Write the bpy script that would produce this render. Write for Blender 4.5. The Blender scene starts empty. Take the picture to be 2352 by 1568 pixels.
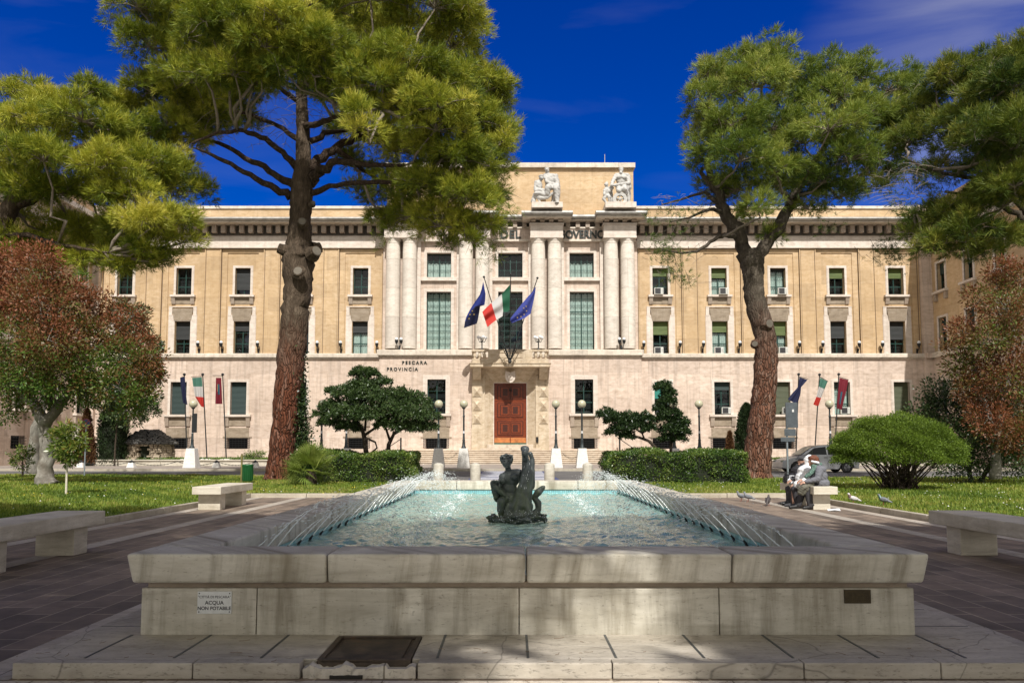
import bpy, bmesh, math, random
import numpy as np
from mathutils import Vector, Matrix
R = math.radians
S = bpy.context.scene
COL = S.collection
# ------------------------------------------------------------------ camera
EYE = 1.25; PITCH = 4.0; F = 1700.0          # focal length in pixels of a 2352 px wide picture
cam = bpy.data.cameras.new('camera'); camo = bpy.data.objects.new('camera', cam); COL.objects.link(camo)
camo.location = (0, 0, EYE); camo.rotation_euler = (R(90+PITCH), 0, 0)
cam.sensor_width = 36; cam.lens = 36*F/2352; cam.shift_y = (914-784)/2352.0; cam.clip_end = 3000; cam.clip_start = .05
S.camera = camo
# ------------------------------------------------------------------ sky and sun
SUN_EL, SUN_AZ = 48.0, 173.5                 # sun behind the camera, a little to the right
w = bpy.data.worlds.new('World'); S.world = w; w.use_nodes = True
wn = w.node_tree; wn.nodes.clear()
def N(nt, t, **k):
    n = nt.nodes.new(t)
    for a, v in k.items():
        if a.startswith('i_'):
            n.inputs[int(a[2:]) if a[2:].isdigit() else a[2:].replace('_', ' ')].default_value = v
        else: setattr(n, a, v)
    return n
def ramp(nt, pts, fac=None, interp='LINEAR'):
    r = nt.nodes.new('ShaderNodeValToRGB'); r.color_ramp.interpolation = interp
    e = r.color_ramp.elements
    while len(e) < len(pts): e.new(.5)
    for q, (p, c) in zip(e, pts):
        q.position = p; q.color = (c if isinstance(c, tuple) else (c, c, c)) + (1,)
    if fac: nt.links.new(fac, r.inputs[0])
    return r
sky = N(wn, 'ShaderNodeTexSky', sky_type='NISHITA', sun_disc=False, sun_elevation=R(SUN_EL), altitude=600, air_density=1.0, dust_density=.1, ozone_density=5.0)
sky.sun_rotation = R(SUN_AZ)
hs = N(wn, 'ShaderNodeHueSaturation'); hs.inputs['Hue'].default_value = .530; hs.inputs['Saturation'].default_value = 1.52; hs.inputs['Value'].default_value = 1.0
wn.links.new(sky.outputs[0], hs.inputs['Color'])
tc = N(wn, 'ShaderNodeTexCoord')
# added fill light: broad unseen bright clouds behind the viewer, faint cirrus in front
sep = N(wn, 'ShaderNodeSeparateXYZ'); wn.links.new(tc.outputs['Generated'], sep.inputs[0])
nz = N(wn, 'ShaderNodeTexNoise'); nz.inputs['Scale'].default_value = 2.2; nz.inputs['Detail'].default_value = 8
wn.links.new(tc.outputs['Generated'], nz.inputs['Vector'])
mr = N(wn, 'ShaderNodeMapRange', clamp=True); mr.inputs[1].default_value = .52; mr.inputs[2].default_value = -.15; mr.inputs[3].default_value = -.3; mr.inputs[4].default_value = .30
wn.links.new(sep.outputs['Y'], mr.inputs[0])
ad = N(wn, 'ShaderNodeMath', operation='ADD'); wn.links.new(nz.outputs['Fac'], ad.inputs[0]); wn.links.new(mr.outputs[0], ad.inputs[1])
cr = ramp(wn, [(.45, 0.0), (.7, 1.0)], ad.outputs[0])
mp = N(wn, 'ShaderNodeMapping'); mp.inputs['Scale'].default_value = (1.2, 3.2, 7.0); mp.inputs['Rotation'].default_value = (0, .35, .2)
wn.links.new(tc.outputs['Generated'], mp.inputs[0])
nz2 = N(wn, 'ShaderNodeTexNoise'); nz2.inputs['Scale'].default_value = 1.7; nz2.inputs['Detail'].default_value = 7; nz2.inputs['Distortion'].default_value = .6
wn.links.new(mp.outputs[0], nz2.inputs['Vector'])
cr2 = ramp(wn, [(.55, 0.0), (.85, .06)], nz2.outputs['Fac'])
# a patch of thin bright cloud low on the right
dt = N(wn, 'ShaderNodeVectorMath', operation='DOT_PRODUCT'); dt.inputs[1].default_value = tuple(Vector((.66, 1, .54)).normalized())
wn.links.new(tc.outputs['Generated'], dt.inputs[0])
cr3 = ramp(wn, [(.98, 0.0), (1.0, .24)], dt.outputs['Value'])
m3 = N(wn, 'ShaderNodeMath', operation='MULTIPLY'); wn.links.new(cr3.outputs[0], m3.inputs[0]); wn.links.new(ramp(wn, [(.35, 0.0), (.6, 1.0)], nz2.outputs['Fac']).outputs[0], m3.inputs[1])
mx1 = N(wn, 'ShaderNodeMath', operation='MAXIMUM'); wn.links.new(cr.outputs[0], mx1.inputs[0]); wn.links.new(cr2.outputs[0], mx1.inputs[1])
mx2 = N(wn, 'ShaderNodeMath', operation='MAXIMUM'); wn.links.new(mx1.outputs[0], mx2.inputs[0]); wn.links.new(m3.outputs[0], mx2.inputs[1])
mix = N(wn, 'ShaderNodeMix', data_type='RGBA'); mix.inputs[7].default_value = (8.0, 7.7, 7.2, 1)
wn.links.new(mx2.outputs[0], mix.inputs[0]); wn.links.new(hs.outputs[0], mix.inputs[6])
bg = N(wn, 'ShaderNodeBackground'); bg.inputs['Strength'].default_value = .10
wn.links.new(mix.outputs[2], bg.inputs[0])
wo = N(wn, 'ShaderNodeOutputWorld'); wn.links.new(bg.outputs[0], wo.inputs[0])
sun = bpy.data.lights.new('sun', 'SUN'); suno = bpy.data.objects.new('sun', sun); COL.objects.link(suno)
sun.energy = 4.9; sun.angle = R(.53); sun.color = (1, .965, .90)
def sun_dir():                               # direction towards the sun; azimuth 180 = behind the camera (-y), less = to the right
    a = R(SUN_AZ); e = R(SUN_EL)
    return Vector((math.sin(a)*math.cos(e), math.cos(a)*math.cos(e), math.sin(e)))
suno.rotation_euler = sun_dir().to_track_quat('Z', 'Y').to_euler()
S.view_settings.view_transform = 'Standard'; S.view_settings.look = 'None'; S.view_settings.gamma = 1; S.view_settings.exposure = 0.13
S.cycles.max_bounces = 8; S.cycles.transparent_max_bounces = 24; S.cycles.diffuse_bounces = 4
# ------------------------------------------------------------------ helpers
cp, sp_ = math.cos(R(PITCH)), math.sin(R(PITCH))
def ray(px, py):
    a = (px-1176)/F; b = (914-py)/F
    return Vector((a, cp - b*sp_, sp_ + b*cp))
def W(px, py, Y):
    d = ray(px, py); t = Y/d.y
    return Vector((d.x*t, Y, EYE + d.z*t))
def G(px, py, z=0.0):
    d = ray(px, py); t = (z-EYE)/d.z
    return Vector((d.x*t, d.y*t, z))
def tag(o, label=None, cat=None, group=None, kind=None):
    if label: o['label'] = label
    if cat: o['category'] = cat
    if group: o['group'] = group
    if kind: o['kind'] = kind
    return o
def empty(name, loc=(0, 0, 0), rz=0.0):
    o = bpy.data.objects.new(name, None); COL.objects.link(o)
    o.location = loc; o.rotation_euler = (0, 0, rz); o.empty_display_size = .2
    return o
def link(name, me, mat, parent=None, smooth=False, loc=None):
    o = bpy.data.objects.new(name, me); COL.objects.link(o)
    if mat is not None:
        for m in (mat if isinstance(mat, (list, tuple)) else [mat]): me.materials.append(m)
    if smooth: me.polygons.foreach_set('use_smooth', [True]*len(me.polygons))
    if parent is not None: o.parent = parent
    if loc is not None: o.location = loc
    return o
def copy_tree(o, parent=None):
    c = o.copy(); COL.objects.link(c); c.parent = parent
    for ch in o.children: copy_tree(ch, c)
    return c
class MB:
    def __init__(s): s.v = []; s.f = []; s.m = []; s.mi = 0
    def add(s, vs, fs):
        b = len(s.v); s.v += [tuple(v) for v in vs]; s.f += [tuple(i+b for i in f) for f in fs]; s.m += [s.mi]*len(fs)
    def box(s, x0, x1, y0, y1, z0, z1):
        s.add([(x0,y0,z0),(x1,y0,z0),(x1,y1,z0),(x0,y1,z0),(x0,y0,z1),(x1,y0,z1),(x1,y1,z1),(x0,y1,z1)],
              [(0,3,2,1),(4,5,6,7),(0,1,5,4),(1,2,6,5),(2,3,7,6),(3,0,4,7)])
        return s
    def quad(s, *p): s.add(p, [(0,1,2,3)]); return s
    def frustum(s, x0,x1,y0,y1,z0, X0,X1,Y0,Y1,z1):
        s.add([(x0,y0,z0),(x1,y0,z0),(x1,y1,z0),(x0,y1,z0),(X0,Y0,z1),(X1,Y0,z1),(X1,Y1,z1),(X0,Y1,z1)],
              [(0,3,2,1),(4,5,6,7),(0,1,5,4),(1,2,6,5),(2,3,7,6),(3,0,4,7)])
        return s
    def prism_x(s, prof, x0, x1):            # profile of (y,z) points extruded along x
        n = len(prof)
        s.add([(x0, y, z) for y, z in prof] + [(x1, y, z) for y, z in prof],
              [tuple(range(n))[::-1], tuple(range(n, 2*n))] + [(i, (i+1) % n, n+(i+1) % n, n+i) for i in range(n)])
        return s
    def lathe(s, prof, c=(0, 0, 0), n=16, cap=True):   # profile of (r,z)
        vs = []; fs = []
        for r, z in prof:
            for k in range(n):
                a = 2*math.pi*k/n; vs.append((c[0]+r*math.cos(a), c[1]+r*math.sin(a), c[2]+z))
        for j in range(len(prof)-1):
            for k in range(n): fs.append((j*n+k, j*n+(k+1) % n, (j+1)*n+(k+1) % n, (j+1)*n+k))
        if cap: fs.append(tuple(range(n))[::-1]); fs.append(tuple((len(prof)-1)*n+k for k in range(n)))
        s.add(vs, fs); return s
    def tube(s, pts, rad, n=8, cap=True, wob=0, rng=None):
        pts = [Vector(p) for p in pts]
        if not isinstance(rad, (list, tuple)): rad = [rad]*len(pts)
        vs = []; fs = []; u = None
        for i, p in enumerate(pts):
            d = (pts[min(i+1, len(pts)-1)]-pts[max(i-1, 0)]).normalized()
            if u is None: u = d.orthogonal().normalized()
            else:
                u = (u - d*u.dot(d)); u = u.normalized() if u.length > 1e-5 else d.orthogonal().normalized()
            v = d.cross(u)
            for k in range(n):
                a = 2*math.pi*k/n; r = rad[i]*(1+(rng.uniform(-wob, wob) if rng else 0))
                vs.append(p + (u*math.cos(a)+v*math.sin(a))*r)
        for j in range(len(pts)-1):
            for k in range(n): fs.append((j*n+k, j*n+(k+1) % n, (j+1)*n+(k+1) % n, (j+1)*n+k))
        if cap: fs.append(tuple(range(n))[::-1]); fs.append(tuple((len(pts)-1)*n+k for k in range(n)))
        s.add(vs, fs); return s
    def sphere(s, c, r, n=16, m=10, sc=(1, 1, 1)):
        prof = [(max(1e-4, math.sin(math.pi*j/m))*r, -math.cos(math.pi*j/m)*r) for j in range(m+1)]
        b = len(s.v); s.lathe(prof, (0, 0, 0), n)
        for i in range(b, len(s.v)):
            x, y, z = s.v[i]; s.v[i] = (c[0]+x*sc[0], c[1]+y*sc[1], c[2]+z*sc[2])
        return s
    def xf(s, M, start=0):
        for i in range(start, len(s.v)): s.v[i] = tuple(M @ Vector(s.v[i]))
        return s
    def build(s, name, mat, parent=None, smooth=False, loc=None, bevel=0, seg=2):
        me = bpy.data.meshes.new(name); me.from_pydata(s.v, [], s.f); me.validate(); 
        if bevel:
            bm = bmesh.new(); bm.from_mesh(me); bmesh.ops.remove_doubles(bm, verts=bm.verts, dist=1e-5)
            ed = [e for e in bm.edges if len(e.link_faces) == 2 and e.calc_face_angle(0) > .4]
            bmesh.ops.bevel(bm, geom=ed, offset=bevel, segments=seg, affect='EDGES', profile=.6)
            bm.to_mesh(me); bm.free()
        o = link(name, me, mat, parent, smooth, loc)
        if len(s.m) == len(me.polygons) and any(s.m): me.polygons.foreach_set('material_index', s.m)
        if smooth and not bevel:
            try: me.shade_auto_smooth if False else None
            except Exception: pass
        return o
def autosmooth(o, ang=40):
    me = o.data; bm = bmesh.new(); bm.from_mesh(me)
    for f in bm.faces: f.smooth = True
    for e in bm.edges: e.smooth = not (len(e.link_faces) == 2 and e.calc_face_angle(0) > R(ang))
    bm.to_mesh(me); bm.free(); return o
def raw_mesh(name, V, Fq, attr=None):        # V (n,3) array, Fq (m,k) array
    me = bpy.data.meshes.new(name); k = Fq.shape[1]
    me.vertices.add(len(V)); me.vertices.foreach_set('co', V.astype(np.float32).ravel())
    me.loops.add(Fq.size); me.loops.foreach_set('vertex_index', Fq.astype(np.int32).ravel())
    me.polygons.add(len(Fq)); me.polygons.foreach_set('loop_start', np.arange(0, Fq.size, k, dtype=np.int32))
    try: me.polygons.foreach_set('loop_total', np.full(len(Fq), k, dtype=np.int32))
    except Exception: pass
    if attr is not None:
        a = me.attributes.new('tint', 'FLOAT', 'FACE'); a.data.foreach_set('value', attr.astype(np.float32))
    me.update(); me.validate(); return me
# ------------------------------------------------------------------ materials
def new_mat(name):
    m = bpy.data.materials.new(name); m.use_nodes = True; nt = m.node_tree
    b = nt.nodes['Principled BSDF']; return m, nt, b
def mixc(nt, fac, a, b, mode='MIX'):
    n = nt.nodes.new('ShaderNodeMix'); n.data_type = 'RGBA'; n.blend_type = mode
    for i, v in ((0, fac), (6, a), (7, b)):
        if isinstance(v, (int, float)): n.inputs[i].default_value = v
        elif isinstance(v, tuple): n.inputs[i].default_value = v if len(v) == 4 else v+(1,)
        else: nt.links.new(v, n.inputs[i])
    return n.outputs[2]
def noise(nt, vec, scale, detail=6, rough=.6, dist=0.0):
    n = nt.nodes.new('ShaderNodeTexNoise'); n.inputs['Scale'].default_value = scale; n.inputs['Detail'].default_value = detail
    n.inputs['Roughness'].default_value = rough; n.inputs['Distortion'].default_value = dist
    nt.links.new(vec, n.inputs['Vector']); return n.outputs['Fac']
def mapv(nt, vec, scale=(1, 1, 1), rot=(0, 0, 0), loc=(0, 0, 0)):
    n = nt.nodes.new('ShaderNodeMapping'); n.inputs['Scale'].default_value = scale; n.inputs['Rotation'].default_value = rot; n.inputs['Location'].default_value = loc
    nt.links.new(vec, n.inputs[0]); return n.outputs[0]
def mth(nt, op, a, b=None):
    n = nt.nodes.new('ShaderNodeMath'); n.operation = op
    for i, v in ((0, a), (1, b)):
        if v is None: continue
        if isinstance(v, (int, float)): n.inputs[i].default_value = v
        else: nt.links.new(v, n.inputs[i])
    return n.outputs[0]
def geo_pos(nt):
    return nt.nodes.new('ShaderNodeNewGeometry').outputs['Position']
def wallvec(nt):                             # (x+y, z) in world metres, so that one pattern runs round corners
    s = nt.nodes.new('ShaderNodeSeparateXYZ'); nt.links.new(geo_pos(nt), s.inputs[0])
    c = nt.nodes.new('ShaderNodeCombineXYZ'); nt.links.new(mth(nt, 'ADD', s.outputs[0], s.outputs[1]), c.inputs[0]); nt.links.new(s.outputs[2], c.inputs[1])
    return c.outputs[0]
def bump(nt, b, h, strength=.3, dist=.02):
    n = nt.nodes.new('ShaderNodeBump'); n.inputs['Strength'].default_value = strength; n.inputs['Distance'].default_value = dist
    nt.links.new(h, n.inputs['Height']); nt.links.new(n.outputs[0], b.inputs['Normal']); return n
def stone(name, c1, c2, c3, block=None, mortar=.55, pit=.35, streak=.25, rough=.75, grain=3.0, bumps=.25, offset=.5, patch=.3):
    m, nt, b = new_mat(name); P = geo_pos(nt); V = wallvec(nt)
    n1 = noise(nt, mapv(nt, P, (.6, .6, 1.3)), grain, 8, .7, .4)
    col = ramp(nt, [(.3, c1), (.5, c2), (.72, c3)], n1).outputs[0]
    big = noise(nt, P, .25, 4); col = mixc(nt, mth(nt, 'MULTIPLY', ramp(nt, [(.4, 0.0), (.65, 1.0)], big).outputs[0], patch), col, c1)
    if block:
        br = nt.nodes.new('ShaderNodeTexBrick'); br.offset = offset; br.inputs['Scale'].default_value = 1
        br.inputs['Brick Width'].default_value = block[0]; br.inputs['Row Height'].default_value = block[1]
        br.inputs['Mortar Size'].default_value = block[2] if len(block) > 2 else .012; br.inputs['Mortar Smooth'].default_value = .3
        br.inputs['Color1'].default_value = (.86, .845, .83, 1); br.inputs['Color2'].default_value = (1.1, 1.09, 1.07, 1); br.inputs['Mortar'].default_value = (mortar, mortar*.93, mortar*.85, 1)
        br.inputs['Bias'].default_value = 0.1
        nt.links.new(V, br.inputs['Vector']); col = mixc(nt, .8, col, br.outputs['Color'], 'MULTIPLY')
    st = noise(nt, mapv(nt, V, (2.2, .12, 1)), 1.3, 6, .6)
    col = mixc(nt, mth(nt, 'MULTIPLY', ramp(nt, [(.5, 0.0), (.72, 1.0)], st).outputs[0], streak), col, tuple(x*.42 for x in c1))
    pn = noise(nt, mapv(nt, P, (1, 1, 2.6)), 17, 4, .7)
    pm = ramp(nt, [(.58, 0.0), (.68, 1.0)], pn).outputs[0]
    col = mixc(nt, mth(nt, 'MULTIPLY', pm, pit), col, tuple(x*.4 for x in c1))
    nt.links.new(col, b.inputs['Base Color']); b.inputs['Roughness'].default_value = rough
    h = mth(nt, 'ADD', n1, mth(nt, 'MULTIPLY', pm, -.6)); 
    if block: h = mth(nt, 'ADD', h, mth(nt, 'MULTIPLY', br.outputs['Fac'], -1.0))
    bump(nt, b, h, bumps, .03)
    return m
def plain(name, c, rough=.5, metal=0, var=.15, scale=8, spec=None, bumps=0.0):
    m, nt, b = new_mat(name); n = noise(nt, geo_pos(nt), scale, 5)
    col = mixc(nt, ramp(nt, [(.3, 0.0), (.7, 1.0)], n).outputs[0], tuple(x*(1-var) for x in c), tuple(min(1, x*(1+var)) for x in c))
    nt.links.new(col, b.inputs['Base Color']); b.inputs['Roughness'].default_value = rough; b.inputs['Metallic'].default_value = metal
    if spec is not None: b.inputs['Specular IOR Level'].default_value = spec
    if bumps: bump(nt, b, n, bumps, .02)
    return m
def facing(nt, normal=None, base=.04, amp=.9, pw=4.0):
    l = nt.nodes.new('ShaderNodeLayerWeight'); l.inputs[0].default_value = .5
    if normal is not None: nt.links.new(normal, l.inputs['Normal'])
    return mth(nt, 'ADD', mth(nt, 'MULTIPLY', mth(nt, 'POWER', l.outputs['Facing'], pw), amp), base)
def leafmat(name, cols, trans=.35, rough=.55, glossy=.0):
    m, nt, b = new_mat(name); a = nt.nodes.new('ShaderNodeAttribute'); a.attribute_name = 'tint'
    k = len(cols); col = ramp(nt, [(i/(k-1), c) for i, c in enumerate(cols)], a.outputs['Fac']).outputs[0]
    nt.links.new(col, b.inputs['Base Color']); b.inputs['Roughness'].default_value = rough; b.inputs['Specular IOR Level'].default_value = .25+glossy
    t = nt.nodes.new('ShaderNodeBsdfTranslucent'); nt.links.new(mixc(nt, .5, col, mixc(nt, 1.0, col, (1.3, 1.25, .5), 'MULTIPLY')), t.inputs[0])
    mx = nt.nodes.new('ShaderNodeMixShader'); mx.inputs[0].default_value = trans
    nt.links.new(b.outputs[0], mx.inputs[1]); nt.links.new(t.outputs[0], mx.inputs[2])
    nt.links.new(mx.outputs[0], nt.nodes['Material Output'].inputs[0]); return m
M = {}
M['pink'] = stone('pink_travertine', (.44, .34, .27), (.60, .485, .405), (.72, .605, .53), (2.3, 1.15, .012), .6, .4, .5, patch=.45)
M['white'] = stone('pale_travertine', (.50, .42, .35), (.64, .56, .49), (.76, .69, .62), None, .6, .25, .25)
M['cap'] = stone('cap_travertine', (.45, .39, .32), (.62, .55, .47), (.74, .68, .60), (2.4, 50), .6, .4, .4)
M['ochre'] = stone('ochre_limestone', (.42, .285, .15), (.54, .39, .235), (.63, .485, .33), (2.1, 1.25, .01), .72, .25, .2, patch=.55)
M['column'] = stone('column_travertine', (.50, .44, .38), (.66, .60, .53), (.76, .71, .65), (50, 2.6, .02), .6, .35, .2)
M['portal'] = stone('portal_stone', (.36, .27, .17), (.54, .44, .32), (.66, .57, .45), None, .6, .3, .4)
M['brown_stone'] = stone('weathered_stone', (.19, .145, .10), (.30, .24, .175), (.40, .33, .26), None, .6, .3, .3)
M['dentil'] = stone('dentil_stone', (.26, .20, .15), (.37, .30, .24), (.46, .39, .32), None, .6, .2, .3)
M['cornice_shade'] = stone('shade_dark_stone', (.045, .036, .028), (.08, .065, .05), (.13, .105, .085), None, .6, .2, .3)  # near-black tone paints in the shade between and behind the dentils
M['shadow_strip'] = plain('joint_shadow_stone', (.16, .11, .07), .9)
M['gutter'] = plain('gutter_metal', (.36, .35, .33), .5, .2, .35, 2)
M['wood_shade'] = plain('shadow_tone_wood', (.045, .010, .005), .4, 0, .3, 5)
M['room'] = plain('dark_interior', (.018, .018, .02), .9)
M['green_frame'] = plain('green_paint', (.008, .042, .034), .45, 0, .2)
M['bronze_letter'] = plain('dark_letter', (.03, .035, .03), .5, .3)
M['iron'] = plain('black_iron', (.02, .022, .024), .5, .3)
M['steps'] = stone('step_travertine', (.42, .33, .25), (.58, .49, .39), (.70, .62, .52), None, .6, .55, .5)
# ================================================================== GROUND, ROAD, PATHS
rng = random.Random(7); nrg = np.random.default_rng(7)
def floor_mat(name, kind):
    m, nt, b = new_mat(name); P = geo_pos(nt)
    if kind == 'paver':
        s = nt.nodes.new('ShaderNodeSeparateXYZ'); nt.links.new(P, s.inputs[0]); c = nt.nodes.new('ShaderNodeCombineXYZ')
        nt.links.new(s.outputs[1], c.inputs[0]); nt.links.new(s.outputs[0], c.inputs[1])
        br = nt.nodes.new('ShaderNodeTexBrick'); br.inputs['Scale'].default_value = 1; br.inputs['Brick Width'].default_value = .5; br.inputs['Row Height'].default_value = .27
        br.inputs['Mortar Size'].default_value = .008; br.inputs['Mortar Smooth'].default_value = .2; br.inputs['Bias'].default_value = 0
        br.inputs['Color1'].default_value = (.11, .083, .062, 1); br.inputs['Color2'].default_value = (.22, .165, .125, 1); br.inputs['Mortar'].default_value = (.33, .27, .20, 1)
        nt.links.new(c.outputs[0], br.inputs['Vector'])
        n = noise(nt, P, 2.2, 8, .7); col = mixc(nt, 1.0, br.outputs['Color'], ramp(nt, [(.3, .55), (.7, 1.45)], n).outputs[0], 'MULTIPLY')
        n2 = noise(nt, P, .5, 5); col = mixc(nt, mth(nt, 'MULTIPLY', ramp(nt, [(.5, 0.0), (.75, 1.0)], n2).outputs[0], .3), col, (.19, .16, .13))
        nt.links.new(col, b.inputs['Base Color']); b.inputs['Roughness'].default_value = .62
        bump(nt, b, mth(nt, 'ADD', mth(nt, 'MULTIPLY', br.outputs['Fac'], -1.2), n), .5, .01)
    elif kind == 'asphalt':
        n = noise(nt, P, .7, 6); g = noise(nt, P, 45, 3)
        col = mixc(nt, ramp(nt, [(.3, 0.0), (.7, 1.0)], n).outputs[0], (.055, .054, .055), (.13, .125, .12)); col = mixc(nt, ramp(nt, [(.4, 0.0), (.6, .35)], g).outputs[0], col, (.2, .19, .18))
        nt.links.new(col, b.inputs['Base Color']); b.inputs['Roughness'].default_value = .85; bump(nt, b, g, .4, .01)
    elif kind == 'lawn':
        n = noise(nt, P, 1.1, 8, .7); g = noise(nt, P, 30, 4)
        col = mixc(nt, ramp(nt, [(.35, 0.0), (.65, 1.0)], n).outputs[0], (.08, .13, .02), (.17, .20, .045)); col = mixc(nt, ramp(nt, [(.3, 0.0), (.7, .6)], g).outputs[0], col, (.03, .05, .01))
        nt.links.new(col, b.inputs['Base Color']); b.inputs['Roughness'].default_value = .9; bump(nt, b, mth(nt, 'ADD', g, n), .8, .05)
    elif kind == 'walk':
        n = noise(nt, P, .9, 7); col = ramp(nt, [(.3, (.20, .17, .15)), (.7, (.36, .31, .27))], n).outputs[0]
        nt.links.new(col, b.inputs['Base Color']); b.inputs['Roughness'].default_value = .8; bump(nt, b, n, .3, .02)
    return m
def stone_floor(name, c1, c2, c3, tile=None, dirt=.5):
    m, nt, b = new_mat(name); P = geo_pos(nt)
    n1 = noise(nt, mapv(nt, P, (.8, 3.5, 3.5)), 2.2, 9, .72, .6); col = ramp(nt, [(.28, c1), (.5, c2), (.74, c3)], n1).outputs[0]
    n2 = noise(nt, P, 1.6, 7, .65); col = mixc(nt, mth(nt, 'MULTIPLY', ramp(nt, [(.45, 0.0), (.7, 1.0)], n2).outputs[0], dirt), col, tuple(x*.45 for x in c1))
    pn = noise(nt, mapv(nt, P, (1, 3, 3)), 22, 4, .7); pm = ramp(nt, [(.56, 0.0), (.66, 1.0)], pn).outputs[0]
    col = mixc(nt, mth(nt, 'MULTIPLY', pm, .5), col, tuple(x*.35 for x in c1))
    ck = nt.nodes.new('ShaderNodeTexVoronoi'); ck.feature = 'DISTANCE_TO_EDGE'; ck.inputs['Scale'].default_value = .75
    wv = nt.nodes.new('ShaderNodeMix'); wv.data_type = 'VECTOR'; wv.inputs[0].default_value = .16; nt.links.new(P, wv.inputs[4])
    nn = nt.nodes.new('ShaderNodeTexNoise'); nn.inputs['Scale'].default_value = 3; nt.links.new(P, nn.inputs['Vector']); nt.links.new(nn.outputs['Color'], wv.inputs[5]); nt.links.new(wv.outputs[1], ck.inputs['Vector'])
    cm = ramp(nt, [(.0, 1.0), (.004, 0.0)], ck.outputs['Distance']).outputs[0]
    col = mixc(nt, mth(nt, 'MULTIPLY', cm, .55), col, (.04, .035, .03))
    h = mth(nt, 'ADD', n1, mth(nt, 'MULTIPLY', pm, -.8))
    if tile:
        br = nt.nodes.new('ShaderNodeTexBrick'); br.offset = .37; br.inputs['Scale'].default_value = 1; br.inputs['Brick Width'].default_value = tile[0]; br.inputs['Row Height'].default_value = tile[1]
        br.inputs['Mortar Size'].default_value = .005; br.inputs['Color1'].default_value = (.9, .9, .9, 1); br.inputs['Color2'].default_value = (1.08, 1.06, 1.04, 1); br.inputs['Mortar'].default_value = (.35, .33, .3, 1)
        nt.links.new(P, br.inputs['Vector']); col = mixc(nt, 1.0, col, br.outputs['Color'], 'MULTIPLY')
    nt.links.new(col, b.inputs['Base Color']); b.inputs['Roughness'].default_value = .6; bump(nt, b, h, .35, .015); return m
def basin_stone(name, k=1.0, warm=1.0, drip=.85):
    m, nt, b = new_mat(name); P = geo_pos(nt); V = wallvec(nt)
    n1 = noise(nt, mapv(nt, P, (.7, .7, 4)), 2.5, 9, .7, .5)
    c = lambda a, b_, c_: (a*k, b_*k*warm, c_*k*warm*warm)
    col = ramp(nt, [(.3, c(.30, .275, .225)), (.5, c(.41, .385, .325)), (.72, c(.50, .475, .415))], n1).outputs[0]
    st = noise(nt, mapv(nt, V, (3.5, .35, 1)), 1.6, 7, .65); col = mixc(nt, mth(nt, 'MULTIPLY', ramp(nt, [(.47, 0.0), (.7, 1.0)], st).outputs[0], drip), col, c(.12, .10, .065))
    n3 = noise(nt, P, 1.2, 6); col = mixc(nt, mth(nt, 'MULTIPLY', ramp(nt, [(.48, 0.0), (.7, 1.0)], n3).outputs[0], .5), col, c(.19, .165, .115))
    pn = noise(nt, mapv(nt, P, (1, 1, 3)), 28, 4, .7); pm = ramp(nt, [(.6, 0.0), (.68, 1.0)], pn).outputs[0]; col = mixc(nt, mth(nt, 'MULTIPLY', pm, .5), col, c(.12, .105, .08))
    nt.links.new(col, b.inputs['Base Color']); b.inputs['Roughness'].default_value = .62; bump(nt, b, mth(nt, 'ADD', n1, mth(nt, 'MULTIPLY', pm, -.7)), .35, .012); return m
M['paver'] = floor_mat('brown_pavers', 'paver'); M['asphalt'] = floor_mat('asphalt', 'asphalt'); M['lawn'] = floor_mat('lawn_soil', 'lawn'); M['walk'] = floor_mat('sidewalk_stone', 'walk')
M['slab'] = stone_floor('platform_travertine', (.31, .27, .215), (.47, .42, .35), (.58, .53, .455))
M['slab_front'] = stone_floor('forecourt_travertine', (.42, .38, .32), (.60, .55, .475), (.72, .67, .59), (1.9, .62), .3)
M['strip'] = stone_floor('pale_strip', (.30, .26, .21), (.44, .39, .33), (.54, .49, .43), (1.2, 50), .3)
M['basin'] = basin_stone('basin_stone', 1.33, .995); M['bench'] = basin_stone('bench_travertine', 1.45, .97, .15); M['wallwhite'] = basin_stone('pale_kerb', 1.35, .98, .1)
M['kerb'] = basin_stone('kerb_stone', 1.05, .95, .3)
M['joint'] = plain('grey_metal_strip', (.10, .11, .115), .45, .6, .3, 20)
M['gap'] = plain('dark_gap', (.02, .018, .015), .9)
def sheet(name, pts, z, mat, kind='structure'):
    b = MB(); b.add([(x, y, z) for x, y in pts], [tuple(range(len(pts)))]); o = b.build(name, mat); o['kind'] = kind; return o
sheet('ground', [(-900, -500), (900, -500), (900, 1500), (-900, 1500)], -.14, M['walk'])
sheet('road', [(-220, 31.2), (220, 31.2), (220, 46.4), (-220, 46.4)], -.06, M['asphalt'])
b = MB(); b.box(-90, 90, 46.4, 66.5, -.1, .085); b.build('sidewalk', M['walk'])['kind'] = 'structure'
b = MB(); b.box(-90, 90, 46.18, 46.4, -.1, .09); b.build('road_kerb', M['kerb'])['kind'] = 'structure'
sheet('plaza_paving', [(-6.9, 4.12), (7.3, 4.12), (7.3, 19.7), (-6.9, 19.7)], 0, M['paver'])
sheet('rear_paving', [(-6.9, 19.7), (7.3, 19.7), (7.3, 31.2), (-6.9, 31.2)], 0.0, M['walk'])
sheet('forecourt', [(-40, -30), (40, -30), (40, 4.12), (-40, 4.12)], 0.0, M['slab_front'])
for i, (x0, x1) in enumerate([(-5.62, -5.36), (5.92, 6.2), (-6.8, -6.55), (6.95, 7.2), (-3.02, -2.74), (3.06, 3.34)]):
    sheet('paving_strip', [(x0, 4.12), (x1, 4.12), (x1, 19.7), (x0, 19.7)], .004, M['strip'])
lawnL = [(-75, 3.2), (-6.98, 3.2), (-6.98, 19.75), (-3.9, 19.75), (-3.9, 31.0), (-9, 33.5), (-16, 36), (-75, 37)]
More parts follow.
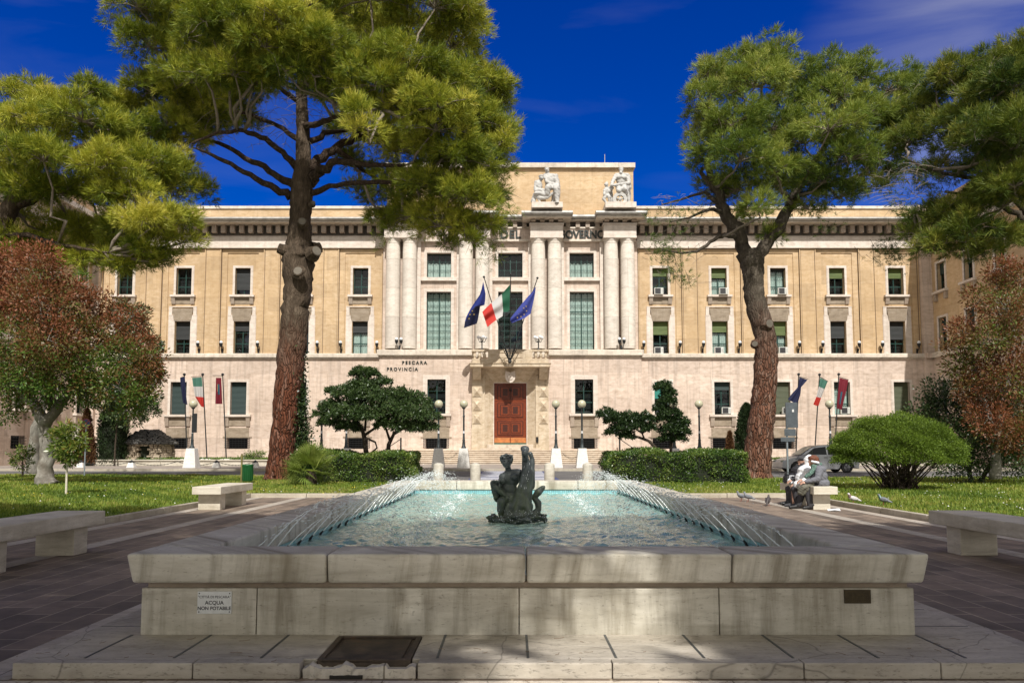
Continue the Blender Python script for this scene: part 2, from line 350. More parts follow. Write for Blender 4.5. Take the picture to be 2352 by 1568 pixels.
lawnR = [(7.38, 3.2), (75, 3.2), (75, 36), (16, 32.6), (4.0, 31.0), (4.0, 19.75), (7.38, 19.75)]
sheet('lawn_left', lawnL, .05, M['lawn']); sheet('lawn_right', lawnR, .05, M['lawn'])
def kerb_line(name, pts, wd=.12, h=.11, seg=1.6):
    b = MB()
    for (xa, ya), (xb, yb) in zip(pts, pts[1:]):
        L = math.hypot(xb-xa, yb-ya); n = max(1, round(L/seg)); a = math.atan2(yb-ya, xb-xa)
        for k in range(n):
            t0, t1 = k/n, (k+1)/n; st = len(b.v); b.box(.006, L/n-.006, -wd/2, wd/2, -.05, h+rng.uniform(-.004, .004))
            b.xf(Matrix.Translation((xa+(xb-xa)*t0, ya+(yb-ya)*t0, 0)) @ Matrix.Rotation(a, 4, 'Z'), st)
    o = b.build(name, M['kerb'], bevel=.012); o['kind'] = 'structure'; return o
kerb_line('lawn_kerb', [(-6.94, 3.2), (-6.94, 19.7), (-3.9, 19.7)]); kerb_line('lawn_kerb', [(7.34, 3.2), (7.34, 19.7), (4.0, 19.7)])
kerb_line('lawn_kerb', [(-16, 36.1), (-9, 33.6), (-3.9, 31.1)], .16, .08); kerb_line('lawn_kerb', [(4.0, 31.1), (16, 32.7), (70, 36)], .16, .08)
kerb_line('lawn_kerb', [(-70, 37.1), (-16, 36.1)], .16, .08)
# crossing
M['road_blue'] = plain('blue_road_paint', (.035, .055, .16), .7, 0, .35, 3); M['road_white'] = plain('white_road_paint', (.66, .66, .66), .7, 0, .15, 3); M['road_yellow'] = plain('yellow_road_paint', (.5, .28, .05), .7, 0, .2, 3)
sheet('crossing_paint', [(-1.95, 31.3), (2.1, 31.3), (2.1, 46.1), (-1.95, 46.1)], -.056, M['road_blue'])
b = MB()
for k in range(7): y = 32.3+k*2.0; b.quad((-1.7, y, -.052), (1.8, y, -.052), (1.8, y+1.0, -.052), (-1.7, y+1.0, -.052))
b.build('crossing_stripes', M['road_white'])['kind'] = 'structure'
sheet('yellow_road_line', [(4.0, 32), (4.2, 32), (4.9, 38), (4.7, 38)], -.052, M['road_yellow'])
sheet('white_road_line', [(-9, 40), (-5, 40), (-5, 40.15), (-9, 40.15)], -.052, M['road_white'])
sheet('white_road_line', [(6, 39.6), (30, 38.4), (30, 38.55), (6, 39.75)], -.052, M['road_white'])
# ------------------------------------------------------------------ grass
def in_poly(x, y, poly):
    c = np.zeros(x.shape, bool); n = len(poly)
    for i in range(n):
        x0, y0 = poly[i]; x1, y1 = poly[(i+1) % n]
        if y0 == y1: continue
        k = ((y0 > y) != (y1 > y)) & (x < (x1-x0)*(y-y0)/(y1-y0)+x0); c ^= k
    return c
M['grass'] = leafmat('grass_blades', [(.07, .125, .018), (.16, .235, .03), (.27, .31, .055), (.40, .36, .12)], .4, .6)
def grass(name, poly, n, label):
    # points spread so that their density falls with distance
    y = 5.0*np.exp(nrg.random(n)*math.log(37/5.0)); x = (nrg.random(n)*2-1)*(y*.74+1.5); k = in_poly(x, y, poly)
    x, y = x[k], y[k]; n = len(x); cl = np.sin(x*2.1+np.sin(y*1.3)*2)*np.cos(y*1.9+x*.7)+.6*np.sin(x*5.3+y*4.1)
    h = (.035+.04*nrg.random(n)+.012*cl)*(.9+y*.012); a = nrg.random(n)*6.283; wd = .004+.0008*y; lean = nrg.random(n)*.05
    ca, sa = np.cos(a), np.sin(a); z = np.full(n, .045); V = np.empty((n, 3, 3))
    V[:, 0] = np.stack([x-ca*wd, y-sa*wd, z], 1); V[:, 1] = np.stack([x+ca*wd, y+sa*wd, z], 1); V[:, 2] = np.stack([x-sa*lean, y+ca*lean, z+h], 1)
    t = np.clip(.42+.18*cl+.22*np.sin(x*.55+np.sin(y*.35)*2)*np.cos(y*.42+1)+nrg.normal(0, .18, n), 0, 1)
    me = raw_mesh(name, V.reshape(-1, 3), np.arange(3*n).reshape(-1, 3), t)
    return tag(link(name, me, M['grass']), label, 'grass', kind='stuff')
grass('grass', lawnL, 330000, 'short green lawn grass left of the fountain path'); grass('grass', lawnR, 330000, 'short green lawn grass right of the fountain path')
M['daisy'] = plain('daisy_white', (.75, .75, .7), .6); M['dandelion'] = plain('dandelion_yellow', (.7, .5, .03), .6)
def flowers(name, poly, n, mat, label, r=.018, zz=.1, lim=None):
    b = MB(); c = 0
    while c < n:
        y = rng.uniform(11, 31); x = rng.uniform(-.72, .72)*y
        if lim and not lim(x, y): continue
        if not in_poly(np.array([x]), np.array([y]), poly)[0]: continue
        c += 1; rr = r*rng.uniform(.7, 1.2); z = zz+rng.uniform(-.02, .01)
        b.add([(x+rr*math.cos(k*1.0472), y+rr*math.sin(k*1.0472), z) for k in range(6)]+[(x, y, z+rr*.8)], [(k, (k+1) % 6, 6) for k in range(6)])
    return tag(b.build(name, mat), label, 'flowers', kind='stuff')
flowers('daisies', lawnR, 170, M['daisy'], 'tiny white daisies scattered over the right lawn'); flowers('daisies', lawnL, 60, M['daisy'], 'tiny white daisies scattered over the left lawn')
flowers('dandelions', lawnL, 90, M['dandelion'], 'tiny yellow flowers in the left lawn near the forked tree', lim=lambda x, y: y > 18)
# fallen pine needles and litter on the pale paving
b = MB()
for k in range(150):
    x, y = rng.uniform(-2.9, 3.1), (rng.uniform(3.95, 4.12) if k % 3 else rng.uniform(4.16, 4.7)); z = .092 if y > 4.14 else .006; a = rng.uniform(0, 3.14); L = rng.uniform(.02, .07)
    if -1.1 < x < -.55 and z > .05: continue
    p = Vector((x, y, z)); d = Vector((math.cos(a), math.sin(a), 0))*L; b.tube([p-d/2, p+Vector((d.y, -d.x, 0))*.15, p+d/2], .0013, 3)
tag(b.build('fallen_needles', plain('dry_needle', (.16, .10, .05), .8)), 'dry brown pine needles scattered on the travertine steps', 'needles', kind='stuff')
# ================================================================== FOUNTAIN
FX0, FX1, FY0, FY1 = -2.43, 2.63, 4.70, 16.05; HC = .60; CW = .40
fountain = tag(empty('fountain', (.1, 10.3, 0)), 'long rectangular travertine fountain basin with turquoise water and overhanging rim', 'fountain')
def fpart(b, name, mat, **k):
    o = b.build(name, mat, **k); o.parent = fountain; o.matrix_parent_inverse = Matrix.Translation((-.1, -10.3, 0)); return o
def coping():
    b = MB(); tp = .03; g = .004; z0, z1 = .412, HC
    cuts = [FX0, -1.166, .089, 1.388, FX1]
    for i, (a, c) in enumerate(zip(cuts, cuts[1:])):       # front stones
        l = tp if i == 0 else 0; r = tp if i == len(cuts)-2 else 0
        b.frustum(a+g+l, c-g-r, FY0+tp, FY0+CW, z0, a+g, c-g, FY0, FY0+CW, z1)
        b.frustum(a+g, c-g, FY1-CW, FY1-tp, z0, a+g, c-g, FY1-CW, FY1, z1)
    ys = [FY0+CW+g+(FY1-FY0-2*CW-2*g)*k/8 for k in range(9)]
    for y0, y1 in zip(ys, ys[1:]):
        b.frustum(FX0+tp, FX0+CW, y0+g, y1-g, z0, FX0, FX0+CW, y0+g, y1-g, z1); b.frustum(FX1-CW, FX1-tp, y0+g, y1-g, z0, FX1-CW, FX1, y0+g, y1-g, z1)
    o = fpart(b, 'coping', M['basin'], bevel=.028, seg=4); autosmooth(o, 50); return o
coping()
b = MB(); x0, x1, y0, y1 = FX0+.075, FX1-.075, FY0+.075, FY1-.075
t = .26
for (a, c) in [(x0, -1.62), (-1.62, .045), (.045, 1.315), (1.315, x1)]: b.box(a+.003, c-.003, y0, y0+t, .08, .375)
b.box(x0, x1, y1-t, y1, .08, .375)
for k in range(8):
    ya = y0+t+(y1-y0-2*t)*k/8; yb = y0+t+(y1-y0-2*t)*(k+1)/8; b.box(x0, x0+t, ya+.003, yb-.003, .08, .375); b.box(x1-t, x1, ya+.003, yb-.003, .08, .375)
fpart(b, 'basin_wall', M['basin'], bevel=.006)
b = MB(); e = .03
b.box(x0+e, x1-e, y0+e, y0+t+.02, .2, .412); b.box(x0+e, x1-e, y1-t-.02, y1-e, .2, .412); b.box(x0+e, x0+t+.02, y0+t+.02, y1-t-.02, .2, .412); b.box(x1-t-.02, x1-e, y0+t+.02, y1-t-.02, .2, .412)
fpart(b, 'recessed_band', M['brown_stone'])
# tiles and floor inside
def tile_mat():
    m, nt, bs = new_mat('blue_mosaic'); V = wallvec(nt)
    br = nt.nodes.new('ShaderNodeTexBrick'); br.offset = 0; br.inputs['Scale'].default_value = 1; br.inputs['Brick Width'].default_value = .045; br.inputs['Row Height'].default_value = .045; br.inputs['Mortar Size'].default_value = .004
    br.inputs['Color1'].default_value = (.16, .42, .47, 1); br.inputs['Color2'].default_value = (.28, .58, .62, 1); br.inputs['Mortar'].default_value = (.12, .22, .24, 1); nt.links.new(V, br.inputs['Vector'])
    nt.links.new(br.outputs['Color'], bs.inputs['Base Color']); bs.inputs['Roughness'].default_value = .3; return m
M['tile'] = tile_mat()
ix0, ix1, iy0, iy1 = x0+t+.02, x1-t-.02, y0+t+.02, y1-t-.02
b = MB(); T = .012
b.box(ix0, ix1, iy1-T, iy1+.001, .02, .411); b.box(ix0, ix1, iy0-.001, iy0+T, .02, .411); b.box(ix0-.001, ix0+T, iy0+T, iy1-T, .02, .411); b.box(ix1-T, ix1+.001, iy0+T, iy1-T, .02, .411)
fpart(b, 'mosaic_lining', M['tile'])
M['pool_floor'] = plain('pool_floor', (.22, .55, .54), .6, 0, .18, 1.2)
b = MB(); b.box(ix0, ix1, iy0, iy1, -.05, .02); fpart(b, 'basin_floor', M['pool_floor'])
# platform
b = MB(); PX0, PX1, PY0, PY1 = -2.74, 3.04, 4.15, 16.6
b.box(PX0, -1.09, PY0+.09, PY1, .01, .085); b.box(-.56, PX1, PY0+.09, PY1, .01, .085); b.box(-1.09, -.56, 4.74, PY1, .01, .085)
for (a, c) in [(PX0, -1.75), (-1.75, -1.16), (-.52, .55), (.55, 1.6), (1.6, 2.35), (2.35, PX1)]: b.box(a+.003, c-.003, PY0-.005, PY0+.087, .0, .088)
fpart(b, 'platform', M['slab'], bevel=.008)
b = MB()
for X in [-2.4, -1.9, -1.41, -.42, .09, .585, 1.08, 1.58, 2.06, 2.55]: fpart(MB().box(X-.0075, X+.0075, PY0+.1, FY0+.07, .07, .0875), 'joint_strip', M['joint'])
for Y in [5.0+.52*k for k in range(21)]: fpart(MB().box(PX0+.02, x0-.01, Y-.004, Y+.004, .07, .0865), 'slab_joint', M['joint']); fpart(MB().box(x1+.01, PX1-.02, Y-.004, Y+.004, .07, .0865), 'slab_joint', M['joint'])
def rust_mat():
    m, nt, bs = new_mat('rusty_cover'); P = geo_pos(nt); n = noise(nt, P, 7, 8, .7)
    v = nt.nodes.new('ShaderNodeTexChecker'); v.inputs['Scale'].default_value = 60; nt.links.new(P, v.inputs[0])
    nt.links.new(ramp(nt, [(.3, (.035, .03, .025)), (.55, (.09, .065, .045)), (.75, (.16, .09, .045))], n).outputs[0], bs.inputs['Base Color']); bs.inputs['Roughness'].default_value = .7; bs.inputs['Metallic'].default_value = .3
    bump(nt, bs, mth(nt, 'ADD', mth(nt, 'MULTIPLY', v.outputs['Fac'], .5), n), .6, .006); return m
M['rust'] = rust_mat()
b = MB(); b.box(-1.085, -.565, 4.21, 4.735, .03, .074); b.box(-1.085, -1.055, 4.21, 4.735, .074, .088); b.box(-.595, -.565, 4.21, 4.735, .074, .088); b.box(-1.055, -.595, 4.705, 4.735, .074, .088); b.box(-1.055, -.595, 4.21, 4.24, .074, .088)
b.box(-1.03, -.62, 4.262, 4.682, .074, .082)
tag(b.build('access_cover', M['rust'], bevel=.003), 'rusty iron access cover set into the fountain platform', 'cover')
b = MB(); b.box(-1.15, -.53, 4.165, 4.205, .0, .05)
top = [(-1.15, .05)]+[(-1.15+.62*k/30, .052+.016*math.sin(k*.7)+rng.uniform(-.012, .012)) for k in range(1, 30)]+[(-.53, .06)]
n = len(top); b.add([(x, 4.155+rng.uniform(-.004, .012), 0) for x, z in top]+[(x, 4.15+rng.uniform(0, .02), z) for x, z in top]+[(x, 4.215, z+.004) for x, z in top], [(k, k+1, n+k+1, n+k) for k in range(n-1)]+[(n+k, n+k+1, 2*n+k+1, 2*n+k) for k in range(n-1)])
fpart(b, 'broken_edge', M['slab_front']); b = MB(); b.box(-1.0, -.82, 4.148, 4.2, .0, .018); fpart(b, 'hole', M['gap'])
# water surface with real ripples
def water_mat():
    m = bpy.data.materials.new('water'); m.use_nodes = True; nt = m.node_tree; nt.nodes.clear(); P = geo_pos(nt)
    out = nt.nodes.new('ShaderNodeOutputMaterial'); tr = nt.nodes.new('ShaderNodeBsdfTransparent'); tr.inputs[0].default_value = (.80, .95, .92, 1)
    gl = nt.nodes.new('ShaderNodeBsdfGlossy'); gl.inputs['Roughness'].default_value = .04; gl.inputs['Color'].default_value = (.95, .97, .95, 1)
    df = nt.nodes.new('ShaderNodeBsdfDiffuse'); df.inputs[0].default_value = (.44, .70, .65, 1)
    bp = nt.nodes.new('ShaderNodeBump'); bp.inputs['Strength'].default_value = .8; bp.inputs['Distance'].default_value = .015
    n = noise(nt, mapv(nt, P, (1, .8, 1)), 19, 5, .65); nt.links.new(n, bp.inputs['Height']); nt.links.new(bp.outputs[0], gl.inputs['Normal'])
    fr = facing(nt, bp.outputs[0], .03, .95, 3.3)
    m1 = nt.nodes.new('ShaderNodeMixShader'); m1.inputs[0].default_value = .42; nt.links.new(tr.outputs[0], m1.inputs[1]); nt.links.new(df.outputs[0], m1.inputs[2])
    m2 = nt.nodes.new('ShaderNodeMixShader'); nt.links.new(fr, m2.inputs[0]); nt.links.new(m1.outputs[0], m2.inputs[1]); nt.links.new(gl.outputs[0], m2.inputs[2])
    nt.links.new(m2.outputs[0], out.inputs[0]); return m
M['water'] = water_mat()
M['foam'] = plain('foam', (.8, .84, .84), .25); M['foam'].node_tree.nodes['Principled BSDF'].inputs['Emission Strength'].default_value = 0
WZ = .335
def water():
    nx, ny = 190, 430; X, Y = np.meshgrid(np.linspace(ix0+T, ix1-T, nx), np.linspace(iy0+T, iy1-T, ny)); Z = np.zeros_like(X)
    for k in range(46):
        lam = .07*(7 ** nrg.random()); a = nrg.random()*6.283; q = 6.283/lam; ph = nrg.random()*6.283
        Z += (.006*lam**.78)*np.sin(q*(X*math.cos(a)+Y*math.sin(a))+ph+.8*np.sin(X*2+k)+.8*np.sin(Y*1.7+k*2))
    cen = []
    for s in range(2):
        for k in range(24): cen.append(((-1.0 if s == 0 else 1.2)+nrg.normal(0, .1), 6.6+k*.41+nrg.normal(0, .1)))
    for cx, cy in cen:
        r = np.hypot(X-cx, Y-cy); Z += .007*np.exp(-r*5)*np.sin(r*52+nrg.random()*6)
    V = np.stack([X, Y, Z+WZ], -1).reshape(-1, 3); i = np.arange(nx*ny).reshape(ny, nx)
    Fq = np.stack([i[:-1, :-1], i[:-1, 1:], i[1:, 1:], i[1:, :-1]], -1).reshape(-1, 4)
    o = link('water', raw_mesh('water', V, Fq), M['water'], smooth=True); o['kind'] = 'structure'; return cen
splash = water()
# plaques
def text(name, body, size, loc, mat, rot=(R(90), 0, 0), ext=.002, parent=None, align='CENTER', sx=1.0, spacing=1.0, bold=0.0):
    c = bpy.data.curves.new(name, 'FONT'); c.body = body; c.size = size; c.extrude = ext; c.align_x = align; c.align_y = 'CENTER'; c.space_character = spacing; c.offset = bold; c.resolution_u = 4
    o = bpy.data.objects.new(name, c); COL.objects.link(o); c.materials.append(mat); o.location = loc; o.rotation_euler = rot; o.scale = (sx, 1, 1)
    bpy.context.view_layer.update(); me = bpy.data.meshes.new_from_object(o.evaluated_get(bpy.context.evaluated_depsgraph_get())); bpy.data.objects.remove(o)
    q = bpy.data.objects.new(name, me); COL.objects.link(q); q.location = loc; q.rotation_euler = rot; q.scale = (sx, 1, 1)
    if parent is not None: q.parent = parent
    return q
M['sign_white'] = plain('white_enamel', (.66, .67, .66), .35, 0, .08, 30); M['sign_black'] = plain('black_lettering', (.015, .015, .015), .5)
yw = y0-.001; pa = W(455, 1357, yw); pb = W(532, 1408, yw); cx = (pa.x+pb.x)/2; cz = (pa.z+pb.z)/2; hw = (pb.x-pa.x)/2; hh = (pa.z-pb.z)/2
sg = tag(empty('water_sign', (cx, yw, cz)), 'white enamel notice plate with black lettering on the basin wall', 'sign')
MB().box(-hw, hw, -.008, -.001, -hh, hh).build('plate', M['sign_white'], sg, bevel=.002)
text('lettering', '"CITT\u00c0 DI PESCARA"', .0225, (0, -.0085, hh*.50), M['sign_black'], parent=sg, ext=.0006)
text('lettering', 'ACQUA', .033, (0, -.0085, -hh*.02), M['sign_black'], parent=sg, ext=.0006, bold=.0006)
text('lettering', 'NON POTABILE', .030, (0, -.0085, -hh*.52), M['sign_black'], parent=sg, ext=.0006, bold=.0006)
b = MB()
for sx_ in (-1, 1):
    for sz_ in (-1, 1): b.sphere((sx_*(hw-.012), -.009, sz_*(hh-.012)), .004, 8, 6)
b.build('screw', M['iron'], sg)
pa = W(1938, 1353, yw); pb = W(1999, 1384, yw); M['bronze_plate'] = plain('tarnished_bronze', (.055, .04, .018), .45, .5, .3, 30)
b = MB(); b.box(pa.x, pb.x, yw-.012, yw-.001, pb.z, pa.z)
for k in range(5):
    zz = pa.z-.018-.014*k; ww = (pb.x-pa.x)*(.30 if k == 0 else .42); c = (pa.x+pb.x)/2
    for q in range(12):
        xx = c-ww+q*ww/6; b.box(xx, xx+ww/6*rng.uniform(.4, .8), yw-.0132, yw-.012, zz-.003, zz+.003)
tag(b.build('bronze_plaque', M['bronze_plate']), 'small dark bronze plaque on the right end of the basin wall', 'plaque')
# ------------------------------------------------------------------ jets
def drop_mat():
    m, nt, bs = new_mat('falling_water'); bs.inputs['Base Color'].default_value = (.86, .9, .9, 1); bs.inputs['Roughness'].default_value = .12
    bs.inputs['Alpha'].default_value = .92; bs.inputs['Transmission Weight'].default_value = .1; return m
M['drop'] = drop_mat()
def jet(side, y, i):
    r = random.Random(i*31+side*7); p0 = Vector((ix0+.05 if side < 0 else ix1-.05, y, .385)); L = 1.05+r.uniform(-.1, .1); s = 1 if side < 0 else -1
    H = .42+r.uniform(-.06, .05); fw = 1.05+r.uniform(-.2, .2)
    def P(t): return p0+Vector((s*L*t, fw*t, 4*H*t*(1-t)-.05*t))
    root = tag(empty('water_jet', p0), 'thin arc of water spraying from the %s wall of the basin' % ('left' if side < 0 else 'right'), 'water jet', 'water jets along the %s wall of the basin' % ('left' if side < 0 else 'right'))
    b = MB(); n = 26; te = .20+r.uniform(-.06, .10); pts = []; rad = []
    for k in range(n+1):
        t = te*k/n; pts.append(P(t)-p0+Vector((r.gauss(0, .0018)*t*6, 0, r.gauss(0, .0018)*t*6))); rad.append(.0058*(1+.8*t)*r.uniform(.7, 1.25)*(1-.6*(k/n)**4))
    b.tube(pts, rad, 5)
    t = te
    while t < 1.0:
        t += r.uniform(.003, .011); q = min(t, .99); c = P(q)-p0; sp = .008+.055*q; c += Vector((r.gauss(0, sp), r.gauss(0, sp), r.gauss(0, sp*.7))); v = (P(q+.01)-P(q)).normalized()
        if c.z+p0.z < WZ+.01: c.z = WZ+.01-p0.z
        l = r.uniform(.006, .022); b.tube([c-v*l, c, c+v*l], [.0006, r.uniform(.0028, .0062), .0006], 4)
    for k in range(30):
        q = r.uniform(.25, .95); c = P(q)-p0+Vector((r.gauss(0, .10), r.gauss(0, .10), r.gauss(0, .07)))
        if c.z+p0.z > WZ+.02: b.tube([c-Vector((0, 0, .006)), c, c+Vector((0, 0, .006))], [.0005, .0028, .0005], 4)
    b.build('stream', M['drop'], root, smooth=True)
    nb = MB(); d = (P(.02)-p0).normalized(); nb.tube([-d*.05+Vector((-s*.02, 0, -.05)), -d*.03, Vector((0, 0, 0))], [.014, .013, .009], 8); nb.build('nozzle', M['iron'], root)
    # crown of the splash where the arc lands
    e = P(1.0)-p0; e.z = WZ+.004-p0.z; sb = MB()
    for k in range(30):
        a = r.uniform(0, 6.283); rr = abs(r.gauss(0, .10)); z = max(0, r.gauss(.012, .025))*math.exp(-rr*6); sb.sphere((e.x+rr*math.cos(a), e.y+rr*math.sin(a)*1.1, e.z+z), r.uniform(.003, .009), 6, 4)
    sb.build('splash', M['foam'], root, smooth=True)
    return root
for i in range(24): jet(-1, 5.55+i*.41, i); jet(1, 5.55+i*.41, i+50)
# ------------------------------------------------------------------ benches
def bench(x0, x1, y0, y1, label):
    root = tag(empty('stone_bench', ((x0+x1)/2, (y0+y1)/2, 0)), label, 'bench', 'stone benches beside the fountain'); hx, hy = (x1-x0)/2, (y1-y0)/2
    MB().box(-hx, hx, -hy, hy, .33, .49).build('seat', M['bench'], root, bevel=.012)
    for s in (-1, 1):
        MB().box(-hx+.06, hx-.08, s*hy*.66-.14, s*hy*.66+.14, 0, .33).build('leg', M['bench'], root, bevel=.01)
    return root
bench(-5.72, -5.12, 7.2, 9.4, 'shaded pale stone bench in the left foreground'); bench(5.27, 5.85, 7.0, 9.45, 'shaded pale stone bench in the right foreground')
bench(-6.62, -6.02, 15.4, 17.3, 'sunlit white stone bench beside the green litter bin'); bench(6.26, 6.76, 15.45, 17.4, 'sunlit pale stone bench the people sit on')
# ------------------------------------------------------------------ travertine bollards behind the basin
b = MB(); b.lathe([(.195, 0), (.2, .02), (.2, .66), (.185, .70), (.13, .735), (.04, .755)], n=28)
bo = b.build('stone_bollard', stone('bollard_travertine', (.36, .33, .27), (.5, .47, .40), (.62, .59, .52), None, .6, .3, .8, grain=5), smooth=False); autosmooth(bo, 50)
for i, (px, lb) in enumerate([(1007, 'leftmost'), (1092, 'second from the left'), (1262, 'third from the left'), (1350, 'rightmost')]):
    o = bo if i == 0 else bo.copy()
    if i: COL.objects.link(o)
    p = W(px, 1080, 28.6); o.location = (p.x, 28.6, 0); o.rotation_euler = (0, 0, i*1.3); tag(o, 'round travertine bollard behind the basin, %s of four' % lb, 'bollard', 'stone bollards before the crossing')
# ================================================================== GOVERNMENT BUILDING
BX = -.15; YF = 66.0
zf = lambda py, Y=YF: W(1176, py, Y).z
B = tag(empty('government_building', (BX, 70, 0)), 'long symmetrical travertine and ochre government palace with central columns and wooden door', 'building')
def bpart(b, name, mat, parent=None, **k):
    o = b.build(name, mat, **k)
    if parent is None: o.parent = B; o.matrix_parent_inverse = Matrix.Translation((-BX, -70, 0))
    else: o.parent = parent
    return o
def facade(b, xs0, xs1, z0, z1, y, holes, depth):
    """front wall with rectangular holes and their reveals; holes = (x0,x1,z0,z1)"""
    xs = sorted(set([xs0, xs1]+[h[0] for h in holes]+[h[1] for h in holes])); zs = sorted(set([z0, z1]+[h[2] for h in holes]+[h[3] for h in holes]))
    for xa, xb in zip(xs, xs[1:]):
        run = None
        for za, zb in zip(zs, zs[1:]):
            cx, cz = (xa+xb)/2, (za+zb)/2
            if any(h[0] < cx < h[1] and h[2] < cz < h[3] for h in holes):
                if run: b.quad((xa, y, run[0]), (xb, y, run[0]), (xb, y, run[1]), (xa, y, run[1])); run = None
            else: run = (run[0], zb) if run else (za, zb)
        if run: b.quad((xa, y, run[0]), (xb, y, run[0]), (xb, y, run[1]), (xa, y, run[1]))
    for (a, c, e, g) in holes:
        Y = y+depth
        b.quad((a, y, e), (c, y, e), (c, Y, e), (a, Y, e)); b.quad((a, y, g), (a, Y, g), (c, Y, g), (c, y, g))
        b.quad((a, y, e), (a, Y, e), (a, Y, g), (a, y, g)); b.quad((c, y, e), (c, y, g), (c, Y, g), (c, Y, e))
XW = [-35.0, -29.65, -24.3, -18.95, -13.6]; XW = [x+BX for x in XW] + [BX-x for x in XW[::-1]]
XC = [BX-6.45, BX, BX+6.45]
Z = dict(up0=zf(676), up1=zf(613.5), lo0=zf(812), lo1=zf(736), gr0=zf(952), gr1=zf(877), ba0=zf(1030), ba1=zf(1005), str=zf(824), strt=zf(812), friz=zf(570), dent0=zf(541), par=zf(471), cor=zf(516))
HW = .70
def glass_mat():
    m = bpy.data.materials.new('window_glass'); m.use_nodes = True; nt = m.node_tree; nt.nodes.clear()
    o = nt.nodes.new('ShaderNodeOutputMaterial'); t = nt.nodes.new('ShaderNodeBsdfTransparent'); t.inputs[0].default_value = (.66, .74, .72, 1)
    g = nt.nodes.new('ShaderNodeBsdfGlossy'); g.inputs['Roughness'].default_value = .03; 
    n = noise(nt, geo_pos(nt), .8, 2); bp = nt.nodes.new('ShaderNodeBump'); bp.inputs['Strength'].default_value = .25; bp.inputs['Distance'].default_value = .05; nt.links.new(n, bp.inputs['Height']); nt.links.new(bp.outputs[0], g.inputs['Normal']); f = facing(nt, None, .05, .9, 4.0)
    x = nt.nodes.new('ShaderNodeMixShader'); nt.links.new(f, x.inputs[0]); nt.links.new(t.outputs[0], x.inputs[1]); nt.links.new(g.outputs[0], x.inputs[2]); nt.links.new(x.outputs[0], o.inputs[0]); return m
M['glass'] = glass_mat()
def slat_mat(name, c1, c2, n=9.0):
    m, nt, b = new_mat(name); V = wallvec(nt); s = nt.nodes.new('ShaderNodeSeparateXYZ'); nt.links.new(V, s.inputs[0])
    wv = mth(nt, 'SINE', mth(nt, 'MULTIPLY', s.outputs[1], 6.283*n)); q = noise(nt, mapv(nt, V, (.7, 9, 1)), 1.5, 4)
    col = mixc(nt, ramp(nt, [(.3, 0.0), (.7, 1.0)], q).outputs[0], c1, c2); col = mixc(nt, ramp(nt, [(.0, .5), (.2, 0.0)], mth(nt, 'ADD', mth(nt, 'MULTIPLY', wv, .5), .5)).outputs[0], col, (.01, .012, .01))
    nt.links.new(col, b.inputs['Base Color']); b.inputs['Roughness'].default_value = .6; bump(nt, b, wv, .6, .02); return m
M['bl_dark'] = slat_mat('dark_roller_blind', (.010, .014, .013), (.026, .027, .03)); M['bl_teal'] = slat_mat('teal_roller_blind', (.012, .034, .033), (.024, .05, .047)); M['bl_green'] = slat_mat('green_roller_blind', (.06, .10, .02), (.13, .17, .04)); M['bl_olive'] = slat_mat('olive_roller_blind', (.05, .065, .03), (.10, .11, .06))
M['teal_panel'] = plain('teal_sunscreen', (.02, .20, .16), .6)
M['curtain'] = plain('net_curtain', (.70, .74, .71), .9, 0, .15, 6); M['white_metal'] = plain('white_painted_metal', (.62, .62, .58), .45, 0, .08, 5); M['dark_grille'] = plain('fan_grille', (.03, .03, .032), .5)
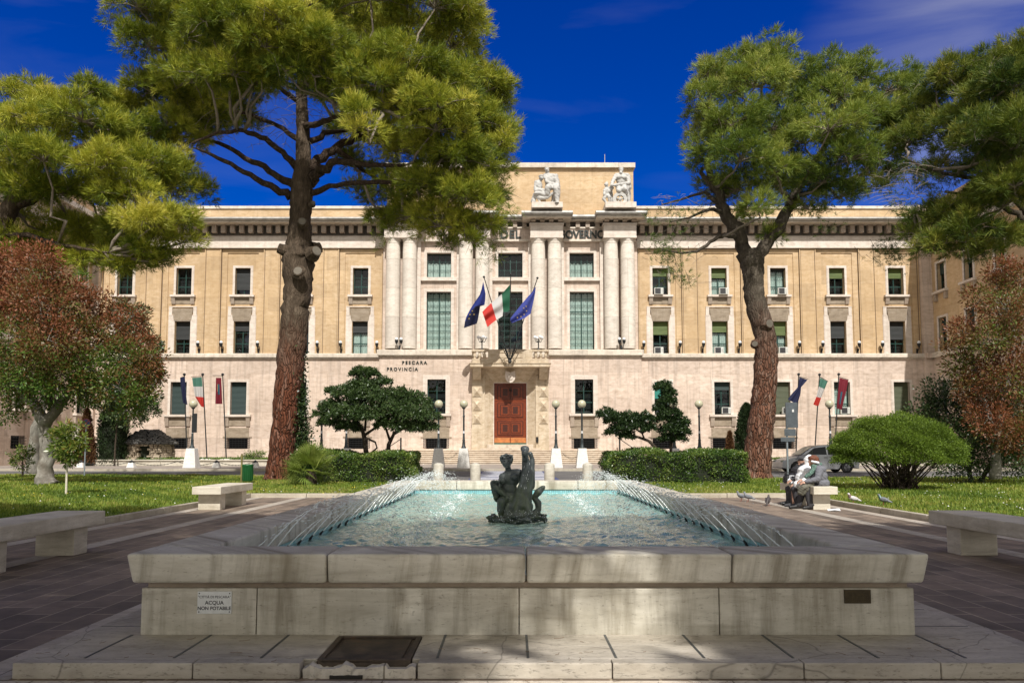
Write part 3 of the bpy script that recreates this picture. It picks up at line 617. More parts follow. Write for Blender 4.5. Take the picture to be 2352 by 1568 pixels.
def window(x, z0, z1, hw, y, nx, nz, blind=None, bmat=None, curtain=False, sur=None, deep=.42, name='window', cross=None, hood=True, rot=None, split=1, label=None):
    """one window as a part: stone surround with frame, pane, blind and sill as sub-parts"""
    b = MB(); t = sur or .17
    if t:
        p = .07
        b.box(x-hw-t, x-hw, y-p, y+.06, z0, z1+t); b.box(x+hw, x+hw+t, y-p, y+.06, z0, z1+t); b.box(x-hw, x+hw, y-p, y+.06, z1, z1+t)
        q = .05; b.box(x-hw-t-q, x-hw-t, y-.035, y+.05, z0, z1+t+q); b.box(x+hw+t, x+hw+t+q, y-.035, y+.05, z0, z1+t+q); b.box(x-hw-t, x+hw+t, y-.035, y+.05, z1+t, z1+t+q)
    root = bpart(b, name, M['white'])
    Y = y+deep; f = .055; fr = MB(); W2 = hw+.01
    fr.box(x-W2, x-hw+f, Y-.03, Y+.04, z0, z1+.01); fr.box(x+hw-f, x+W2, Y-.03, Y+.04, z0, z1+.01); fr.box(x-hw+f, x+hw-f, Y-.03, Y+.04, z0-.01, z0+f); fr.box(x-hw+f, x+hw-f, Y-.03, Y+.04, z1-f, z1+.01)
    for k in range(1, nx):
        xx = x-hw+2*hw*k/nx; g = .045 if (nx % 2 == 0 and k == nx//2) else .022; fr.box(xx-g, xx+g, Y-.02, Y+.03, z0+f, z1-f)
    for k in range(1, nz):
        zz = z0+(z1-z0)*k/nz; g = .045 if split and k == split else .02; fr.box(x-hw+f, x+hw-f, Y-.012, Y+.025, zz-g, zz+g)
    P_ = root.matrix_parent_inverse
    def sub(bb, nm, mt, **kk):
        o = bb.build(nm, mt, **kk); o.parent = root; o.matrix_parent_inverse = Matrix.Identity(4); return o
    sub(fr, 'frame', M['green_frame'])
    sub(MB().quad((x-hw, Y+.01, z0), (x+hw, Y+.01, z0), (x+hw, Y+.01, z1), (x-hw, Y+.01, z1)), 'pane', M['glass'])
    if blind:
        bz = z1-(z1-z0)*blind; sub(MB().box(x-hw+.01, x+hw-.01, Y-.12, Y-.08, bz, z1), 'roller_blind', bmat)
    if curtain:
        cb = MB(); n = 44; top = z1-(z1-z0)*(blind or 0)-.08; ph = x*3.1
        if curtain == 'half': top = z0+(z1-z0)*.62
        vs = []
        for k in range(n+1):
            xx = x-hw+.06+(2*hw-.12)*k/n; yy = Y+.14+.04*math.sin(k*1.05+ph)+.02*math.sin(k*2.3); vs += [(xx, yy, z0+.05), (xx, yy, top+.04*math.sin(k*.9))]
        gapk = n//2
        cb.add(vs, [(2*k, 2*k+2, 2*k+3, 2*k+1) for k in range(n) if k != gapk]); sub(cb, 'curtain', M['curtain'])
    return root, sub
def sill(sub, x, z, hw, y, mat=None, corb=True, cz=.62):
    sub(MB().box(x-hw-.42, x+hw+.42, y-.34, y+.30, z-.20, z+.0), 'sill', M['white'], bevel=.015)
    if corb:
        for s in (-1, 1):
            c = MB(); c.prism_x([(y-.26, z-.2), (y+.02, z-.2), (y+.02, z-.2-cz), (y-.12, z-.2-cz)], x+s*(hw+.16)-.17, x+s*(hw+.16)+.17); sub(c, 'corbel', M['dentil'])
        sub(MB().box(x-hw-.02, x+hw+.02, y-.05, y+.03, z-.2-cz*.98, z-.2), 'apron', M['brown_stone'])
# ---- walls of the wings
gh = [(x-HW-.02, x+HW+.02, Z['gr0'], Z['gr1']) for x in XW]; bh = [(x-.92, x+.92, Z['ba0'], Z['ba1']) for x in XW]
CX0, CX1 = BX-11.5, BX+11.5; WX0, WX1 = -37.2, 36.9
for nm, (xa, xb) in (('l', (WX0, CX0)), ('r', (CX1, WX1))):
    b = MB(); hs_ = [h for h in gh+bh if xa < h[0] < xb]
    facade(b, xa, xb, -.1, Z['str'], YF, hs_, .5); bpart(b, 'lower_wall', M['pink'])
    b = MB(); hs_ = [(x-HW, x+HW, q, p) for x in XW for q, p in ((Z['up0'], Z['up1']), (Z['lo0'], Z['lo1'])) if xa < x < xb]
    yb = YF+.34; zt, zi = Z['friz'], zf(579)
    # recessed bays: outer recess, inner recess holding the windows; pilaster strips between them
    xs = [x for x in XW if xa < x < xb]; holes_outer = [(x-1.97, x+1.97, Z['strt'], zt) for x in xs if x+1.97 < xb+.4]
    facade(b, xa, xb, Z['strt'], zt, YF+.15, holes_outer, .12)
    for x in xs:
        facade(b, x-1.97, x+1.97, Z['strt'], zt, YF+.27, [(x-1.4, x+1.4, Z['strt'], zi)], .09)
        facade(b, x-1.4, x+1.4, Z['strt'], zi, YF+.36, [h for h in hs_ if abs((h[0]+h[1])/2-x) < .1], .6)
        for s in (-1, 1): b.box(x+s*2.9-.03, x+s*2.9+.03, YF+.135, YF+.16, Z['strt'], zt-.01) if False else None
    bpart(b, 'upper_wall', M['ochre'])
    b = MB()
    for x in xs:       # thin raised listels at the edges of the pilaster strips
        for s in (-1, 1): bpart(MB().box(x+s*1.97-.05, x+s*1.97+.03, YF+.09, YF+.152, Z['strt'], zt-.004), 'listel', M['ochre']); bpart(MB().box(x+s*2.04-.022, x+s*2.04+.022, YF+.147, YF+.16, Z['strt'], zt-.01), 'shadow_strip', M['shadow_strip']); bpart(MB().box(x+s*1.92-.03, x+s*1.92+.03, YF+.262, YF+.28, Z['strt'], zt-.01), 'shadow_strip', M['shadow_strip'])  # thin dark strips paint in the shadow lines along the pilaster edges
    b = MB(); b.box(xa, xb, YF+.02, YF+1.2, zt, Z['dent0']); b.box(xa, xb, YF-.03, YF+.02, zt+.02, zt+.12); bpart(b, 'frieze', M['white'])
    b = MB(); b.prism_x([(YF-.28, Z['str']+.12), (YF+.5, Z['str']+.12), (YF+.5, Z['strt']), (YF-.2, Z['strt']), (YF-.28, Z['strt']-.06)], xa, xb); b.box(xa, xb, YF-.16, YF+.5, Z['str']-.02, Z['str']+.12); bpart(b, 'string_course', M['cap'])
    # cornice: dentils in a deep dark soffit, gutter, parapet
    za, zb_ = Z['dent0'], zf(519); b = MB(); b.box(xa, xb, YF+.0, YF+1.2, za, zb_); b.box(xa, xb, YF-.12, YF+.0, za, za+.12); bpart(b, 'cornice_back', M['cornice_shade'])
    b = MB(); n = int((xb-xa)/.80)
    for k in range(n): xx = xa+(k+.5)*(xb-xa)/n; b.box(xx-.2, xx+.2, YF-.46, YF-.001, za+.16, zb_-.002); bpart(b, 'dentil', M['dentil']); b = MB()
    z2 = zf(508); b = MB(); b.box(xa-(.0), xb, YF-1.15, YF+1.2, zb_, zb_+.12); bpart(b, 'cornice', M['cap'])
    b = MB(); r = (z2-zb_-.12)/2; pr = [(YF-1.1+r*(1-math.cos(a))*.9, zb_+.12+r*(1+math.sin(a))) for a in [(-.5+k/8)*math.pi for k in range(9)]]; pr = [(YF-1.17, zb_+.12)]+[(YF-1.15-.30*math.cos((k/8-.5)*math.pi), zb_+.12+r+r*math.sin((k/8-.5)*math.pi)) for k in range(9)]
    b.prism_x(pr+[(YF+.6, z2), (YF+.6, zb_+.12)], xa, xb); bpart(b, 'gutter', M['gutter'])
    b = MB(); b.box(xa, xb, YF+.35, YF+1.2, z2, zf(477)); bpart(b, 'parapet', M['ochre']); b = MB(); b.box(xa, xb, YF+.22, YF+1.3, zf(477), Z['par']); bpart(b, 'parapet_coping', M['cap'])
# ---- wing windows
DD, DT, DG, DO = M['bl_dark'], M['bl_teal'], M['bl_green'], M['bl_olive']
upper = {0: (0, None, 0), 1: (.0, None, 0), 2: (.78, DD, 0), 3: (.3, DD, 0), 4: (0, None, 0), 5: (.28, DG, 0), 6: (.35, DG, 1), 7: (.08, DD, 1), 8: (.36, DG, 0), 9: (.36, DG, 0)}
lower = {0: (.3, DD, 0), 1: (.55, DD, 0), 2: (.28, DD, 0), 3: (0, None, 0), 4: (.34, DD, 1), 5: (.40, DG, 0), 6: (.32, DG, 1), 7: (.42, DG, 1), 8: (.5, DD, 0), 9: (.55, DD, 0)}
ground = {0: (.9, DT, 0), 1: (.98, DT, 0), 2: (.98, DT, 0), 3: (.98, DT, 0), 4: (.4, DT, 0), 5: (.5, M['teal_panel'], 0), 6: (.24, DT, 0), 7: (.98, DO, 0), 8: (.15, DT, 1), 9: (.98, DO, 0)}
def grille(sub, x, z0, z1, y):
    g = MB()
    for k in range(1, 7): xx = x-.92+1.84*k/7; g.tube([(xx, y-.05, z0+.03), (xx, y-.05, z1-.03)], .016, 5)
    for k in range(5):
        zz = z0+.1+(z1-z0-.2)*k/4; e = .16
        g.tube([(x-.92-e, y-.01, zz+.09), (x-.92-e-.03, y-.05, zz+.02), (x-.92, y-.07, zz), (x+.92, y-.07, zz), (x+.92+e+.03, y-.05, zz+.02), (x+.92+e, y-.01, zz+.09)], .024, 5)
    sub(g, 'grille', M['iron']); return g
for i, x in enumerate(XW):
    bl, bm_, cu = upper[i]; r_, sub = window(x, Z['up0'], Z['up1'], HW, YF+.36, 2, 3, bl, bm_, cu); sill(sub, x, Z['up0'], HW, YF+.36)
    bl, bm_, cu = lower[i]; r_, sub = window(x, Z['lo0'], Z['lo1'], HW+.02, YF+.36, 2, 3, bl, bm_, cu, sur=.52)
    zt = Z['lo1']; k = MB(); k.add([(x-.78, YF+.26, zt+.05), (x+.78, YF+.26, zt+.05), (x+.95, YF+.21, zf(707)), (x-.95, YF+.21, zf(707)), (x-.78, YF+.37, zt+.05), (x+.78, YF+.37, zt+.05), (x+.95, YF+.37, zf(707)), (x-.95, YF+.37, zf(707))], [(0, 1, 2, 3), (0, 4, 5, 1), (1, 5, 6, 2), (3, 2, 6, 7), (0, 3, 7, 4)]); sub(k, 'lintel', M['brown_stone'])
    sd = MB()
    for s in (-1, 1): sd.box(x+s*1.1-.15, x+s*1.1+.15, YF+.27, YF+.37, zt+.5, zf(704)) 
    sd.box(x-1.25, x+1.25, YF+.25, YF+.37, zf(704), zf(702)); sub(sd, 'hood', M['white'])
    bl, bm_, cu = ground[i]; r_, sub = window(x, Z['gr0'], Z['gr1'], HW+.02, YF, 2, 3, bl, bm_, cu, sur=.20, deep=.4); sill(sub, x, Z['gr0'], HW+.08, YF, cz=.82)
    sub(MB().box(x-1.02, x+1.02, YF-.06, YF+.02, zf(1003), zf(982)), 'apron', M['brown_stone'])
    r2 = bpart(MB().box(x-1.3, x+1.3, YF-.05, YF+.03, Z['ba1'], Z['ba1']+.12), 'basement_window', M['brown_stone'])
    def sub2(bb, nm, mt, **kk):
        o = bb.build(nm, mt, **kk); o.parent = r2; return o
    grille(sub2, x, Z['ba0'], Z['ba1'], YF)
# ---- interior darkness and roof
b = MB(); b.box(WX0+.3, WX1-.3, YF+1.15, YF+14, 0, zf(480)); bpart(b, 'inner_wall', M['room'])
# ---- central block
YC = 64.5; ztop = zf(820, YC)
cg = [(x-.82, x+.82, zf(950, YC), zf(871, YC)) for x in (XC[0], XC[2])]; cb_ = [(x-.92, x+.92, zf(1030, YC), zf(1006, YC)) for x in (XC[0], XC[2])]
b = MB(); dz0, dz1 = zf(1020, 63.6), zf(877, 63.6); DW = 1.42
facade(b, CX0, CX1, -.1, ztop, YC, cg+cb_+[(BX-DW-.5, BX+DW+.5, dz0-.3, dz1+.6)], .6)
b.quad((CX0, YC, -.1), (CX0, YC, ztop), (CX0, YF+.3, ztop), (CX0, YF+.3, -.1)); b.quad((CX1, YC, -.1), (CX1, YF+.3, -.1), (CX1, YF+.3, ztop), (CX1, YC, ztop)); bpart(b, 'central_wall', M['pink'])
b = MB(); b.box(CX0+.2, CX1-.2, YC+1.0, YC+1.25, 0, ztop-.2); bpart(b, 'inner_wall', M['room'])
b = MB()
for xa, xb in ((CX0-.16, BX-3.35), (BX+3.35, CX1+.16)): b.prism_x([(YC-.3, zf(816, YC)), (YC+1.9, zf(816, YC)), (YC+1.9, zf(803.5, YC)), (YC-.2, zf(803.5, YC)), (YC-.3, zf(805, YC))], xa, xb)
b.box(CX0-.06, CX1+.06, YC-.1, YC+1.9, zf(820, YC), zf(816, YC)-.002); b.box(BX-3.35, BX+3.35, YC-.12, YC+1.9, zf(816, YC), zf(803.5, YC)-.02); bpart(b, 'podium_course', M['cap'])
for x, cz in zip((XC[0], XC[2]), ((0), (0))):
    r_, sub = window(x, zf(949, YC), zf(871, YC), .8, YC, 2, 3, .02, DD, 0, sur=.34, deep=.42); sill(sub, x, zf(950, YC), .9, YC, cz=.9)
    sub(MB().box(x-1.15, x+1.15, YC-.06, YC+.02, zf(1003, YC), zf(980, YC)), 'apron', M['brown_stone'])
    r2 = bpart(MB().box(x-1.35, x+1.35, YC-.05, YC+.03, zf(1006, YC), zf(1006, YC)+.12), 'basement_window', M['brown_stone'])
    grille(lambda bb, nm, mt, r2=r2, **kk: setattr(bb.build(nm, mt, **kk), 'parent', r2), x, zf(1030, YC), zf(1006, YC), YC)
# upper order: back wall with tall windows, pilasters, columns
YB = 66.0; zp0 = zf(803.5, YB); zcap = zf(550, 65.2)
tall = [(x-1.12, x+1.12, zp0+.05, zf(670, YB)) for x in XC]; sq = [(x-1.12, x+1.12, zf(637, YB), zf(581, YB)) for x in XC]
b = MB(); facade(b, CX0, CX1, zp0-.5, zf(553, YB), YB, tall+sq, .55); 
b.quad((CX0, YB, zp0), (CX0, YB, zf(480)), (CX0, YF+.4, zf(480)), (CX0, YF+.4, zp0)); bpart(b, 'colonnade_wall', M['pink'])
for i, x in enumerate(XC):
    r_, sub = window(x, zp0+.05, zf(670, YB), 1.1, YB, 4, 9, None, None, True if i != 1 else 0, sur=.22, deep=.45, split=6)
    r_, sub = window(x, zf(637, YB), zf(581, YB), 1.1, YB, 4, 3, None, None, 'half' if i != 1 else 0, sur=.22, deep=.45, split=0); sub(MB().box(x-1.62, x+1.62, YB-.26, YB+.2, zf(646, YB), zf(638, YB)), 'sill', M['white'], bevel=.015)
b = MB()
for x in XC:
    for s in (-1, 1): b.box(x+s*1.78-.16, x+s*1.78+.16, YB-.3, YB+.02, zp0, zf(557, YB)); b.box(x+s*2.02-.05, x+s*2.02+.05, YB-.42, YB+.02, zp0, zf(552, YB))
    b.box(x-1.94, x+1.94, YB-.32, YB+.02, zf(557, YB), zf(553, YB)); b.box(x-1.98, x+1.98, YB-.40, YB+.02, zf(563, YB)+.0, zf(557, YB)) if False else None
bpart(b, 'pilaster', M['white'])
CRX = [2.5, 3.98, 9.02, 10.5]; colx = [BX+s*c for s in (-1, 1) for c in CRX]; YK = 65.35; cr_ = .645
for x in colx:
    b = MB(); b.lathe([(cr_*1.0, zp0), (cr_, zp0+3), (cr_*.97, zcap-1.2), (cr_*.93, zcap-.42), (cr_*.97, zcap-.40), (cr_*.97, zcap-.34), (cr_*.93, zcap-.33), (cr_*.95, zcap-.2), (cr_*1.08, zcap-.05), (cr_*1.08, zcap)], (x, YK, 0), 40)
    o = bpart(b, 'column', M['column']); autosmooth(o, 35)
b = MB()
for x in colx: b.box(x-.74, x+.74, YK-.74, YB+.02, zcap, zcap+.16)
bpart(b, 'abacus', M['white'])
# entablature: blocks above each pair of columns, set-back lengths between
ze0, ze1 = zcap+.16, zf(516, 64.6); pairs = [BX+s*c for s in (-1, 1) for c in (3.24, 9.76)]; zd1 = zf(500, 64.0)
b = MB()
for x in pairs: bpart(MB().box(x-1.45, x+1.45, YK-.72, YB+.3, ze0, ze1).box(x-1.53, x+1.53, YK-.8, YB+.3, ze1, ze1+.16), 'entablature_block', M['white'])
b = MB(); b.box(CX0+.12, CX1-.12, YB-.35, YB+.5, ze0-.02, zf(528, YB)); bpart(b, 'frieze', M['pink']); b = MB(); b.box(CX0+.15, CX1-.15, YB-.42, YB+.5, ze0-.2, ze0-.021); bpart(b, 'moulding', M['cap'])
b = MB(); b.box(CX0+.1, CX1-.1, YB-.45, YB+.5, zf(528, YB), zf(524, YB)); bpart(b, 'moulding', M['cap'])
b = MB(); b.box(CX0+.2, CX1-.2, YB-.34, YB+.5, zf(524, YB), zf(505, YB)); bpart(b, 'cornice_back', M['cornice_shade'])
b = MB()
for x in pairs: bpart(MB().box(x-1.42, x+1.42, YK-.68, YB+.2, ze1+.16, zd1), 'cornice_back', M['cornice_shade'])
b = MB(); zq0, zq1 = zf(522, 65.4), zf(508, 65.4)
for xa, xb in ((BX-1.7, BX+1.7), (BX+4.75, BX+8.3), (BX-8.3, BX-4.75)):
    n = 4
    for k in range(n): xx = xa+(k+.5)*(xb-xa)/n; b.box(xx-.19, xx+.19, YB-.62, YB-.341, zq0, zq1-.002); bpart(b, 'dentil', M['dentil']); b = MB()
for x in pairs:
    for k in range(4): xx = x-1.2+k*.8; b.box(xx-.2, xx+.2, YK-1.1, YK-.681, ze1+.24, zd1-.01); bpart(b, 'dentil', M['dentil']); b = MB()
b = MB(); b.box(BX-8.6, BX+8.6, YB-.85, YB+.5, zq1, zq1+.12)
for x in pairs: b.box(x-2.15, x+2.15, YK-1.55, YB+.5, zd1-.005, zd1+.14)
bpart(b, 'cornice', M['cap'])
b = MB()
def gut(b, xa, xb, y, z0, r): b.prism_x([(y-.05, z0)]+[(y-.28*math.cos((k/8-.5)*math.pi), z0+r+r*math.sin((k/8-.5)*math.pi)) for k in range(9)]+[(y+.9, z0+2*r), (y+.9, z0)], xa, xb)
gut(b, BX-8.6, BX+8.6, YB-.85, zq1+.12, .2)
for x in pairs: gut(b, x-2.25, x+2.25, YK-1.6, zd1+.14, .21)
bpart(b, 'gutter', M['gutter'])
# attic
YA = 66.2; za0, za1 = zf(508, YA), zf(387, YA); AX = 11.25
b = MB(); b.box(BX-AX, BX+AX, YA, YA+9, za0-.2, za1); b.box(BX-AX, BX+AX, YA-.25, YA, za0+.5, zf(484, YA)); bpart(b, 'attic_wall', M['ochre'])
b = MB(); b.box(BX-AX-.15, BX+AX+.15, YA-.3, YA+9.1, za1, zf(376.5, YA)); bpart(b, 'attic_coping', M['cap'])
b = MB(); b.tube([(W(1389, 376, 70).x, 70, zf(378, 70)), (W(1389, 355, 70).x, 70, zf(355, 70))], .035, 6); bpart(b, 'lightning_rod', M['gutter'])
def letters(body, size, x, y, z, mat, spacing=1.0, ext=.05, align='CENTER', bold=.0, sx=1.0):
    o = text('lettering', body, size, (x, y, z), mat, ext=ext, align=align, spacing=spacing, bold=bold, sx=sx); bpy.context.view_layer.update()
    me = bpy.data.meshes.new_from_object(o.evaluated_get(bpy.context.evaluated_depsgraph_get())); mw = o.matrix_world.copy(); bpy.data.objects.remove(o)
    me.transform(mw); q = bpy.data.objects.new('lettering', me); COL.objects.link(q); q.parent = B; q.matrix_parent_inverse = Matrix.Translation((-BX, -70, 0)); return q
zl = zf(539.5, YB-.4); letters('DEL', 1.02, BX, YB-.42, zl, M['bronze_letter'], 1.1, .06, bold=.028); letters('GOVERNO', 1.02, XC[2]-.02, YB-.42, zl, M['bronze_letter'], .98, .06, bold=.028, sx=.86)
p1_ = W(952, 833, YC); letters('PESCARA', .40, p1_.x, YC-.03, p1_.z, M['bronze_letter'], 1.45, .02, bold=.012); p1_ = W(924, 848, YC); letters('PROVINCIA', .40, p1_.x, YC-.03, p1_.z, M['bronze_letter'], 1.4, .02, bold=.012)
# ---- portal
YP = 64.0; PW0, PW1 = 3.32, 1.98
b = MB(); zpt = zf(846, YP)
for s in (-1, 1):
    xa, xb = sorted((BX+s*PW1*1.22, BX+s*PW0)); bpart(MB().box(xa, xb, YP, YC+.1, 0, zpt), 'portal_pier', M['portal'])
b = MB()                                  # splayed door surround
for s in (-1, 1):
    b.add([(BX+s*2.42, YP-.02, .8), (BX+s*DW, YC+.25, .8), (BX+s*DW, YC+.25, dz1), (BX+s*2.42, YP-.02, zpt)], [(0, 1, 2, 3)]); 
b.add([(BX-2.42, YP-.02, zpt), (BX+2.42, YP-.02, zpt), (BX+DW, YC+.25, dz1), (BX-DW, YC+.25, dz1)], [(0, 1, 2, 3)])
for s in (-1, 1): xa, xb = sorted((BX+s*2.42, BX+s*2.2)); b.box(xa, xb, YP-.06, YP+.12, .9, zpt-.6)
bpart(b, 'door_surround', M['portal'])
b = MB(); b.box(BX-DW-.12, BX-DW, YC+.2, YC+.5, dz0, dz1+.12); b.box(BX+DW, BX+DW+.12, YC+.2, YC+.5, dz0, dz1+.12); b.box(BX-DW, BX+DW, YC+.2, YC+.5, dz1, dz1+.12); bpart(b, 'door_frame', M['white'])
b = MB()                                  # diamond pointed blocks
for s in (-1, 1):
    for j, (ya, yb) in enumerate(((893, 935), (950, 990), (1003, 1042))):
        z1_, z0_ = zf(884+j*31, YP)-.1, zf(884+j*31+27, YP); xa, xb = sorted((BX+s*2.50, BX+s*3.26)); xm, zm = (xa+xb)/2, (z0_+z1_)/2
        b.box(xa, xb, YP-.05, YP+.01, z0_, z1_); e = .09; b.box(xa+e, xb-e, YP-.10, YP-.05, z0_+e, z1_-e); e = .13
        b.add([(xa+e, YP-.101, z0_+e), (xb-e, YP-.101, z0_+e), (xb-e, YP-.101, z1_-e), (xa+e, YP-.101, z1_-e), (xm, YP-.30, zm)], [(0, 1, 4), (1, 2, 4), (2, 3, 4), (3, 0, 4)])
        bpart(b, 'diamond_block', M['portal']); b = MB()
    xa, xb = sorted((BX+s*2.46, BX+s*3.36)); bpart(MB().box(xa, xb, YP-.08, YP+.01, .9, zf(984, YP)), 'plinth_block', M['portal'])
for s in (-1, 1):
    x = BX+s*2.86; b = MB(); b.prism_x([(YP-1.15, zpt), (YP+.05, zpt), (YP+.05, zf(872, YP)), (YP-.35, zf(872, YP)), (YP-.9, zf(856, YP))], x-.36, x+.36); bpart(b, 'balcony_bracket', M['portal'], bevel=.03)
# shield above the door
b = MB(); zs0, zs1 = zf(877, 63.4), zf(852, 63.4)
prof = [(-.40, zs1), (-.2, zs1-.06), (0, zs1-.14), (.2, zs1-.06), (.40, zs1), (.42, zs1-.5), (.36, zs0+.2), (.2, zs0+.02), (0, zs0-.04), (-.2, zs0+.02), (-.36, zs0+.2), (-.42, zs1-.5)]
n = len(prof); b.add([(BX+x, 63.35, z) for x, z in prof]+[(BX+x, 64.0, z) for x, z in prof], [tuple(range(n))]+[(i, (i+1) % n, n+(i+1) % n, n+i) for i in range(n)]); b.sphere((BX, 63.36, (zs0+zs1)/2-.08), .26, 14, 10, (1, .45, 1.1)); bpart(b, 'shield', M['white'], bevel=.02)
# door: two leaves of stepped panels
def wood_mat():
    m, nt, b = new_mat('varnished_wood'); P = geo_pos(nt); n = noise(nt, mapv(nt, P, (1.0, 1, 6)), 2.5, 8, .65, 1.2); n2 = noise(nt, P, .9, 4)
    col = ramp(nt, [(.25, (.075, .012, .004)), (.5, (.18, .032, .008)), (.75, (.30, .068, .016))], n).outputs[0]; nt.links.new(mixc(nt, ramp(nt, [(.4, 0.0), (.7, .5)], n2).outputs[0], col, (.12, .022, .008)), b.inputs['Base Color']); b.inputs['Roughness'].default_value = .35; bump(nt, b, n, .15, .01); return m
M['wood'] = wood_mat(); M['wood_pale'] = plain('worn_wood', (.42, .15, .045), .45, 0, .4, 2.5, bumps=.2); M['verdigris'] = plain('green_kickplate', (.05, .13, .09), .5, .3, .3, 6)
YD = YC+.42; door = bpart(MB().box(BX-DW, BX+DW, YD+.05, YD+.15, dz0, dz1), 'door', M['wood'])
H = dz1-dz0; kz = dz0+H*.115
for s in (-1, 1):
    b = MB(); xa, xb = sorted((BX+s*.012, BX+s*DW)); wd = xb-xa
    for j in range(3):
        p0, p1 = kz+(dz1-kz)*j/3+.015, kz+(dz1-kz)*(j+1)/3-.015
        xin, xout = BX+s*.03, BX+s*(DW-.02)
        for lv, (ei, eo, dep) in enumerate(((0, 0, .0), (.0, .26, .035), (.03, .33, .07), (.07, .50, .075), (.11, .57, .10), (.20, .74, .105))):
            a, c = sorted((xin+s*ei, xout-s*eo)); ez = [0, .14, .2, .29, .36, .46][lv]; b.mi = lv % 2; b.box(a, c, YD+.05-dep-.03-.001*lv, YD+.051, p0+ez, p1-ez)  # odd levels take darker wood, painting shadows between the stepped panels
        b.sphere((xout-s*.62, YD-.02, (p0+p1)/2), .17, 12, 8, (1, .3, 1))
    o = b.build('door_leaf', [M['wood'], M['wood_shade']]); o.parent = door
    o = MB().box(xa+.02, xb-.02, YD+.0, YD+.051, dz0+.14, kz-.02).build('bottom_rail', M['wood_pale'], bevel=.01); o.parent = door
o = MB().box(BX-DW+.01, BX+DW-.01, YD-.02, YD+.051, dz0, dz0+.13).build('kickplate', M['verdigris']); o.parent = door
b = MB(); b.sphere((BX-.08, YD-.12, dz1-.62), .07, 8, 6); b.sphere((BX+.08, YD-.12, dz1-.62), .07, 8, 6); o = b.build('knocker', M['iron']); o.parent = door
b = MB(); b.tube([(BX+2.32, YP-.1, zf(1003, YP)), (BX+2.32, YP-.1, zf(1016, YP))], .10, 8); bpart(b, 'intercom', M['iron'])
# balcony
YQ = 62.6; zb0, zb1 = zf(842, YQ), zf(834.5, YQ); BH = 3.42
b = MB(); b.box(BX-BH, BX+BH, YQ, YC+.3, zb0, zb1); b.box(BX-BH-.06, BX+BH+.06, YQ-.06, YC+.3, zb1, zb1+.06); b.box(BX-BH+.15, BX+BH-.15, YQ+.12, YC+.3, zb1+.06, zf(823, YQ)); bpart(b, 'balcony_slab', M['portal'], bevel=.02)
zr0, zr1 = zf(823, YQ), zf(803, YQ); b = MB(); b.box(BX-1.9, BX+1.9, YQ+.2, YQ+.5, zr0, zr1+.06); b.box(BX-1.05, BX+1.05, YQ+.16, YQ+.2, zr0+.08, zr1-.35); b.box(BX-1.05, BX+1.05, YQ+.16, YQ+.2, zr1-.25, zr1-.02)
for s in (-1, 1): xa, xb = sorted((BX+s*1.9, BX+s*3.3)); b.box(xa, xb, YQ+.16, YQ+.5, zr1-.12, zr1+.04); b.box(BX+s*3.25-.07, BX+s*3.25+.07, YQ+.5, YC, zr1-.12, zr1+.04)
bpart(b, 'parapet_panel', M['portal'], bevel=.012)
hb = zr1-.12-zr0
for s in (-1, 1):
    for k in range(3):
        b = MB(); b.lathe([(.13, 0), (.13, .06), (.07, .10), (.09, hb*.25), (.15, hb*.45), (.13, hb*.6), (.07, hb*.8), (.08, hb-.08), (.13, hb-.06), (.13, hb)], (BX+s*(2.2+k*.42), YQ+.33, zr0), 12); o = bpart(b, 'baluster', M['portal']); autosmooth(o, 50)
# ---- stairs
n = 7; z0s, z1s = .085, zf(1033, 64.0)
b = MB(); hw = 10.2
for k in range(n):
    zz = z0s+(z1s-z0s)*(k+1)/n; y0_ = 61.2+.36*k; h2 = hw-.0*k; b.box(BX-h2+.25*k, BX+h2-.25*k, y0_, YC+.05, .0 if k == 0 else zz-(z1s-z0s)/n, zz-.055); b.box(BX-h2+.25*k-.05, BX+h2-.25*k+.05, y0_-.06, YC+.04, zz-.055, zz)
b.box(BX-2.6, BX+2.6, 63.55, YC+.2, z1s, z1s+.16); b.box(BX-2.0, BX+2.0, 63.85, YC+.5, z1s+.16, dz0)
bpart(b, 'steps', M['steps'], bevel=.015)
for s in (-1, 1):
    b = MB(); x = BX+s*9.4; xo = BX+s*10.6
    b.tube([(x, 63.7, z1s-.2), (x, 63.7, z1s+1.05)], .07, 8); b.tube([(xo, 61.5, .1), (xo, 61.5, 1.2)], .07, 8); b.tube([(x, 63.7, z1s+.95), (xo, 61.5, 1.12)], .035, 6)
    bpart(b, 'handrail', M['iron'])
# ---- wall lamps
M['globe_white'] = plain('white_globe', (.72, .73, .74), .2, 0, .03)
def globe_mat():
    m, nt, b = new_mat('opal_globe'); n = noise(nt, geo_pos(nt), 5, 4); nt.links.new(mixc(nt, n, (.40, .38, .26), (.52, .50, .36)), b.inputs['Base Color']); b.inputs['Roughness'].default_value = .18; b.inputs['Subsurface Weight'].default_value = .0; return m
M['globe'] = globe_mat()
def sconce(x, y, z, twin=False):
    b = MB(); k = .22
    for xo in ((-.2, .2) if twin else (0,)):
        b.tube([(x+xo*.2, y-.05, z), (x+xo*.6, y-.25, z+.2), (x+xo, y-.35, z+.5)], [.03, .03, .03], 6); b.lathe([(.05, 0), (.12, .12), (.16, .32), (.14, .34)], (x+xo, y-.35, z+.45), 10)
    b.box(x-.07, x+.07, y-.06, y+.02, z-.12, z+.35); o = bpart(b, 'wall_lamp', M['iron'])
    for xo in ((-.2, .2) if twin else (0,)):
        g = MB(); g.sphere((x+xo, y-.35, z+.88), .15, 12, 8); q = g.build('globe', M['globe_white'], smooth=True); q.parent = o
for x in XW:
    for s in (-1, 1):
        xx = x+s*1.63
        if abs(xx-BX) > 11.7 and abs(xx) < 36.9: sconce(xx, YF+.20, Z['strt']+.12)
for s in (-1, 1): sconce(BX+s*9.76, YC+.15, zf(802, YC), True)
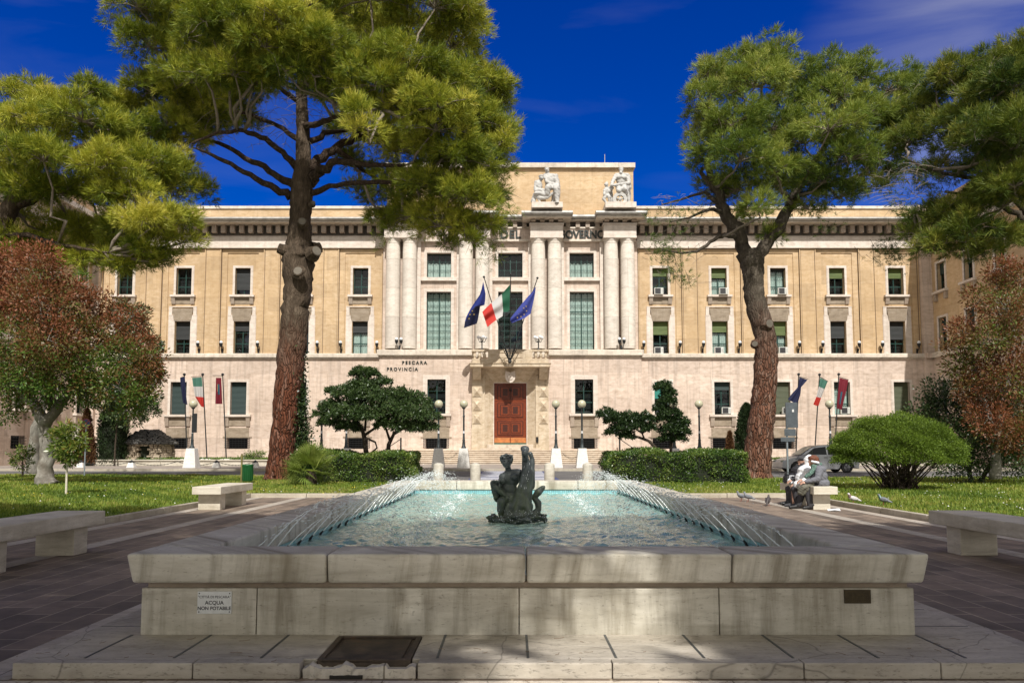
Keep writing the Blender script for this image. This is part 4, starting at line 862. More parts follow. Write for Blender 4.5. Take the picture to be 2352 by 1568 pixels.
for s in (-1, 1):                          # candelabra on the balcony
    x = BX+s*2.42; b = MB(); b.tube([(x, YQ+.33, zr1), (x, YQ+.33, zr1+1.0)], .05, 8); b.lathe([(.18, 0), (.12, .08), (.05, .2)], (x, YQ+.33, zr1), 10)
    for k in range(4): a = k*1.571+.4; b.tube([(x, YQ+.33, zr1+.75), (x+.22*math.cos(a), YQ+.33+.22*math.sin(a), zr1+.7), (x+.34*math.cos(a), YQ+.33+.34*math.sin(a), zr1+.95)], .03, 6)
    o = bpart(b, 'balcony_lamp', M['iron'])
    for k in range(4): a = k*1.571+.4; g = MB(); g.sphere((x+.34*math.cos(a), YQ+.33+.34*math.sin(a), zr1+1.1), .14, 10, 8); q = g.build('globe', M['globe_white'], smooth=True); q.parent = o
# ---- side wings, running forward from the two ends of the facade
def side_wing(s):
    X = 37.6*s; root = tag(empty('side_wing', (X, 55, 0)), 'beige side wing running forward at the %s of the square' % ('left' if s < 0 else 'right'), 'building')
    inv = Matrix.Translation((-X, -55, 0)); ys = [64.3-3.95*k for k in range(9)]; y0, y1 = 30.0, 65.7
    def prt(b, nm, mt, parent=None, **k):
        o = b.build(nm, mt, **k); o.parent = parent or root
        if parent is None: o.matrix_parent_inverse = inv
        return o
    def rotf(b):                            # built facing -y with x = position along the wing; turned to face the square
        b.v = [(X+s*(v[1]), v[0], v[2]) for v in b.v]
        return b
    lv = [(Z['up0'], Z['up1']), (Z['lo0'], Z['lo1']), (Z['gr0'], Z['gr1'])]
    b = MB(); facade(b, y0, y1, -.1, Z['str'], 0, [(y-.6, y+.6, *lv[2]) for y in ys]+[(y-.8, y+.8, Z['ba0'], Z['ba1']) for y in ys], .5); prt(rotf(b), 'lower_wall', M['pink'])
    b = MB(); facade(b, y0, y1, Z['strt'], Z['friz'], .2, [(y-.6, y+.6, *q) for y in ys for q in lv[:2]], .5); prt(rotf(b), 'upper_wall', M['ochre'])
    b = MB(); b.box(y0, y1, 0, 1, Z['friz'], Z['dent0']+.1); prt(rotf(b), 'frieze', M['white'])
    b = MB(); b.box(y0, y1, -.28, .5, Z['str'], Z['strt']); prt(rotf(b), 'string_course', M['cap'])
    b = MB(); b.box(y0, y1, -1.0, 1, zf(519), zf(508)); prt(rotf(b), 'cornice', M['cap'])
    b = MB(); nn = int((y1-y0)/.8)
    for k in range(nn): yy = y0+(k+.5)*.8; b.box(yy-.2, yy+.2, -.78, 0, Z['dent0']+.16, zf(519))
    b.box(y0, y1, 0, 1, Z['dent0']+.1, zf(519)); prt(rotf(b), 'dentil_course', M['dentil'])
    b = MB(); b.box(y0, y1, .35, 1.2, zf(508), Z['par']); prt(rotf(b), 'parapet', M['ochre'])
    b = MB(); b.box(y0+.2, y1-.2, .9, 12, 0, Z['par']-.3); prt(rotf(b), 'inner_wall', M['room'])
    for y in ys:
        for qi, (z0, z1) in enumerate(lv):
            yo = 0 if qi == 2 else .2; t = .2; b = MB(); b.box(y-.6-t, y-.6, yo-.07, yo+.05, z0, z1+t); b.box(y+.6, y+.6+t, yo-.07, yo+.05, z0, z1+t); b.box(y-.6, y+.6, yo-.07, yo+.05, z1, z1+t); wdw = prt(rotf(b), 'window', M['white'])
            b = MB(); Y = yo+.4
            for xx in (-.57, 0, .57): b.box(y+xx-.04, y+xx+.04, Y-.03, Y+.03, z0, z1)
            for zz in (z0+.04, z0+(z1-z0)/3, z0+2*(z1-z0)/3, z1-.04): b.box(y-.56, y+.56, Y-.02, Y+.02, zz-.035, zz+.035)
            prt(rotf(b), 'frame', M['green_frame'], wdw); b = MB(); b.quad((y-.6, Y+.01, z0), (y+.6, Y+.01, z0), (y+.6, Y+.01, z1), (y-.6, Y+.01, z1)); prt(rotf(b), 'pane', M['glass'], wdw)
            b = MB(); b.box(y-.59, y+.59, Y-.12, Y-.08, z1-(z1-z0)*(.45 if qi else .4), z1); prt(rotf(b), 'roller_blind', M['bl_teal'], wdw)
            if qi != 1: b = MB(); b.box(y-1.0, y+1.0, yo-.34, yo+.3, z0-.2, z0-.002); prt(rotf(b), 'sill', M['white'], wdw)
            if qi != 1:
                b = MB()
                for q in (-.75, .75): b.box(y+q-.16, y+q+.16, yo-.22, yo+.02, z0-.85, z0-.2)
                prt(rotf(b), 'corbel', M['dentil'], wdw)
        b = MB()
        for k in range(1, 6): b.tube([(y-.8+1.6*k/6, -.05, Z['ba0']), (y-.8+1.6*k/6, -.05, Z['ba1'])], .018, 5)
        for k in range(4): zz = Z['ba0']+.15+(Z['ba1']-Z['ba0']-.3)*k/3; b.tube([(y-.9, -.06, zz), (y+.9, -.06, zz)], .022, 5)
        prt(rotf(b), 'grille', M['iron'])
for s in (-1, 1): side_wing(s)
# corner pieces joining front and side wings
for s in (-1, 1):
    b = MB(); xa, xb = sorted((WX1 if s > 0 else WX0, 37.6*s)); yk = 65.6
    xa, xb = (xa, xb+1) if s > 0 else (xa-1, xb); b.box(xa, xb, yk, 68, -.1, Z['str']); b.box(xa, xb, yk-.28, 68, Z['str'], Z['strt']); b.box(xa, xb, yk+.1, 68, Z['strt'], zf(519)); b.box(xa-(.9 if s > 0 else 0), xb+(.9 if s < 0 else 0), yk-.6, 68, zf(519), zf(508)); b.box(xa, xb, yk+.4, 68, zf(508), Z['par']); bpart(b, 'corner_wall', M['pink'])
# ---- air conditioners
def ac(px, py, Y, lab, sc=1.0):
    p = W(px, py, Y); root = tag(empty('air_conditioner', (p.x, Y, p.z)), lab, 'air conditioner', 'air conditioner boxes on the window sills')
    MB().box(-.40*sc, .40*sc, -.15, .15, 0, .58*sc).build('casing', M['white_metal'], root, bevel=.02)
    b = MB(); b.lathe([(.24, 0), (.24, .02)], (0, 0, 0), 24); b.xf(Matrix.Translation((-.09, -.15, .29)) @ Matrix.Rotation(R(90), 4, 'X')); b.box(-.35, .16, -.158, -.15, .04, .54); b.build('fan_grille', M['dark_grille'], root)
    b = MB(); [b.box(.22, .36, -.157, -.15, .08+.06*k, .10+.06*k) for k in range(7)]; b.build('vent', M['gutter'], root)
acs = [(1513, 676, 65.95, 'upper window nearest the columns'), (1662, 676, 65.95, 'second upper window right of the columns'), (1797, 676, 65.95, 'third upper window right of the columns'),
       (1513, 812, 66.0, 'middle window nearest the columns'), (1651, 812, 66.0, 'second middle window right of the columns'), (1799, 812, 66.0, 'third middle window right of the columns'),
       (1668, 950, 65.8, 'ground floor window with a teal blind'), (1807, 950, 65.8, 'ground window by the forked pine'), (1941, 950, 65.8, 'ground floor window behind the red flag')]
for px, py, Y, l in acs: ac(px, py, Y, 'white air conditioner on the sill of the '+l)
# ================================================================== TREES AND PLANTS
def unit(a): return a/np.maximum(np.linalg.norm(a, axis=-1, keepdims=True), 1e-9)
def rnd_unit(n): return unit(nrg.normal(size=(n, 3)))
def blades(pos, d, n, length, width, spread, tint, droop=.0, jit=.12):
    """n thin triangles fanned round every direction d: a tuft of needles"""
    T = len(pos); P = np.repeat(pos, n, 0); D = unit(np.repeat(d, n, 0)+nrg.normal(size=(T*n, 3))*spread); L = length*nrg.uniform(.6, 1.15, (T*n, 1))
    S = unit(np.cross(D, rnd_unit(T*n)))*width*.5; V = np.empty((T*n, 3, 3)); P = P+nrg.normal(size=P.shape)*length*jit
    V[:, 0] = P-S; V[:, 1] = P+S; V[:, 2] = P+D*L; V[:, 2, 2] -= droop*L[:, 0]
    t = np.clip(np.repeat(tint, n)+nrg.normal(0, .06, T*n), 0, 1); return V.reshape(-1, 3), t
def leafcloud(pos, d, length, width, tint, fold=.25):
    """one folded leaf (two triangles) at every position"""
    n = len(pos); L = length*nrg.uniform(.65, 1.2, (n, 1)); D = unit(d); S = unit(np.cross(D, rnd_unit(n))); U = np.cross(D, S); w_ = width*nrg.uniform(.8, 1.2, (n, 1))*.5
    a = pos; c = pos+D*L; m = pos+D*L*.5; V = np.empty((n, 4, 3)); V[:, 0] = a; V[:, 1] = m+S*w_+U*w_*fold; V[:, 2] = c; V[:, 3] = m-S*w_+U*w_*fold
    return V.reshape(-1, 3), np.clip(tint, 0, 1)
def tri_obj(name, parts, mat, parent, k=3):
    V = np.concatenate([p[0] for p in parts]); t = np.concatenate([p[1] for p in parts]); o = link(name, raw_mesh(name, V, np.arange(len(V)).reshape(-1, k), t), mat); o.parent = parent
    if parent is not None: o.matrix_parent_inverse = Matrix.Translation(-Vector(parent.location))
    return o
def bark(name, c1, c2, c3, scale=2.2, st=.28, depth=1.0, top=None):
    m, nt, b = new_mat(name); P = geo_pos(nt); wv = nt.nodes.new('ShaderNodeVectorMath'); wv.operation = 'ADD'
    nn = nt.nodes.new('ShaderNodeTexNoise'); nn.inputs['Scale'].default_value = 1.6; nt.links.new(P, nn.inputs['Vector']); sc = nt.nodes.new('ShaderNodeVectorMath'); sc.operation = 'SCALE'; sc.inputs['Scale'].default_value = .34; nt.links.new(nn.outputs['Color'], sc.inputs[0])
    nt.links.new(P, wv.inputs[0]); nt.links.new(sc.outputs[0], wv.inputs[1])
    v = nt.nodes.new('ShaderNodeTexVoronoi'); v.feature = 'DISTANCE_TO_EDGE'; v.inputs['Scale'].default_value = scale*4.2; v.inputs['Randomness'].default_value = 1; nt.links.new(mapv(nt, wv.outputs[0], (1, 1, st*.75)), v.inputs['Vector'])
    v2 = nt.nodes.new('ShaderNodeTexVoronoi'); v2.inputs['Scale'].default_value = scale*4.2; nt.links.new(mapv(nt, wv.outputs[0], (1, 1, st*.75)), v2.inputs['Vector'])
    n1 = noise(nt, mapv(nt, P, (1, 1, .35)), 5, 8, .7); s = nt.nodes.new('ShaderNodeSeparateColor'); nt.links.new(v2.outputs['Color'], s.inputs[0])
    col = ramp(nt, [(.0, c1), (.5, c2), (1.0, c3)], mth(nt, 'ADD', mth(nt, 'MULTIPLY', s.outputs[0], .55), mth(nt, 'MULTIPLY', n1, .5))).outputs[0]
    if top:
        z = nt.nodes.new('ShaderNodeSeparateXYZ'); nt.links.new(P, z.inputs[0]); col2 = ramp(nt, [(.3, top[1]), (.55, top[2]), (.75, top[3])], n1).outputs[0]
        f = nt.nodes.new('ShaderNodeMapRange'); f.inputs[1].default_value = top[0]-1.6; f.inputs[2].default_value = top[0]+1.6; nt.links.new(mth(nt, 'ADD', z.outputs[2], mth(nt, 'MULTIPLY', n1, 3.0)), f.inputs[0]); col = mixc(nt, f.outputs[0], col, col2)
    e = ramp(nt, [(.0, .22), (.06, .75), (.16, 1.0)], v.outputs['Distance']).outputs[0]; ef = mth(nt, 'MULTIPLY', mth(nt, 'SUBTRACT', 1.0, mth(nt, 'MULTIPLY', f.outputs[0], .72)), .75) if top else .8
    nt.links.new(mixc(nt, ef, col, e, 'MULTIPLY'), b.inputs['Base Color']); b.inputs['Roughness'].default_value = .88; b.inputs['Specular IOR Level'].default_value = .2
    bump(nt, b, mth(nt, 'ADD', mth(nt, 'MULTIPLY', ramp(nt, [(0.0, 0.0), (.16, 1.0)], v.outputs['Distance']).outputs[0], mth(nt, 'ADD', mth(nt, 'MULTIPLY', f.outputs[0], -.9), 1.2) if top else 1.2), mth(nt, 'MULTIPLY', n1, .6)), .9*depth, .06); return m
M['bark_red'] = bark('pine_bark', (.075, .024, .013), (.15, .052, .027), (.24, .135, .10), 2.4, .25, 1.0, (6.6, (.04, .03, .02), (.09, .065, .045), (.19, .15, .11)))
M['bark_red2'] = bark('pine_bark_flaky', (.09, .035, .02), (.17, .078, .048), (.27, .19, .15), 2.6, .25, 1.0, (7.6, (.045, .036, .027), (.09, .073, .055), (.19, .165, .13)))
M['bark_dark'] = bark('pine_branch_bark', (.035, .022, .015), (.06, .04, .028), (.10, .075, .055), 3, .4, .6)
def smooth_bark():
    m, nt, b = new_mat('smooth_grey_bark'); P = geo_pos(nt); n = noise(nt, mapv(nt, P, (1, 1, .5)), 4, 8, .7, .8); n2 = noise(nt, P, 1.3, 4)
    c = ramp(nt, [(.3, (.07, .062, .05)), (.5, (.19, .175, .15)), (.7, (.33, .31, .27))], n).outputs[0]; nt.links.new(mixc(nt, ramp(nt, [(.5, 0.0), (.62, .7)], n2).outputs[0], c, (.09, .07, .05)), b.inputs['Base Color']); b.inputs['Roughness'].default_value = .85; bump(nt, b, n, .6, .03); return m
M['bark_grey'] = smooth_bark()
M['bark_shrub'] = bark('shrub_bark', (.03, .022, .016), (.06, .045, .033), (.09, .07, .05), 4, .5, .4)
M['cut_wood'] = plain('sawn_wood', (.13, .112, .088), .8, 0, .2, 6)
M['needle'] = leafmat('pine_needles', [(.04, .075, .010), (.15, .195, .018), (.36, .37, .04), (.60, .54, .10)], .24, .5)
M['needle_dark'] = leafmat('dark_pine_needles', [(.035, .075, .012), (.11, .165, .022), (.25, .30, .05), (.43, .41, .10)], .24, .5)
M['needle_deep'] = leafmat('deep_green_needles', [(.022, .05, .010), (.075, .115, .016), (.18, .21, .03), (.38, .33, .07)], .2, .5)
M['twig'] = plain('bare_twig', (.20, .165, .13), .9, 0, .3, 9)
def trunk_mesh(pts, n=22, wob=.05, res=5, seed=1):
    """pts = (Vector, radius); subdivided with uneven bark outline"""
    r = random.Random(seed); P = []; Q = []
    for (a, ra), (c, rc) in zip(pts, pts[1:]):
        for k in range(res): t = k/res; P.append(a.lerp(c, t)+Vector((r.gauss(0, .012), r.gauss(0, .012), 0))*ra*3); Q.append(ra+(rc-ra)*t)
    P.append(pts[-1][0]); Q.append(pts[-1][1]); b = MB(); b.tube(P, Q, n, wob=wob, rng=r); return b
def pxp(px, py, Y, w_): return (W(px, py, Y), w_*Y/F/2)
def pine(name_lab, base, Y, trunk, limbs, lobes, mat, group, tq=54, k=9, blade=.28, width=.021, bmat='bark_red', knobs=(), seed=1, sub_r=(.34, .58), dens=1.0, twigs=True, extra=()):
    rr = random.Random(seed); root = tag(empty('pine_tree', base), name_lab, 'pine tree', group); inv = Matrix.Translation(-Vector(base))
    def pt(b, nm, m, **kw):
        o = b.build(nm, m, **kw); o.parent = root; o.matrix_parent_inverse = inv; return o
    b = trunk_mesh(trunk, 24, .05, 6, seed)
    tr = pt(b, 'trunk', M[bmat], smooth=True)
    for (px, py, yy, r, d) in knobs:
        p = W(px, py, yy); kb = MB(); kb.tube([p, p+Vector(d)*.6, p+Vector(d)], [r*1.5, r*1.15, r], 12, wob=.06, rng=rr); kb.v = [tuple(Vector(q)-Vector(base)) for q in kb.v]; o = kb.build('branch_stub', M[bmat], root, smooth=False)
        n_ = Vector(d).normalized(); kb = MB(); kb.tube([p+Vector(d), p+Vector(d)+n_*.012], [r*.86, r*.84], 12); kb.v = [tuple(Vector(q)-Vector(base)) for q in kb.v]; kb.build('cut_face', M['cut_wood'], o)
    lines = []; lb = MB()
    for L in limbs:                          # each limb: list of (px,py,Y,width px)
        P = [W(px, py, yy) for px, py, yy, w_ in L]; rad = [w_*yy/F/2 for px, py, yy, w_ in L]; Q = []; RQ = []
        for i in range(len(P)-1):
            for q in range(4): t = q/4; Q.append(P[i].lerp(P[i+1], t)+Vector((rr.gauss(0, 1), rr.gauss(0, 1), rr.gauss(0, 1)))*rad[i]*.25); RQ.append(rad[i]+(rad[i+1]-rad[i])*t)
        Q.append(P[-1]); RQ.append(rad[-1]); lb.tube(Q, RQ, 9, wob=.06, rng=rr); lines += list(zip(Q, RQ))
    if limbs: pt(lb, 'limbs', M['bark_dark'] if bmat != 'bark_red2' else M['bark_red2'], smooth=True)
    V = []; br = MB(); src = lines+[(p, r) for p, r in trunk[-3:]]
    for (c, r, sq) in lobes:
        c = Vector(c); near = min(src, key=lambda s: (s[0]-c).length); mid = near[0].lerp(c, .5)+Vector((0, 0, -.12*r))
        if (near[0]-c).length > .4:
            dl = (near[0]-c).length; jv = [Vector((rr.gauss(0, .07), rr.gauss(0, .07), rr.gauss(-.03, .05)))*dl for _ in range(3)]
            br.tube([near[0], near[0].lerp(c, .25)+jv[0], mid+jv[1], near[0].lerp(c, .75)+jv[2], c], [min(near[1]*.6, .09), .065, .05, .04, .03], 6)
        ns = max(4, int(dens*25*(r/1.0)**2)); u = rnd_unit(ns); u[:, 2] = np.where(u[:, 2] < -.35, -u[:, 2]*.4, u[:, 2]); rad = r*nrg.uniform(.3, 1.08, (ns, 1))**.6; pc = np.array(c)+u*rad*np.array([1, 1, sq]); lt = nrg.normal(0, .10)
        for i in range(ns):
            rs = nrg.uniform(*sub_r); m = max(6, int(tq*(rs/.65)**2)); v = unit(rnd_unit(m)+u[i]*.35+np.array([0, 0, .25])); pos = pc[i]+v*rs*nrg.uniform(.25, 1.0, (m, 1))*np.array([1, 1, .72])
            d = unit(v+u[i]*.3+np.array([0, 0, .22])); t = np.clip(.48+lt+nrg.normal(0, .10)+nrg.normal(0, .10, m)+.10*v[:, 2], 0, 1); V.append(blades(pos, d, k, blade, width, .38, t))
            if twigs and i % 2 == 0:
                p = Vector(pc[i]); q = c.lerp(p, .5)+Vector((0, 0, .1)); br.tube([c, q, p], [.028, .02, .010], 4, cap=False)
                if i % 6 == 0:
                    for _ in range(3): e = Vector(rnd_unit(1)[0])*rs*1.15; br.tube([p, p+e*.5+Vector((0, 0, .08)), p+e], [.012, .009, .005], 3, cap=False)
    for e in extra: e(br, V)
    cr_ = tri_obj('crown', V, mat, root); pt(br, 'branches', M['twig'], smooth=True); return root
def lob(px, py, rpx, Y, sq=.8): return (W(px, py, Y), rpx*Y/F, sq)
# ---- the big pine left of the fountain
Yp = 30.0; base = G(642, 1103); base = Vector((base.x, Yp, .03))
trk = [(W(638, 1108, Yp), 35*Yp/F)]+[pxp(x, y, Yp, w_) for x, y, w_ in [(642, 1090, 60), (648, 1040, 58), (655, 980, 60), (662, 900, 62), (668, 820, 62), (675, 760, 62), (680, 700, 60), (685, 640, 66), (686, 590, 74), (688, 560, 60), (690, 510, 48), (692, 460, 50), (694, 420, 50), (697, 370, 36), (696, 320, 32), (694, 260, 28), (692, 200, 24), (700, 120, 20), (706, 20, 14), (708, -80, 8)]]
limbs = [[(672, 452, 30, 20), (620, 428, 29.5, 15), (560, 395, 29, 12), (500, 362, 28.6, 9), (450, 340, 28.3, 5)], [(676, 425, 30, 20), (630, 400, 30.5, 15), (580, 372, 31, 13), (520, 335, 31.5, 10), (460, 318, 32, 6)],
         [(684, 385, 30, 18), (650, 350, 29.4, 14), (610, 320, 29, 13), (560, 300, 28.4, 10), (500, 305, 28, 8), (440, 330, 27.6, 5)], [(686, 320, 30, 14), (640, 290, 31, 10), (570, 262, 32, 8), (500, 250, 33, 6), (430, 235, 33, 4)],
         [(712, 445, 30, 16), (760, 428, 29.5, 12), (820, 420, 29, 11), (890, 418, 28.6, 10), (975, 410, 28.2, 7)], [(708, 420, 30, 26), (735, 390, 29.6, 22), (775, 370, 29, 16), (840, 378, 28.5, 12), (930, 380, 28, 7)],
         [(708, 395, 30, 26), (740, 360, 30.5, 22), (790, 330, 31, 18), (850, 300, 31.5, 14), (930, 270, 32, 9)], [(706, 325, 30, 16), (760, 305, 31, 11), (830, 290, 32, 8)], [(700, 290, 30, 16), (740, 278, 28.5, 13), (790, 262, 27.5, 9), (870, 250, 27, 6)],
         [(692, 240, 30, 12), (640, 200, 30, 9), (580, 120, 30, 6)], [(700, 240, 30, 10), (712, 150, 31, 8), (760, 60, 32, 5)], [(775, 345, 30.5, 14), (850, 400, 32, 9), (930, 470, 33, 6)]]
rr = random.Random(5); L = []
for (x, y, r, dy) in [(318, 20, 78, 0), (345, 110, 70, -1), (300, -60, 80, 0), (400, -20, 100, -2.5), (420, 90, 95, 2), (445, 190, 85, -1), (405, 235, 72, 1), (480, 60, 95, -3.5), (500, 140, 90, 3), (530, -40, 110, 0), (560, 60, 100, -4), (575, 150, 80, 1), (600, 165, 55, -3), (640, -30, 110, 2), (660, 70, 95, -4.5), (640, 130, 80, 3.5), (720, 20, 100, -2), (740, 130, 88, -4), (715, 165, 60, 2), (800, 60, 100, 3.5), (810, 170, 85, -3.5), (850, 0, 105, -3), (860, 110, 90, 2), (880, 200, 88, -3.6), (830, 245, 55, 0), (930, 85, 78, -1), (940, 150, 90, -3.5), (950, 250, 85, -2.5), (1000, 20, 95, -2), (1040, 110, 88, 1), (1060, 45, 62, -1), (1020, 200, 88, -2.5), (1090, 190, 72, 0), (1000, 300, 85, -3), (1080, 280, 78, -1), (1120, 300, 60, 0), (960, 350, 75, 1), (1050, 370, 85, -2), (1110, 380, 66, 0), (1125, 240, 55, 1), (980, 430, 80, -1.5), (900, 440, 62, 1.5), (1060, 460, 80, -2), (1105, 455, 55, 0), (940, 500, 66, 0), (1010, 520, 68, -1), (1090, 520, 55, -1), (870, 330, 70, 2), (880, 500, 36, .5), (1070, 555, 28, -1.5), (838, 268, 42, -6), (845, 300, 34, -6.3), (1020, 560, 26, 0), (800, 380, 40, 2.5), (385, 290, 50, 0), (500, 235, 46, 3), (695, 125, 62, -4), (655, 165, 50, -4), (722, 178, 44, -4), (585, 195, 50, -2.5), (540, 175, 60, -3.5), (610, 110, 80, -4), (760, 200, 46, -3.5), (1010, 250, 80, -3.8), (1140, 200, 40, 0), (1150, 330, 36, -1), (470, 180, 60, -3), (480, 275, 56, 2), (535, 255, 46, 3), (565, 285, 34, 3.5), (420, 330, 46, 1), (545, 215, 44, 3.5), (505, 290, 34, 3.2), (450, 305, 40, 3), (590, 190, 44, 3), (620, 175, 46, 0), (770, 215, 46, 3), (800, 300, 50, 3.4), (440, 262, 48, 2), (350, 215, 66, 0), (820, 440, 30, 1.5)]: L.append(lob(x, y, r, Yp+dy*1.05, .78))
def drooping(br, V):                         # thin bare twigs seen against the sky under the crown
    for _ in range(260):
        x, y = rr.choice([(rr.uniform(470, 760), rr.uniform(215, 335)), (rr.uniform(600, 760), rr.uniform(200, 300)), (rr.uniform(1080, 1160), rr.uniform(430, 560))]); p = W(x, y, Yp+rr.uniform(-2, 2.5)); e = Vector((rr.gauss(0, .5), rr.gauss(0, .3), rr.uniform(-.55, .05))); br.tube([p, p+e*.55+Vector((0, 0, .08)), p+e], [.010, .009, .004], 3, cap=False)
    for (x, y, n_) in [(1130, 575, 12), (1160, 480, 9), (1150, 520, 8), (870, 540, 6), (1175, 300, 8), (1165, 360, 6)]:
        c = np.array(W(x, y, Yp-1)); m = n_*4; pos = c+nrg.normal(size=(m, 3))*np.array([.25, .25, .28]); V.append(blades(pos, unit(rnd_unit(m)+np.array([0, 0, -.3])), 9, .32, .018, .4, np.full(m, .3)))
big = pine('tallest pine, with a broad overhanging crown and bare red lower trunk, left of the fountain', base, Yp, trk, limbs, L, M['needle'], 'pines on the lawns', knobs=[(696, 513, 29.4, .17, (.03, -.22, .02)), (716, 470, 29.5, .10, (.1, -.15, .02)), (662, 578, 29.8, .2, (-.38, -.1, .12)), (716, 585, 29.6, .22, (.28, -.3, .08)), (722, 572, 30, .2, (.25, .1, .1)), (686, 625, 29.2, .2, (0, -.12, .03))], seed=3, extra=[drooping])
# ---- the forked pine right of the fountain
Yr = 31.5
trk = [pxp(x, y, Yr, w_) for x, y, w_ in [(1735, 1106, 80), (1737, 1090, 66), (1745, 1000, 60), (1752, 940, 56), (1757, 880, 52), (1760, 820, 52), (1758, 770, 48), (1742, 720, 48), (1733, 680, 46), (1730, 640, 46), (1728, 600, 54), (1727, 585, 52)]]
limbs = [[(1722, 600, Yr, 34), (1705, 560, Yr, 32), (1688, 520, Yr, 30), (1662, 480, Yr, 26), (1640, 430, Yr, 20), (1625, 380, Yr, 14), (1640, 300, Yr, 9)], [(1733, 600, Yr, 34), (1755, 565, Yr, 30), (1785, 520, Yr, 30), (1815, 470, Yr+.5, 22), (1850, 400, Yr+1, 16), (1900, 330, Yr+1, 10)],
         [(1700, 545, Yr, 14), (1665, 540, Yr-.4, 10), (1632, 555, Yr-.8, 8), (1600, 578, Yr-1, 7), (1560, 582, Yr-1, 5), (1520, 572, Yr-1, 3)], [(1668, 490, Yr, 12), (1630, 480, Yr-.5, 8), (1580, 500, Yr-1, 5), (1540, 510, Yr-1, 3)], [(1652, 470, Yr, 12), (1620, 440, Yr, 8), (1575, 455, Yr, 5), (1520, 470, Yr, 3)],
         [(1830, 450, Yr, 14), (1900, 430, Yr+.5, 9), (1980, 400, Yr+1, 6)], [(1640, 430, Yr, 14), (1612, 400, Yr, 10), (1612, 385, Yr, 8)], [(1815, 470, Yr, 14), (1760, 380, Yr+1, 9), (1740, 260, Yr+1, 6)]]
L = []
for (x, y, r, dy) in [(1625, 170, 42, 0), (1612, 230, 45, -1), (1660, 210, 60, 1), (1700, 160, 68, 1), (1765, 140, 62, 0), (1735, 200, 80, -2), (1810, 180, 60, 1.5), (1625, 290, 52, 0), (1680, 290, 78, -2), (1640, 360, 60, -1), (1700, 370, 80, -2.4), (1770, 300, 80, 1), (1780, 400, 70, -1.6), (1690, 440, 62, 0), (1740, 480, 50, -2.2), (1835, 240, 68, 2), (1640, 430, 42, 1), (1850, 330, 80, 0), (1830, 430, 70, 1.5), (1600, 330, 30, 0), (1905, 170, 55, 1.5), (1920, 230, 68, 0), (1975, 180, 60, 2), (1905, 300, 78, -2.6), (1985, 270, 75, 0), (2040, 210, 58, 2), (2050, 300, 70, 1), (1950, 370, 76, -2), (2015, 370, 62, 1), (1890, 420, 62, -1), (1930, 455, 50, 0), (2085, 260, 55, 2.5), (2100, 180, 40, 3), (1990, 440, 40, 1), (2060, 400, 36, 2), (1855, 480, 32, 0), (1598, 265, 24, 0), (1772, 540, 14, 0), (1690, 500, 28, .5)]: L.append(lob(x, y, r, Yr+dy, .85))
def hang(br, V):
    for (x, y, n_, s_) in [(1525, 575, 16, .35), (1545, 600, 14, .35), (1515, 555, 10, .3), (1560, 640, 8, .3), (1538, 625, 8, .3), (1580, 640, 4, .2), (1560, 520, 8, .4), (1530, 490, 6, .35), (1500, 500, 5, .3), (1590, 480, 8, .4), (2045, 590, 26, .35), (2035, 570, 16, .3), (1900, 520, 8, .3), (2055, 545, 12, .35)]:
        m = n_*3; pos = np.array(W(x, y, Yr-1 if x < 1700 else Yr+2))+nrg.normal(size=(m, 3))*s_*np.array([1, 1, .7]); V.append(blades(pos, unit(rnd_unit(m)+np.array([0, 0, .1])), 9, .26, .018, .45, np.full(m, .2)))
        for _ in range(n_): p = Vector(pos[_]); e = Vector((rr.gauss(0, .35), rr.gauss(0, .2), rr.uniform(-.1, .5))); br.tube([p, p+e*.5-Vector((0, 0, .05)), p+e], [.006, .008, .011], 3, cap=False)
    for _ in range(90):
        p = W(rr.uniform(1520, 1640), rr.uniform(440, 590), Yr-.5); e = Vector((rr.gauss(-.2, .4), rr.gauss(0, .3), rr.uniform(-.5, .2))); br.tube([p, p+e*.5+Vector((0, 0, .06)), p+e], [.010, .008, .004], 3, cap=False)
pine('pine with a trunk forking into two limbs, right of the fountain', Vector((W(1735, 1100, Yr).x, Yr, .03)), Yr, trk, limbs, L, M['needle_dark'], 'pines on the lawns', bmat='bark_red2', knobs=[(1762, 744, Yr-.42, .2, (.05, -.16, 0)), (1735, 790, Yr-.4, .14, (-.05, -.1, 0))], seed=8, extra=[hang], sub_r=(.30, .52))
